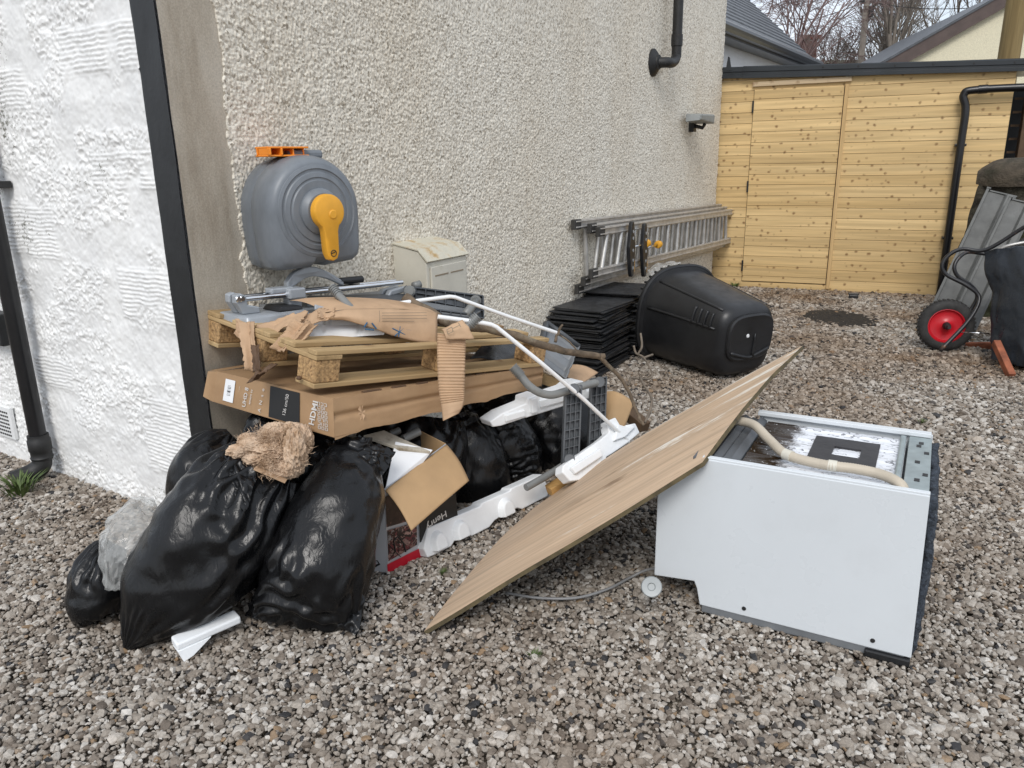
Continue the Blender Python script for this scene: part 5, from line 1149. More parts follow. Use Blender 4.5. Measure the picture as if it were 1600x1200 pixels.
etext('A  N  s  e', .435, .10, .016, M['print_white']); etext('- ----', .24, .55, .008, M['print_white'])
# block of little white pictograms near the corner
rs = random.Random(4)
for i in range(3):
    for j in range(7):
        u, v = .885 + i * .026, .12 + j * .105; m = MB()
        for (du, dv, du2, dv2) in ((0, 0, .02, .012), (0, .07, .02, .082), (0, 0, .004, .08), (.016, 0, .02, .08)):
            if rs.random() < .85: m.add([EP(u + du, v + dv), EP(u + du2, v + dv), EP(u + du2, v + dv2), EP(u + du, v + dv2)], [(0, 1, 2, 3)])
        if m.v: m.build('pictogram', M['print_white'], box, recalc=False)
# staples / torn slots along the top front edge
for u0, u1 in ((.12, .19), (.235, .29), (.34, .385), (.62, .67), (.74, .79), (.86, .9)):
    m = MB(); a = bilin([bt[0], bt[1], bt[2], bt[3]], A(u0), A(.03))[0]; b_ = bilin([bt[0], bt[1], bt[2], bt[3]], A(u1), A(.028))[0]; m.bar(a + UP * .001, b_ + UP * .001, .012, .008); m.build('torn_slot', M['card_wet'], box, bevel=.002)
m = MB(); a = bilin(fq, A(.10), A(.50))[0] + unit(cC - fq[0]) * .006; 
for k in range(6):
    t = k * 1.05; m.add([a, a + cX * .010 * math.cos(t) + cU * .03 * math.sin(t), a + cX * .014 * math.cos(t + .5) + cU * .02 * math.sin(t + .5)], [(0, 1, 2)])
m.build('scuff', M['card_light'], box)

# ---- pallet
pb = [D(490, 608, 2.50), D(850, 572, 3.43), None, D(340, 534, 2.97)]; pb[2] = pb[1] + pb[3] - pb[0]
pu, pv = unit(pb[1] - pb[0]), unit(pb[3] - pb[0]); pn = unit(np.cross(pu, pv)); pn = pn if pn[2] > 0 else -pn
pv = unit(pv - pu * (pv @ pu)); PL, PW = np.linalg.norm(pb[1] - pb[0]), float((pb[3] - pb[0]) @ pv)
def Pp(u, v, h): return pb[0] + pu * u + pv * v + pn * h
M['pallet'] = wood_mat('pallet softwood', (.33, .215, .10), (.53, .385, .205), (.20, .11, .05), tuple(pu), .9, .7)
M['pallet2'] = wood_mat('pallet softwood cross', (.33, .215, .10), (.50, .36, .19), (.20, .11, .05), tuple(pv), .9, .7)
pal = thing('pallet', 'wooden pallet with pressed chip blocks lying on the flat brown carton', 'pallet', pb[0])
def pbox(u0, u1, v0, v1, h0, h1, mat, name, bv=.003):
    m = MB(); m.hexa([Pp(u0, v0, h0), Pp(u1, v0, h0), Pp(u1, v1, h0), Pp(u0, v1, h0), Pp(u0, v0, h1), Pp(u1, v0, h1), Pp(u1, v1, h1), Pp(u0, v1, h1)]); return m.build(name, mat, pal, bevel=bv)
BK = .10
for u in (0, PL / 2 - BK / 2, PL - BK):
    for v in (0, PW / 2 - .05, PW - .10): pbox(u, u + BK, v, v + .10, .017, .095, M['chip'], 'block', .006)
for v in (0, PW / 2 - .05, PW - .10): pbox(-.002, PL, v - .002, v + .102, 0, .0168, M['pallet'], 'skid_board')
for u in (0, PL / 2 - BK / 2, PL - BK): pbox(u - .003, u + BK + .002, -.004, PW + .002, .0952, .111, M['pallet2'], 'stringer_board')
for v, w_, ov in ((.0, .045, 0), (.12, .085, .0), (.27, .09, 0), (.42, .09, 0), (PW - .10, .10, .0)): pbox(-.004 - ov, PL + .004, v - .004, v + w_, .1112, .128, M['pallet'], 'deck_board')

# ---- brown package with blue symbols on the pallet
pk = thing('torn_package', 'torn buff cardboard package with blue symbols and white tray inside, on the pallet', 'cardboard box', D(600, 515, 2.85))
tops = spline([D(508, 488, 2.72), D(545, 483, 2.76), D(600, 482, 2.83), D(650, 484, 2.92), D(683, 489, 2.98)], 10)
bots = spline([D(508, 499, 2.70), D(545, 503, 2.73), D(590, 516, 2.78), D(635, 530, 2.86), D(683, 537, 2.93)], 10)
Tt, Bb = np.array(tops), np.array(bots); P = np.array([[Bb[i] * (1 - t) + Tt[i] * t + unit(cC - Tt[i]) * (.02 * math.sin(math.pi * t)) for t in np.linspace(0, 1, 14)] for i in range(len(Tt))])
P = P + cU * ((fbm(P[..., 0] * 12, P[..., 2] * 12, 0, 3, 5) - .5) * .014)[..., None]
fo = gridmesh('front_panel', P, M['card_light'], pk); sm = fo.modifiers.new('t', 'SOLIDIFY'); sm.thickness = .004
bk_ = unit(pv) * .22
P2 = np.array([[Tt[i] + bk_ * t + pn * (.012 * math.sin(t * 3)) for t in np.linspace(0, 1, 10)] for i in range(len(Tt))]); gridmesh('top_panel', P2, M['card_light'], pk)
m = MB(); a = Tt[-1]; m.add([Bb[-1], a, a + bk_, Bb[-1] + bk_], [(0, 1, 2, 3)]); m.build('end_panel', M['card_light'], pk, solid=.004)
# white moulded tray
tr0 = [D(478, 527, 2.74), D(606, 522, 2.86), D(600, 506, 2.93), D(482, 503, 2.80)]
P, U, V, n = sheet(tr0, 70, 30); P = P + pn * (.022 + .02 * np.sin(np.pi * V) - .016 * (np.abs((U * 2.1) % 1 - .5) < .08) * np.sin(np.pi * V))[..., None]; gridmesh('white_tray', P, M['white_poly'], pk)
m = MB(); P, U, V, n = sheet([D(478, 531, 2.72), D(600, 523, 2.83), D(604, 508, 2.86), D(480, 508, 2.74)], 40, 10); P = P + n * (.012 * np.sin(np.pi * V) * (1 - .7 * (np.abs((U * 2.1 + .1) % 1 - .5) < .06)))[..., None]; gridmesh('tray_wall', P, M['white_poly'], pk)
# blue symbols
fn = unit(cC - D(610, 505, 2.85))
def FPx(px, py): 
    f = np.clip((px - 508) / 175, 0, 1); i = f * (len(Tt) - 1); i0 = int(min(i, len(Tt) - 2)); g_ = i - i0
    a_, b_ = Bb[i0] * (1 - g_) + Bb[i0 + 1] * g_, Tt[i0] * (1 - g_) + Tt[i0 + 1] * g_; md_ = (a_ + b_) / 2
    return onplane(px, py, md_ + fn * .026, fn)
def stroke(m, pts, w): m.tube([FPx(*p) for p in pts], w, 5)
m = MB(); tri = [(575, 502), (567, 514), (590, 516), (578, 501)]
for a_, b_ in zip(tri[:-1], tri[1:]): stroke(m, [(a_[0] * .85 + b_[0] * .15, a_[1] * .85 + b_[1] * .15), (a_[0] * .25 + b_[0] * .75, a_[1] * .25 + b_[1] * .75)], .0028)
m.build('recycling_symbol', M['print_blue'], pk)
m = MB()
for a_, b_ in (((613, 513), (633, 523)), ((617, 525), (630, 513)), ((625, 510), (623, 526)), ((633, 515), (646, 516)), ((646, 516), (648, 520)), ((648, 520), (636, 524)), ((636, 524), (631, 519))): stroke(m, [a_, b_], .0024)
m.build('cutter_symbol', M['print_blue'], pk)
m = MB()
for k in range(4): stroke(m, [(597, 489 + k * 4.2), (597 + (70 if k < 3 else 50), 488.5 + k * 4.5)], .0009)
stroke(m, [(593, 485), (593, 503)], .0009); m.build('fine_print', M['print_grey'], pk)

# ---- crumpled torn cardboard draped at the left of the pallet
def torn(pts_list, w, seed):
    """a draped torn strip with flat facets and sharp creases: centre line of pixels, width in metres"""
    C_ = np.array(spline([D(*p) for p in pts_list], 3)); n = len(C_); nv = 5; rs = random.Random(seed * 7 + 1)
    P = np.zeros((n, nv, 3)); fold = [rs.uniform(-1, 1) for _ in range(nv)]
    for i in range(n):
        d = unit(C_[min(i + 1, n - 1)] - C_[max(i - 1, 0)]); vw = unit(C_[i] - cC); r_ = unit(np.cross(d, vw)); wl_, wr_ = w * rs.uniform(.32, .62), w * rs.uniform(.32, .62)
        for k in range(nv):
            t = k / (nv - 1) * 2 - 1; P[i, k] = C_[i] + r_ * (t * (wl_ if t < 0 else wr_)) - vw * (.014 * fold[k] + .008 * rs.uniform(-1, 1)) + d * rs.uniform(-.004, .004)
    return P
tcb = thing('torn_cardboard', 'crumpled torn cardboard strips hanging off the left end of the pallet', 'cardboard', D(430, 530, 2.7))
def torn_flap(q, seed, mat, creases=(.5,), amp=.012, rag=.006, flute=0):
    P, U, V, n = sheet([D(*p) for p in q], 44, 26); _r = np.random.default_rng(seed)
    zig = sum((abs(U - c) - .25) * s_ for c, s_ in zip(creases, (1, -1, 1, -1))) * amp * 3
    P = P + n * (zig + (fbm(U * 2.5, V * 2.5, 0, 2, seed) - .5) * amp * 1.6 + flute * np.sin(V * 60))[..., None]
    e = ((V < .02) | (V > .98) | (U < .02) | (U > .98)); c_ = P.mean((0, 1)); jag = (fbm(U * 14, V * 14, 0, 3, seed + 5) - .35) * e
    P = P + unit(P[-1, 0] - P[0, 0]) * ((jag * rag * 3) * np.sign(U - .5))[..., None] + unit(P[0, -1] - P[0, 0]) * ((jag * rag * 3) * np.sign(V - .5))[..., None]
    o = gridmesh('torn_strip', P, mat, tcb); s_ = o.modifiers.new('t', 'SOLIDIFY'); s_.thickness = .003; o.data.set_sharp_from_angle(angle=math.radians(14)); return o
torn_flap([(398, 528, 2.68), (470, 508, 2.66), (482, 490, 2.72), (400, 503, 2.74)], 1, M['card_light'], (.35, .7))
torn_flap([(424, 542, 2.60), (446, 550, 2.58), (484, 508, 2.62), (462, 500, 2.64)], 2, M['card_light'], (.4,), .010, .005, .0012)
torn_flap([(446, 546, 2.585), (458, 546, 2.58), (494, 510, 2.63), (482, 502, 2.63)], 3, M['card_light'], (.6,), .010)
torn_flap([(462, 512, 2.66), (512, 502, 2.70), (508, 485, 2.75), (472, 488, 2.70)], 4, M['card_light'], (.3, .65), .010)
torn_flap([(386, 578, 2.66), (401, 574, 2.65), (398, 506, 2.70), (374, 502, 2.72)], 5, M['card_light'], (.5,), .010)
torn_flap([(368, 522, 2.74), (384, 540, 2.70), (398, 508, 2.72), (372, 502, 2.76)], 6, M['card_light'], (.5,), .014)
torn_flap([(398, 580, 2.61), (408, 578, 2.60), (405, 540, 2.64), (394, 540, 2.65)], 7, M['card_wet'], (.5,), .008)
torn_flap([(386, 588, 2.55), (412, 588, 2.545), (432, 575, 2.58), (402, 572, 2.60)], 8, M['card_wet'], (.3, .7), .014)
torn_flap([(500, 498, 2.68), (520, 494, 2.70), (522, 483, 2.75), (500, 484, 2.74)], 9, M['card_light'], (.5,), .008)
torn_flap([(466, 532, 2.68), (476, 532, 2.68), (490, 514, 2.72), (476, 512, 2.72)], 10, M['card_light'], (.5,), .008)
m = MB(); m.lathe(D(467, 593, 2.52), pn, pu, [(0, .008), (.006, .01), (.012, .004)], 9); tag(m.build('cardboard_scrap', M['card_wet']), 'tiny dark scrap of wet cardboard on top of the carton', 'scrap')

# ---- hanging corrugated strip
hc = thing('corrugated_strip', 'ribbed torn cardboard strip hanging over the front of the pallet', 'cardboard', D(708, 655, 2.72))
L_ = np.array(spline([D(683, 520, 2.84), D(683, 560, 2.80), D(685, 605, 2.76), D(690, 640, 2.74), D(692, 658, 2.73)], 44)); R2 = np.array(spline([D(728, 526, 2.84), D(727, 560, 2.81), D(726, 605, 2.78), D(724, 632, 2.76), D(717, 646, 2.75)], 44))
n = len(L_); P = np.zeros((n, 14, 3))
for i in range(n):
    f = i / (n - 1); rib = .0035 * math.sin(i * 1.25) if f < .68 else 0.002 * fbm(A(i * .25), A(0), 0, 2)[0]
    for k in range(14): t = k / 13; P[i, k] = L_[i] * (1 - t) + R2[i] * t + unit(cC - L_[i]) * (rib + .018 * math.sin(math.pi * t)) 
o = gridmesh('ribbed_strip', P, M['card_light'], hc); s_ = o.modifiers.new('t', 'SOLIDIFY'); s_.thickness = .003
P, U, V, n_ = sheet([D(690, 514, 2.80), D(697, 531, 2.78), D(741, 530, 2.82), D(722, 500, 2.84)], 14, 14); P = P + n_ * (.015 * np.sin(np.pi * U) + .012 * (fbm(U * 4, V * 4, 0, 3, 8) - .5))[..., None]
o = gridmesh('folded_flap', P, M['card_light'], hc); s_ = o.modifiers.new('t', 'SOLIDIFY'); s_.thickness = .004
m = MB(); fz = lambda px, py: D(px, py, 2.785); vwn = unit(cC - D(710, 515, 2.79))
for a_, b_ in (((698, 515), (706, 511)), ((706, 511), (708, 518)), ((708, 518), (700, 522)), ((700, 522), (698, 515)), ((706, 514), (718, 508)), ((716, 504), (720, 511))): m.tube([fz(*a_) + vwn * .01, fz(*b_) + vwn * .01], .0012, 5)
m.build('glass_symbol', M['print_grey'], hc)

# ---- tile cutter
tcx = thing('tile_cutter', 'grey cast tile cutter with twin chrome rails lying on the pallet', 'tile cutter', D(420, 490, 2.85))
a0, a1 = D(374, 468, 2.80), D(628, 441, 3.40); ra = unit(a1 - a0)
rb = unit(np.cross(UP, ra)); rb = rb if rb @ cF > 0 else -rb           # across, away from the camera
for off in (0, .045):
    m = MB(); m.tube([a0 + ra * .018 + rb * off, a1 + rb * off], .0105, 14); m.build('rail', M['chrome'], tcx, smooth=True, angle=60)
zb = D(374, 496, 2.80)[2]
LL = np.linalg.norm(a1 - a0)
def Tc(s, w, z): return a0 + ra * s + rb * w + UP * (z - a0[2])
m = MB()
for w_ in (-.018, .028):                  # left stand: two cheeks with round heads
    pr = [Tc(-.022, w_, a0[2] + .018), Tc(.0, w_, a0[2] + .024), Tc(.02, w_, a0[2] + .012), Tc(.022, w_, a0[2] - .02), Tc(.07, w_, zb + .03), Tc(.07, w_, zb + .008), Tc(.0, w_, zb + .008), Tc(-.024, w_, a0[2] - .01)]
    m.prism(pr, rb * .032)
m.build('stand', M['alu_cast'], tcx, bevel=.005)
m = MB(); e_ = LL - .01
for w_ in (-.018, .028): m.prism([Tc(e_ - .02, w_, a1[2] + .018), Tc(e_ + .018, w_, a1[2] + .022), Tc(e_ + .02, w_, zb + .02), Tc(e_ - .09, w_, zb + .01), Tc(e_ - .07, w_, zb + .035)], rb * .03)
m.build('stand', M['alu_cast'], tcx, bevel=.005)
m = MB(); m.hexa([Tc(-.03, -.085, zb - .03), Tc(.26, -.085, zb - .03), Tc(.26, .12, zb - .03), Tc(-.03, .12, zb - .03), Tc(-.02, -.07, zb + .008), Tc(.24, -.07, zb + .008), Tc(.24, .12, zb + .008), Tc(-.02, .12, zb + .008)]); m.build('base_casting', M['alu_cast'], tcx, bevel=.01, seg=3)
m = MB(); m.hexa([Tc(.2, -.04, zb - .022), Tc(LL + .02, -.04, zb - .022), Tc(LL + .02, .20, zb - .022), Tc(.2, .20, zb - .022), Tc(.2, -.04, zb + .004), Tc(LL + .02, -.04, zb + .004), Tc(LL + .02, .20, zb + .004), Tc(.2, .20, zb + .004)]); m.build('base_plate', M['grey_panel'], tcx, bevel=.004)
m = MB(); m.hexa([Tc(.12, -.06, zb + .010), Tc(.23, -.06, zb + .010), Tc(.23, .05, zb + .010), Tc(.12, .05, zb + .010), Tc(.14, -.05, zb + .028), Tc(.23, -.05, zb + .022), Tc(.23, .05, zb + .022), Tc(.14, .05, zb + .028)]); m.build('rubber_pad', M['black_plastic'], tcx, bevel=.003)
cs = float((D(458, 455, 2.98) - a0) @ ra)
m = MB(); m.box(Tc(cs, .022, a0[2] + .003), ra, rb, UP, .075, .095, .042); m.box(Tc(cs - .05, .022, a0[2] + .018), ra, rb, UP, .10, .05, .02); m.hexa([Tc(cs - .02, .0, a0[2] - .07), Tc(cs + .03, .0, a0[2] - .07), Tc(cs + .03, .04, a0[2] - .07), Tc(cs - .02, .04, a0[2] - .07), Tc(cs - .03, .0, a0[2] - .018), Tc(cs + .035, .0, a0[2] - .018), Tc(cs + .035, .04, a0[2] - .018), Tc(cs - .03, .04, a0[2] - .018)]); m.build('carriage', M['alu_cast'], tcx, bevel=.006)
h0, h1, h2, h3, h4 = D(446, 443, 2.99), D(458, 428, 3.02), D(482, 418, 3.07), D(508, 425, 3.13), D(534, 440, 3.19)
m = MB(); cur = np.array(spline([h0, h1, h2, h3, h4], 8)); wds = np.interp(np.linspace(0, 1, len(cur)), [0, .25, .6, 1], [.022, .034, .026, .013])
outt = [c_ + UP * w_ * .2 for c_, w_ in zip(cur, wds)]; outb = [c_ - UP * w_ * 1.25 for c_, w_ in zip(cur, wds)]; m.prism([p - rb * .014 for p in outt + outb[::-1]], rb * .028); m.build('lever_arm', M['alu_cast'], tcx, bevel=.004)
m = MB(); m.tube([D(530, 439, 3.18), D(548, 438, 3.22), D(566, 436, 3.26)], [.013, .016, .014], 12); m.build('grip', M['black_plastic'], tcx, smooth=True, angle=50)
m = MB()
for s_ in (.035, .05): m.lathe(Tc(s_ - .05, -.02, a0[2] + .004), -rb, UP, [(0, .012), (.004, .009)], 12)
m.build('bolt', M['chrome'], tcx)
m = MB(); a, b_ = D(492, 484, 2.74), D(528, 494, 2.78); m.quadslab([a, b_, b_ + cU * .02, a + cU * .02], .012); tag(m.build('metal_bracket', M['alu_cast'], bevel=.003), 'small grey metal bracket at the torn edge of the buff package', 'bracket')

# ---- grey plastic rack (lattice panels and tubes)
def lattice(mk, q, nx, ny, parent, mat, t=.012):
    q = [np.asarray(p, float) for p in q]; n_ = unit(np.cross(q[1] - q[0], q[3] - q[0])); n_ = n_ if n_ @ (cC - q[0]) > 0 else -n_
    m = MB(); m.hexa([p - n_ * t * 2.2 for p in q] + [p - n_ * t * 1.2 for p in q])
    bw = .0032
    for i in range(nx + 1):
        f = i / nx; a_, b_ = q[0] * (1 - f) + q[1] * f, q[3] * (1 - f) + q[2] * f; w_ = bw * (2 if i in (0, nx) else 1); m.bar(a_ - n_ * t * .6, b_ - n_ * t * .6, w_, t * 1.2, n_)
    for i in range(ny + 1):
        f = i / ny; a_, b_ = q[0] * (1 - f) + q[3] * f, q[1] * (1 - f) + q[2] * f; w_ = bw * (2 if i in (0, ny) else 1); m.bar(a_ - n_ * t * .62, b_ - n_ * t * .62, w_, t * 1.22, n_)
    return m.build(mk, mat, parent)
rk = thing('shelf_rack', 'dark grey plastic shelf rack lying behind the pallet by the meter box', 'rack', D(690, 500, 3.4))
lattice('lattice_panel', [D(634, 470, 3.36), D(756, 497, 3.52), D(755, 462, 3.54), D(634, 447, 3.38)], 8, 3, rk, M['dark_grey_panel'])
lattice('lattice_panel', [D(640, 500, 3.22), D(734, 513, 3.33), D(736, 490, 3.36), D(640, 478, 3.26)], 6, 3, rk, M['dark_grey_panel'])
m = MB(); m.quadslab([D(634, 481, 3.26), D(736, 494, 3.36), D(752, 485, 3.50), D(640, 468, 3.36)], .01); m.build('shelf', M['grey_panel'], rk, bevel=.003)
m = MB(); m.quadslab([D(480, 476, 3.02), D(640, 472, 3.26), D(645, 458, 3.42), D(480, 462, 3.2)], .012); m.build('shelf', M['dark_grey_panel'], rk, bevel=.003)
for px_, py_, d_ in ((640, 455, 3.36), (743, 470, 3.5)):
    m = MB(); a = D(px_, py_, d_); m.tube([a, a + unit(cC - a) * .03], [.026, .024], 16); m.tube([a, a + unit(cC - a) * .05], [.017, .017], 16); m.build('socket', M['tube_grey'], rk, smooth=True, angle=40)
m = MB(); m.tube([D(744, 470, 3.46), D(727, 492, 3.36)], .019, 14); m.build('tube', M['tube_grey'], rk, smooth=True)
m = MB(); m.tube([D(646, 447, 3.42), D(656, 444, 3.44)], .018, 12); m.build('tube', M['tube_grey'], rk, smooth=True)
def ribbed(m, a, b_, r, n): 
    for k in range(n):
        f0, f1 = k / n, (k + .55) / n; m.tube([a * (1 - f0) + b_ * f0, a * (1 - f1) + b_ * f1], [r * 1.15, r * 1.15], 14)
    m.tube([a, b_], r * .92, 12)
def tube_thing(lab, pts, r, rib=None):
    t = thing('grey_tube', lab, 'tube', D(*pts[0]), 'loose grey rack tubes')
    m = MB(); m.tube(spline([D(*p) for p in pts], 8), r, 16); m.build('tube', M['tube_grey'], t, smooth=True, angle=60)
    if rib: m = MB(); ribbed(m, D(*rib[0]), D(*rib[1]), r * 1.15, rib[2]); m.build('ribbed_end', M['tube_grey'], t, smooth=True, angle=40)
    return t
tube_thing('grey tube with ribbed end leaning over the tile cutter rails', [(530, 462, 2.84), (549, 482, 2.80), (556, 492, 2.78)], .0135, ((519, 449, 2.86), (534, 466, 2.84), 7))
tube_thing('grey tube with fat ribbed end poking out beside the glass symbol flap', [(732, 508, 2.90), (720, 520, 2.90), (705, 530, 2.92)], .016, ((747, 494, 2.90), (733, 508, 2.90), 6))
tube_thing('grey tube lying on the gravel behind the long polystyrene strip', [(888, 722, 3.30), (857, 742, 3.22), (822, 762, 3.14)], .0155)
r2 = thing('rack_frame', 'bent grey tube with two upright lattice legs leaning in the heap', 'rack', D(905, 745, 3.3))
m = MB(); m.tube(spline([D(812, 585, 3.10), D(826, 602, 3.10), D(842, 613, 3.11), D(862, 617, 3.13), D(885, 611, 3.17), D(915, 602, 3.24), D(940, 596, 3.30)], 8), .0165, 16); m.build('bent_tube', M['tube_grey'], r2, smooth=True)
m = MB(); ribbed(m, D(801, 573, 3.10), D(815, 588, 3.10), .019, 6); m.build('ribbed_end', M['tube_grey'], r2, smooth=True, angle=40)
M['leg_grey'] = PM('slate grey lattice plastic', (.085, .092, .10), .45, .2, 9, .1, 150, .001)
lattice('lattice_leg', [D(880, 728, 3.16), D(904, 722, 3.18), D(909, 602, 3.20), D(885, 606, 3.18)], 3, 9, r2, M['leg_grey'], .014)
lattice('lattice_leg', [D(920, 716, 3.30), D(944, 706, 3.32), D(948, 589, 3.34), D(925, 592, 3.32)], 3, 9, r2, M['leg_grey'], .014)
for px_, py_, d_ in ((897, 608, 3.14), (937, 597, 3.28), (890, 718, 3.12)):
    m = MB(); a = D(px_, py_, d_); m.tube([a, a + unit(cC - a) * .012], [.024, .021], 16); m.build('socket', M['leg_grey'], r2, smooth=True, angle=40)

# ---- grey ribbed tray leaning behind the pallet
ty_ = thing('grey_tray', 'grey ribbed plastic tray tilted behind the pallet corner', 'tray', D(875, 590, 3.7))
q = [D(838, 565, 3.62), D(880, 596, 3.62), D(902, 545, 3.80), D(852, 508, 3.80)]
P, U, V, n = sheet(q, 50, 40)
ribs = -.016 * ((np.abs(V - .3) < .05) | (np.abs(V - .62) < .05))
edge = .028 * np.exp(-(np.minimum.reduce([U, 1 - U, V, 1 - V]) / .04) ** 2)
P = P + n * (ribs + edge)[..., None]
o = gridmesh('tray_panel', P, M['grey_panel'], ty_); s_ = o.modifiers.new('t', 'SOLIDIFY'); s_.thickness = .005
m = MB(); m.tube([q[0], q[3] + UP * .01] + [q[3], q[2]], .012, 8); m.tube([q[0] + n * .02, q[3] + n * .02], .013, 8); m.tube([q[3] + n * .02, q[2] + n * .02], .012, 8); m.build('tray_rim', M['dark_grey_panel'], ty_, smooth=True)
P, U, V, n = sheet([D(735, 560, 3.35), D(800, 566, 3.45), D(845, 545, 3.75), D(770, 520, 3.7)], 20, 20); tg = gridmesh('dark_sheet', P + n * (.01 * np.sin(U * 6))[..., None], M['tarp']); tag(tg, 'dark plastic sheet lying flat on the carton behind the pallet blocks', 'plastic sheet'); tg.modifiers.new('t', 'SOLIDIFY').thickness = .004

# ---- white coated wires
def rod(lab, pts, r):
    out = []
    P = [D(*p) for p in pts]
    for i, p in enumerate(P):            # sharp bends, slightly rounded
        if 0 < i < len(P) - 1: out += [p + unit(P[i - 1] - p) * .012, p + unit(P[i + 1] - p) * .012]
        else: out.append(p)
    m = MB(); m.tube(out, r, 10); return tag(m.build('bent_rod', M['white_rod'], smooth=True, angle=60), lab, 'rod', 'white bent rods')
rod('white bent rod arching behind the brown branch over the rack', [(560, 486, 2.92), (630, 473, 3.02), (707, 463, 3.12), (795, 495, 3.25), (873, 521, 3.40)], .0085)
rod('white bent rod slanting down over the lattice legs to the plywood', [(684, 495, 2.86), (745, 503, 2.90), (772, 508, 2.92), (850, 571, 3.02), (910, 622, 3.16), (982, 690, 3.36)], .0088)

# ---- branches
br = thing('branch', 'thick brown broken branch lying across the pallet and hanging over its end', 'branch', D(800, 530, 3.1))
def limb(pts, r0, r1, par, seed, name, sides=10):
    C_ = spline([D(*p) for p in pts], 8); n = len(C_); rr = [(r0 + (r1 - r0) * i / (n - 1)) * (.86 + .3 * fbm(A(i * .45), A(seed), 0, 2, seed)[0]) for i in range(n)]
    C_ = [c_ + A(*[(fbm(A(i * .4), A(k * 5.), 0, 2, seed)[0] - .5) * .010 for k in range(3)]) for i, c_ in enumerate(C_)]
    m = MB(); m.tube(C_, rr, sides); return m.build(name, M['bark'], par, smooth=True)
limb([(632, 464, 3.06), (650, 476, 3.04), (675, 490, 3.02), (700, 505, 2.99), (735, 511, 2.98), (770, 515, 3.02), (810, 526, 3.07), (850, 540, 3.12), (890, 550, 3.18), (930, 556, 3.24), (944, 556, 3.26)], .020, .013, br, 3, 'bough')
limb([(937, 557, 3.25), (955, 575, 3.28), (975, 598, 3.30), (990, 630, 3.30), (1000, 655, 3.28), (1007, 664, 3.26)], .010, .006, br, 5, 'side_bough', 8)
limb([(868, 535, 3.16), (872, 520, 3.17), (878, 508, 3.18)], .007, .005, br, 6, 'stub', 6)
limb([(873, 522, 3.2), (890, 535, 3.2), (905, 552, 3.2)], .004, .003, br, 9, 'twig', 5)
tw = thing('twig', 'thin pale forked twig standing on the gravel beside the slate stack', 'twig', G(1000, 605))
for pts in ([(990, 540, 4.2), (994, 552, 4.2), (1005, 558, 4.15), (1014, 572, 4.1), (1019, 585, 4.05), (1012, 592, 4.0), (985, 590, 3.95)], [(997, 553, 4.2), (1003, 541, 4.2), (1001, 521, 4.25)], [(1006, 559, 4.15), (1020, 554, 4.2)], [(1008, 660, 3.3), (1016, 640, 3.35), (1018, 622, 3.4), (1008, 605, 3.6), (1000, 590, 3.8)], [(985, 590, 3.95), (982, 602, 3.9)]):
    m = MB(); m.tube(spline([D(*p) for p in pts], 6), .006, 6); m.build('stem', M['twig'], tw, smooth=True)

# ---- polystyrene
def poly_strip(lab, a, b_, up, h, thick, blocks, arches=True, cat='polystyrene'):
    """long packing strip: a->b along the foot, up = face direction"""
    t = thing('polystyrene_strip', lab, 'packing foam', a, 'white polystyrene packing pieces'); d = b_ - a; L_ = np.linalg.norm(d); d = d / L_; up = unit(up - d * (up @ d)); n_ = np.cross(d, up); n_ = n_ if n_ @ (cC - a) > 0 else -n_
    # outline with stepped lower edge, extruded
    o = []
    m = MB(); m.prism([a + d * (x * L_) + up * (y * h) for x, y in blocks], -n_ * thick); m.build('foam_body', M['white_poly'], t, bevel=.006, seg=3)
    if arches:
        for x0, w_ in arches:
            m = MB(); oo = [(x0 - w_ / 2, .12), (x0 + w_ / 2, .12)] + [(x0 + w_ / 2 * math.cos(k), .38 + .42 * math.sin(k)) for k in np.linspace(0, math.pi, 12)]
            oi = [(x0 + (x - x0) * .72, .12 + (y - .12) * .84) for x, y in oo]
            po, pi_ = [a + d * x * L_ + up * y * h for x, y in oo], [a + d * x * L_ + up * y * h + n_ * .026 for x, y in oi]
            nn_ = len(oo); m.add(po + pi_, [tuple(range(nn_, 2 * nn_))] + [(i, (i + 1) % nn_, nn_ + (i + 1) % nn_, nn_ + i) for i in range(nn_)]); m.build('moulded_arch', M['white_poly'], t, bevel=.004)
    return t, d, up, n_
a, b_ = G(669, 876), G(857, 780); a = a + UP * .0; 
upv = unit(UP + unit(A(b_[1] - a[1], -(b_[0] - a[0]), 0)) * -.25); a = a + UP * .012; b_ = b_ + UP * .012
t_, d_, u_, n_ = poly_strip('long white polystyrene strip with moulded arches on the gravel by the printed box', a, b_, upv, .105, .06, [(0, .0), (.04, -.02), (.17, -.02), (.20, .10), (.30, .10), (.33, -.03), (.47, -.03), (.52, .12), (.58, .16), (.72, .16), (.76, .02), (1.0, .04), (1.01, .5), (.99, 1.0), (.70, 1.02), (.69, .95), (.45, .98), (.44, .90), (.04, 1.0), (.015, .7), (-.015, .35)], [(.25, .11), (.62, .12), (.085, .1)])
a, b_ = D(783, 664, 3.16), D(928, 622, 3.42)
tU, dU, uU, nU = poly_strip('upper white polystyrene strip lodged behind the lattice legs', a, b_, UP + cU * .5 + wn * 0, .075, .09, [(-.08, .0), (.0, -.06), (.25, .0), (.26, -.02), (1.02, .06), (1.04, .5), (.93, .55), (.90, 1.2), (.80, 1.28), (.72, 1.05), (.42, .95), (.41, 1.15), (.28, 1.1), (.27, .8), (.02, .62), (-.1, .35)], [])
LU = np.linalg.norm(b_ - a)
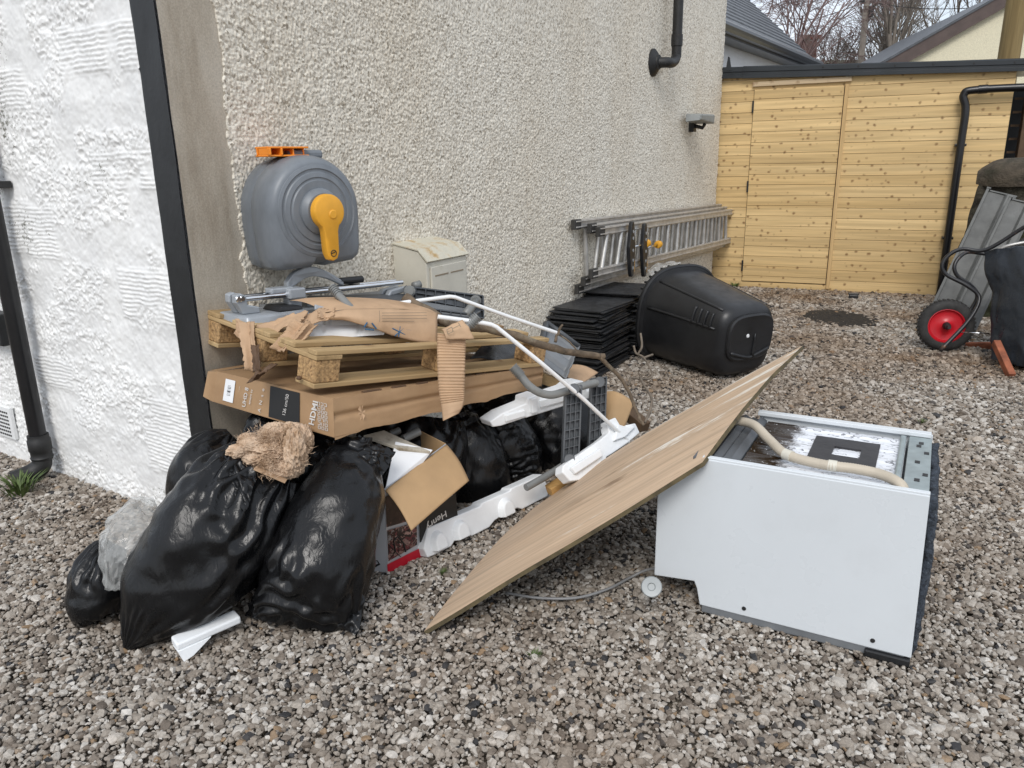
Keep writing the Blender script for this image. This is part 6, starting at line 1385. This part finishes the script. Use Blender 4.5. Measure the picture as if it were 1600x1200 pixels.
for x0, x1, y0, y1, t0 in ((.30, .36, .2, 1.05, .018), (.40, .70, .35, .80, .010), (.74, .80, .2, 1.0, .016), (.04, .24, .12, .5, .010)):
    m = MB(); m.hexa([a + dU * x * LU + uU * y * .075 + nU * k for k in (-.004, t0) for x, y in ((x0, y0), (x1, y0), (x1, y1), (x0, y1))]); m.build('moulded_rib', M['white_poly'], tU, bevel=.004)
# stepped piece on the plywood
pb3 = thing('polystyrene_block', 'stepped white polystyrene piece resting on the upper edge of the plywood', 'packing foam', D(930, 710, 2.98), 'white polystyrene packing pieces')
o = [(879, 738), (892, 752), (906, 750), (946, 728), (948, 714), (958, 708), (981, 692), (1000, 676), (993, 661), (979, 664), (974, 672), (962, 652), (948, 658), (952, 675), (938, 687), (893, 718), (880, 727)]
fr = D(885, 735, 3.06); fnn = unit(np.cross(D(996, 676, 3.40) - fr, D(905, 690, 3.16) - fr)); fnn = fnn if fnn @ (cC - fr) > 0 else -fnn; P0 = [onplane(x, y, fr, fnn) for x, y in o]
m = MB(); m.prism([p - fnn * .05 for p in P0], fnn * .05); m.build('foam_body', M['white_poly'], pb3, bevel=.005, seg=3)
m = MB(); o2 = [(888, 732), (896, 742), (938, 714), (934, 702)]; m.prism([onplane(x, y, fr, fnn) for x, y in o2], fnn * .018); m.build('raised_pad', M['white_poly'], pb3, bevel=.005)
m = MB(); o2 = [(957, 690), (974, 684), (990, 668), (975, 668), (962, 664)]; m.prism([onplane(x, y, fr, fnn) for x, y in o2], fnn * .014); m.build('raised_pad', M['white_poly'], pb3, bevel=.004)
# small front piece
ps_ = thing('polystyrene_offcut', 'small white polystyrene offcut on the gravel before the front sacks', 'packing foam', G(300, 1010), 'white polystyrene packing pieces')
a, b_ = G(280, 1034), G(380, 992); a = a + UP * .036; b_ = b_ + UP * .042; d_ = unit(b_ - a); q_ = unit(A(d_[1], -d_[0], 0))
m = MB(); m.hexa([a, b_, b_ - q_ * .05, a - q_ * .05, a + UP * .022, b_ + UP * .024, b_ + UP * .028 - q_ * .05, a + UP * .028 - q_ * .05]); m.build('foam_body', M['white_poly'], ps_, bevel=.006, seg=3)
m = MB(); m.hexa([a - UP * .036 + q_ * .012 + d_ * .01, a - UP * .03 + d_ * .04 + q_ * .01, a - UP * .0 + d_ * .12 - q_ * .04, a - q_ * .04, a + q_ * .004, a + d_ * .10 + q_ * .002, a + d_ * .12 - q_ * .04, a - q_ * .04 + UP * .001]); m.build('foot', M['white_poly'], ps_, bevel=.005)

# ---- printed carton with open flap
hb = thing('printed_carton', 'open picture printed carton with brown flap folded out toward the yard', 'cardboard box', G(606, 895))
f0, f1 = G(606, 895), G(716, 842); t0_, t1_ = D(601, 765, 2.66), D(697, 694, 2.96)
bkd = unit(np.cross(f1 - f0, UP)); bkd = bkd if bkd @ cF > 0 else -bkd
lf0 = G(572, 893, .0) ; lt = D(578, 748, 2.72)
M['carton_print'] = PM('printed carton side', (.46, .47, .49), .45, .06, 6, .05, 60)
m = MB(); m.quadslab([f0, f1, t1_, t0_], .005); m.build('front_panel', M['carton_print'], hb)
m = MB(); m.quadslab([lf0, f0 - cX * .002, t0_ - cX * .003, lt], .005); m.build('side_panel', M['carton_print'], hb)
r0, r1_ = D(722, 800, 3.2), D(657, 674, 3.02)
m = MB(); m.quadslab([t1_ - UP * .3 + bkd * .01, t1_ + bkd * .006, r1_, r1_ - UP * .3], .005); m.build('rear_panel', M['card_in'], hb)
P, U, V, n = sheet([D(643, 829, 2.60), D(733, 751, 2.86), t1_ - unit(bkd) * .004, t0_ - unit(bkd) * .004], 24, 24); P = P + n * (.012 * np.sin(np.pi * V) + .006 * np.sin(np.pi * U))[..., None]
o = gridmesh('open_flap', P, M['card_in'], hb); o.modifiers.new('t', 'SOLIDIFY').thickness = .005
fx, fy = f1 - f0, t0_ - f0; fnm = unit(np.cross(fx, fy)); fnm = fnm if fnm @ (cC - f0) > 0 else -fnm
def HP(px, py, l=.0015): return onplane(px, py, f0 + fnm * l, fnm)
def hpatch(pts, mat, name, l=.0015): m = MB(); m.add([HP(*p, l) for p in pts], [tuple(range(len(pts)))]); return m.build(name, mat, hb, recalc=False)
hpatch([(606, 896), (667, 868), (665, 852), (605, 882)], M['print_red'], 'red_band')
hpatch([(656, 848), (716, 815), (712, 770), (655, 812)], M['print_black'], 'black_panel')
mm_, nt, b, L = new_mat('photo print'); tcn = nt.nodes.new('ShaderNodeTexCoord'); vo = nt.nodes.new('ShaderNodeTexVoronoi'); vo.inputs['Scale'].default_value = 42; nz_ = noise(nt, tcn.outputs['Object'], 20, 3); L(mixc(nt, .25, tcn.outputs['Object'], nz_.outputs['Color']), vo.inputs['Vector']); sx = nt.nodes.new('ShaderNodeSeparateColor'); L(vo.outputs['Color'], sx.inputs[0]); r = ramp(nt, [(0, (.008, .007, .007)), (.4, (.03, .018, .014)), (.6, (.14, .03, .035)), (.72, (.20, .13, .11)), (.82, (.35, .22, .19)), (.93, (.02, .02, .02)), (1, (.5, .48, .47))]); L(sx.outputs[0], r.inputs[0]); L(r.outputs[0], b.inputs['Base Color']); b.inputs['Roughness'].default_value = .4
M['photo'] = mm_
hpatch([(607, 877), (652, 851), (651, 815), (605, 829)], M['photo'], 'printed_picture'); hpatch([(604, 824), (645, 812), (620, 770), (602, 776)], PM('dark print', (.035, .02, .016), .4, .6, 30, bump=0, stain=(.20, .10, .08), ss=18, sth=(.55, .62)), 'printed_picture')
m = MB(); m.tube([HP(x, y, .003) for x, y in ((618, 862), (615, 845), (622, 838), (630, 848), (634, 862))], .003, 6); m.tube([HP(607, 851, .003), HP(626, 870, .003)], .0016, 5); m.build('printed_hose', M['print_black'], hb)
def htext(s, px, py, px2, py2, h, mat, bold=0, flipy=True):
    o_, e_ = HP(px, py, .003), HP(px2, py2, .003); xd = unit(e_ - o_); yd = np.cross(fnm, xd); text_mesh('printed_text', s, o_, xd, yd, h, mat, hb, bold=bold)
htext('Henry', 697, 797, 663, 822, .030, M['print_white'], .012)
htext('200', 646, 874, 624, 884, .014, M['print_white'], .01)
sxd, syd = unit(f0 - lf0), unit(lt - lf0); sn_ = np.cross(sxd, syd); sn_ = sn_ if sn_ @ (cC - f0) > 0 else -sn_
def SPx(px, py): return onplane(px, py, f0 + sn_ * .004, sn_)
for k in range(7):
    for j in range(2):
        if (k + j) % 5 == 4: continue
        a = SPx(588 + j * 5 + (k % 2), 826 + k * 7); m = MB(); m.add([a, a + sxd * .008, a + sxd * .008 + syd * .010, a + syd * .010, a + sxd * .002 + syd * .002, a + sxd * .006 + syd * .002, a + sxd * .006 + syd * .008, a + sxd * .002 + syd * .008], [(0, 1, 5, 4), (1, 2, 6, 5), (2, 3, 7, 6), (3, 0, 4, 7)]); m.build('printed_mark', M['print_grey'], hb, recalc=False)
text_mesh('printed_text', 'yu', SPx(607, 742), -sxd, -syd, .04, M['print_black'], hb, bold=.02)
m = MB(); m.tube([SPx(573, 886), SPx(580, 876), SPx(590, 875), SPx(593, 881), SPx(585, 885)], .005, 8); m.build('printed_swash', M['print_black'], hb)
# things in the carton
m = MB(); m.quadslab([D(603, 762, 2.68), D(652, 735, 2.80), D(676, 703, 2.86), D(618, 690, 2.80)], .004); tag(m.build('white_board', M['paper']), 'white board lying in the open printed carton', 'board')
m = MB(); m.quadslab([D(568, 680, 2.78), D(625, 700, 2.78), D(673, 705, 2.84), D(600, 672, 2.86)], .012); tag(m.build('weathered_board', PM('weathered white board', (.50, .46, .38), .7, .25, 9, .3, 60, stain=(.18, .13, .07), ss=6, sth=(.48, .62)), bevel=.002), 'stained off white board lying on the white board in the carton', 'board')
tube_thing('short grey tube with pale screw in the open printed carton', [(630, 686, 2.90), (642, 680, 2.92), (655, 674, 2.94)], .016)
tube_thing('stubby grey tube in the shade under the long carton', [(610, 678, 2.95), (618, 675, 2.96), (624, 672, 2.97)], .014)

# ---- loose cardboard and timber behind
P, U, V, n = sheet([D(938, 668, 3.62), D(968, 690, 3.52), D(991, 628, 3.68), D(946, 612, 3.76)], 20, 20); P = P + n * (.05 * np.sin(np.pi * U) * (1 - V * .3))[..., None]
tg = gridmesh('cardboard_roll', P, M['card_in']); tg.modifiers.new('t', 'SOLIDIFY').thickness = .006; tag(tg, 'curled brown cardboard piece at the back end of the heap', 'cardboard')
P, U, V, n = sheet([D(850, 600, 3.85), D(900, 605, 3.85), D(935, 582, 4.1), D(885, 570, 4.1)], 20, 20); P = P + n * (.02 * np.sin(np.pi * U))[..., None]
tg = gridmesh('cardboard_sheet', P, M['card_light']); tg.modifiers.new('t', 'SOLIDIFY').thickness = .006; tag(tg, 'flat buff cardboard sheet behind the leaning grey tray', 'cardboard')
m = MB(); m.bar(D(846, 590, 3.66), D(905, 612, 3.70), .04, .05); tag(m.build('timber_offcut', M['pallet'], bevel=.003), 'short timber batten under the grey tray', 'timber')
m = MB(); m.bar(D(858, 768, 3.24), D(905, 738, 3.30), .05, .045); tag(m.build('timber_block', wood_mat('yellow pine offcut', (.40, .22, .07), (.55, .34, .13), None, (1, 0, 0), 1), bevel=.004), 'yellowish timber block between the long foam strip and the plywood', 'timber')
m = MB(); m.bar(D(975, 640, 3.7), D(1008, 668, 3.6), .06, .05); tag(m.build('timber_end', M['wet_post'], bevel=.004), 'dark brown timber end by the curled cardboard', 'timber')

# ---- plywood sheet
P1, P4, P2 = G(663, 993), G(836, 796), D(1098, 730, 2.33)
best = min(np.arange(2.7, 4.6, .01), key=lambda d: abs(np.linalg.norm(D(1254, 545, d) - P2) - 1.0) + abs(np.linalg.norm(D(1254, 545, d) - P4) - np.linalg.norm(P2 - P1)) * .8)
P3 = D(1254, 545, best)
M['ply'] = wood_mat('worn plywood face', (.545, .395, .265), (.63, .475, .335), None, tuple(unit(P3 - P4)), .8, .6)
nt = M['ply'].node_tree; b = nt.nodes['Principled BSDF']; src_col = b.inputs['Base Color'].links[0].from_socket
tcn = [n_ for n_ in nt.nodes if n_.type == 'TEX_COORD'][0]; cxyz = [n_ for n_ in nt.nodes if n_.type == 'COMBXYZ'][0]
n5 = noise(nt, cxyz.outputs[0], 7, 6, (.12, 1, 1), .72); r5 = ramp(nt, [(.565, (0, 0, 0)), (.60, (1, 1, 1))]); nt.links.new(n5.outputs['Fac'], r5.inputs[0])
mapo = nt.nodes.new('ShaderNodeVectorMath'); mapo.operation = 'ADD'; mapo.inputs[1].default_value = (4.2, 7.7, 1); nt.links.new(cxyz.outputs[0], mapo.inputs[0])
n6 = noise(nt, mapo.outputs[0], 5.5, 6, (.14, 1, 1), .75); r6 = ramp(nt, [(.575, (0, 0, 0)), (.64, (1, 1, 1))]); nt.links.new(n6.outputs['Fac'], r6.inputs[0])
sxy = nt.nodes.new('ShaderNodeSeparateXYZ'); nt.links.new(cxyz.outputs[0], sxy.inputs[0])
def far_only(fac, lo, hi):                # scuffs and dirt are only on the far half of the sheet
    mr_ = nt.nodes.new('ShaderNodeMapRange'); mr_.inputs[1].default_value = lo; mr_.inputs[2].default_value = hi; nt.links.new(sxy.outputs[0], mr_.inputs[0])
    mu_ = nt.nodes.new('ShaderNodeMath'); mu_.operation = 'MULTIPLY'; nt.links.new(fac, mu_.inputs[0]); nt.links.new(mr_.outputs[0], mu_.inputs[1]); return mu_.outputs[0]
o1 = mixc(nt, far_only(r5.outputs[0], .25, .6), src_col, (.78, .73, .64)); o2 = mixc(nt, far_only(r6.outputs[0], .45, .8), o1, (.17, .105, .06)); nt.links.new(o2, b.inputs['Base Color'])
M['ply_edge'] = PM('dirty plywood edge', (.085, .065, .03), .8, .5, 20, .4, 90)
U, V = np.meshgrid(np.linspace(0, 1, 60), np.linspace(0, 1, 50), indexing='ij')   # U: P1->P2, V: toward P4/P3
P = bilin([P1, P2, P3, P4], U, V); n = unit(np.cross(P2 - P1, P4 - P1)); n = n if n[2] > 0 else -n
P = P + n * (.022 * np.sin(np.pi * U) * V + .02 * np.sin(np.pi * V))[..., None] + n * ((fbm(U * 3, V * 3, 0, 2, 3) - .5) * .012)[..., None] + UP * .014
ply = thing('plywood_sheet', 'bowed worn plywood sheet propped on the corner of the white appliance', 'plywood', P1)
PT = P; PBt = P - n * .013
o = gridmesh('face', PT, M['ply'], ply)
gridmesh('back_face', PBt, M['ply_edge'], ply)
rim = np.concatenate([PT[:, 0], PT[-1, 1:], PT[::-1, -1][1:], PT[0, ::-1][1:]]); rimb = np.concatenate([PBt[:, 0], PBt[-1, 1:], PBt[::-1, -1][1:], PBt[0, ::-1][1:]])
gridmesh('edge', np.stack([rim, rim * .6 + rimb * .4 + n * 0, rim * .3 + rimb * .7, rimb], 1), M['ply_edge'], ply)

# ---- dishwasher on its side
q1, q2 = G(1097, 958), G(1422, 1042); dd_ = unit(q2 - q1); dn_ = A(-dd_[1], dd_[0], 0)
def Ap(s, n, z): return q1 + dd_ * s + dn_ * n + UP * z
ap = thing('dishwasher', 'white dishwasher carcass lying on its back edge, tub side up, with beige hose', 'dishwasher', Ap(.25, .25, 0))
ZT = .533; S0, S1, NW = -.165, .592, .54
# near white panel with a notched corner
o = [(S0, .095), (S0, .385), (-.045, ZT - .012), (-.03, ZT), (S1, ZT - .0), (S1 + .012, .028), (-.01, .028), (-.022, .085), (-.032, .108)]
m = MB(); m.prism([Ap(s, 0, z) for s, z in o], dn_ * .012); m.build('side_panel', M['white_enamel'], ap, bevel=.003)
m = MB(); m.box(Ap((S1 - .028) / 2, .012, ZT + .0025), dd_, dn_, UP, S1 + .028, .02, .007); m.build('panel_lip', M['white_enamel'], ap, bevel=.002)
m = MB(); m.box(Ap(S1 / 2 + .02, NW - .006, ZT / 2 + .03), dd_, dn_, UP, S1 - .04, .012, ZT - .06); m.box(Ap(S1 / 2 + .015, NW - .012, ZT + .001), dd_, dn_, UP, S1 - .04, .03, .014); m.build('far_panel', M['white_enamel'], ap, bevel=.002)
m = MB(); m.box(Ap((S1 - .01) / 2 + .0, .03, .014), dd_, dn_, UP, S1 - .0, .05, .028); m.build('base_rail', M['grey_panel'], ap, bevel=.004)
m = MB(); m.box(Ap(S1 - .05, .02, .012), dd_, dn_, UP, .12, .06, .024); m.build('foot_rail', M['black_plastic'], ap, bevel=.004)
m = MB(); m.hexa([Ap(.03, .03, .035), Ap(S1 - .015, .03, .035), Ap(S1 - .015, NW - .02, .035), Ap(.03, NW - .02, .035), Ap(-.01, .03, ZT - .052), Ap(S1 - .015, .03, ZT - .052), Ap(S1 - .015, NW - .02, ZT - .052), Ap(.03, NW - .02, ZT - .052)]); m.build('carcass', M['dark_grey_panel'], ap)
# top side: grey strip, tub skin, bracket
m = MB(); 
for k in range(5): 
    a = -.062 + k * .027; m.hexa([Ap(a - .0, .022, ZT - .05), Ap(a + .028, .022, ZT - .05), Ap(a + .028, NW - .03, ZT - .05), Ap(a, NW - .03, ZT - .05), Ap(a, .022, ZT - .006 - .006 * (k % 2)), Ap(a + .024, .022, ZT - .018), Ap(a + .024, NW - .03, ZT - .018), Ap(a, NW - .03, ZT - .006 - .006 * (k % 2))])
m.build('grey_strip', M['leg_grey'], ap, bevel=.002)
mm_, nt, b, L = new_mat('tub skin with frost and bitumen'); tcn = nt.nodes.new('ShaderNodeTexCoord'); src = tcn.outputs['Object']
dt = nt.nodes.new('ShaderNodeVectorMath'); dt.operation = 'DOT_PRODUCT'; dt.inputs[1].default_value = tuple(dd_); L(src, dt.inputs[0])
dt2 = nt.nodes.new('ShaderNodeVectorMath'); dt2.operation = 'DOT_PRODUCT'; dt2.inputs[1].default_value = tuple(dn_); L(src, dt2.inputs[0])
cx = nt.nodes.new('ShaderNodeCombineXYZ'); L(dt.outputs['Value'], cx.inputs[0]); L(dt2.outputs['Value'], cx.inputs[1])
ng1 = noise(nt, cx.outputs[0], 26, 5, (1, 1, 1), .7)
ad = nt.nodes.new('ShaderNodeMath'); ad.operation = 'MULTIPLY_ADD'; L(ng1.outputs['Fac'], ad.inputs[0]); ad.inputs[1].default_value = .16; L(dt.outputs['Value'], ad.inputs[2])
sh_ = nt.nodes.new('ShaderNodeMath'); sh_.operation = 'ADD'; sh_.inputs[1].default_value = .075; L(ad.outputs[0], sh_.inputs[0])
rr_ = ramp(nt, [(.075, (0, 0, 0)), (.115, (1, 1, 1))]); L(sh_.outputs[0], rr_.inputs[0])
# drops and streaks in the white frost
nb1 = noise(nt, cx.outputs[0], 46, 2, (.5, 1.25, 1), .5); rb1 = ramp(nt, [(.0, (1, 1, 1)), (.555, (1, 1, 1)), (.575, (.1, .1, .1)), (.60, (.1, .1, .1)), (.615, (1, 1, 1))]); L(nb1.outputs['Fac'], rb1.inputs[0])
nb2 = noise(nt, cx.outputs[0], 90, 2); rb2 = ramp(nt, [(.66, (0, 0, 0)), (.70, (1, 1, 1))]); L(nb2.outputs['Fac'], rb2.inputs[0])
wh = mixc(nt, rb1.outputs[0], (.12, .125, .14), (.74, .76, .80))
dk = mixc(nt, rb2.outputs[0], (.028, .017, .009), (.62, .62, .62))
L(mixc(nt, rr_.outputs[0], dk, wh), b.inputs['Base Color']); b.inputs['Roughness'].default_value = .22
bp = nt.nodes.new('ShaderNodeBump'); bp.inputs['Strength'].default_value = .5; bp.inputs['Distance'].default_value = .004; L(nb1.outputs['Fac'], bp.inputs['Height']); L(bp.outputs[0], b.inputs['Normal'])
U, V = np.meshgrid(np.linspace(.075, S1 - .075, 60), np.linspace(.024, NW - .035, 120), indexing='ij')
rg_ = np.abs(((V / NW) * 5.2) % 1 - .5); H_ = ZT - .020 + .006 * np.exp(-(rg_ / .05) ** 2)
P = q1 + U[..., None] * dd_ + V[..., None] * dn_ + H_[..., None] * UP; gridmesh('tub_skin', P, mm_, ap)
a0_, b0_ = .30, .20
m = MB(); hh_ = ZT - .0125
for (sa, sb, na, nb_) in ((.25, .445, .15, .245), (.25, .445, .325, .405), (.25, .315, .245, .325), (.395, .445, .245, .325)): m.hexa([Ap(sa, na, hh_ - .006), Ap(sb, na, hh_ - .006), Ap(sb, nb_, hh_ - .006), Ap(sa, nb_, hh_ - .006), Ap(sa, na, hh_), Ap(sb, na, hh_), Ap(sb, nb_, hh_), Ap(sa, nb_, hh_)])
m.build('bitumen_pad', M['pad'], ap)
m = MB(); m.box(Ap(S1 - .035, NW / 2 - .003, ZT - .012), dd_, dn_, UP, .066, NW - .05, .012); m.build('bracket_plate', M['galv'], ap, bevel=.002)
for k, (s_, n_) in enumerate(((.025, .12), (.045, .17), (.022, .27), (.045, .36), (.022, .42), (.028, .45))):
    m = MB(); m.box(Ap(S1 - .06 + s_, n_, ZT - .0055), dd_, dn_, UP, .014, .022, .0015); m.build('bracket_hole', M['print_black'], ap, recalc=False)
m = MB(); m.box(Ap(S1 - .085, NW / 2 - .003, ZT - .010), dd_, dn_, UP, .018, NW - .07, .016); m.build('tub_lip', M['galv'], ap, bevel=.005)
m = MB(); m.tube(spline([Ap(-.02, .33, ZT + .025), Ap(.06, .30, ZT + .03), Ap(.13, .21, ZT + .018), Ap(.20, .12, ZT + .010), Ap(.30, .085, ZT + .010), Ap(.40, .085, ZT + .012), Ap(.47, .070, ZT + .012), Ap(.515, .040, ZT + .006), Ap(.53, .026, ZT - .012)], 26), [.0145 + .0012 * (k % 2) for k in range(8 * 26 + 1)], 14); hs = m.build('drain_hose', M['hose_beige'], ap, smooth=True)
for s_, n_ in ((.205, .117), (.335, .085)):
    m = MB(); m.tube([Ap(s_ - .012, n_ + .006 * (s_ < .3), ZT + .0105), Ap(s_ + .012, n_ - .008 * (s_ < .3), ZT + .0105)], .0172, 14); m.build('hose_clip', M['cream_box'], hs, smooth=True, angle=40)
# fibre felt on the right side
S_, Z_ = np.meshgrid(np.linspace(.02, NW - .01, 90), np.linspace(.03, ZT - .025, 90), indexing='ij')
off = .006 + .012 * np.sin(np.pi * np.clip(Z_ / ZT, 0, 1)) * np.clip(S_ * 8 + .5, 0, 1) + (fbm(S_ * 40, Z_ * 40, 0, 4, 7) - .5) * .022
P = q1 + (S1 + off)[..., None] * dd_ + S_[..., None] * dn_ + Z_[..., None] * UP; o = gridmesh('fibre_felt', P, M['felt'], ap); s_ = o.modifiers.new('t', 'SOLIDIFY'); s_.thickness = .022; s_.offset = 0
for s_, z_ in ((.13, .055), (.50, .055)):
    m = MB(); m.lathe(Ap(s_, -.0005, z_), -dn_, UP, [(0, .007), (.003, .006)], 12); m.build('screw', M['iron'], ap)
# wheel and flex under the plywood
a = D(1018, 917, 2.42); fnw = unit(cC - a)
m = MB(); m.lathe(a, fnw, UP, [(-.012, .012), (-.012, .030), (0, .033), (.006, .030), (.004, .013), (-.002, .010)], 26); tag(m.build('plastic_roller', M['plasticgrey'], smooth=True, angle=40), 'small grey plastic roller wheel standing on the gravel by the appliance', 'roller')
m = MB(); m.tube(spline([G(790, 926, .02), G(840, 934, .02), G(900, 934, .02), G(950, 920, .02), G(985, 902, .02), G(1012, 890, .05), G(1040, 888, .09)], 8), .0048, 8); tag(m.build('power_flex', M['cable'], smooth=True), 'grey power flex curving over the gravel under the plywood', 'cable')

# ---- weeds
M['weed'] = PM('weed leaf', (.075, .115, .025), .6, .4, 20, bump=0)
def weed(x, y, n, h, seed, lab, z=.0):
    rs = random.Random(seed); c_ = G(x, y); m = MB()
    for i in range(n):
        t = rs.uniform(0, 6.28); r_ = rs.uniform(.3, 1); b_ = c_ + A(math.cos(t), math.sin(t), 0) * rs.uniform(0, h * .5); d = A(math.cos(t) * r_, math.sin(t) * r_, 1.1); s_ = A(-math.sin(t), math.cos(t), 0) * h * rs.uniform(.03, .06); p1 = b_ + d * h * .5; p2 = b_ + d * h * rs.uniform(.7, 1) + A(math.cos(t), math.sin(t), -.5) * h * .25
        m.add([b_ - s_, b_ + s_, p1 + s_, p1 - s_, p2], [(0, 1, 2, 3), (3, 2, 4)])
    tag(m.build('weed_tuft', M['weed'], smooth=True, recalc=False), lab, 'weed')
weed(32, 772, 70, .10, 1, 'grass tuft at the shoe of the left downpipe'); weed(835, 1028, 60, .022, 2, 'tiny green weed alone in the gravel in front of the plywood tip'); weed(692, 897, 50, .02, 3, 'tiny green weed beside the long polystyrene strip'); weed(1148, 449, 50, .06, 4, 'weed at the foot of the shed beside the roughcast wall'); weed(1440, 662, 30, .03, 5, 'yellowish weed in the gravel behind the appliance')
P = loft([(1020, 438, 6.3, 14, .06), (1036, 431, 6.3, 17, .08), (1064, 427, 6.3, 15, .06)], 60, 40, 2.2, 5, .04); P = crumple(P, ex_u=1.2, ex_v=1.15, it=80, seed=8, amp=.02, pin_v=False)
tg = closed_mesh('white_wrapping', P, M['clear']); tag(tg, 'crumpled white plastic wrapping on the slates behind the bin', 'plastic wrapping')
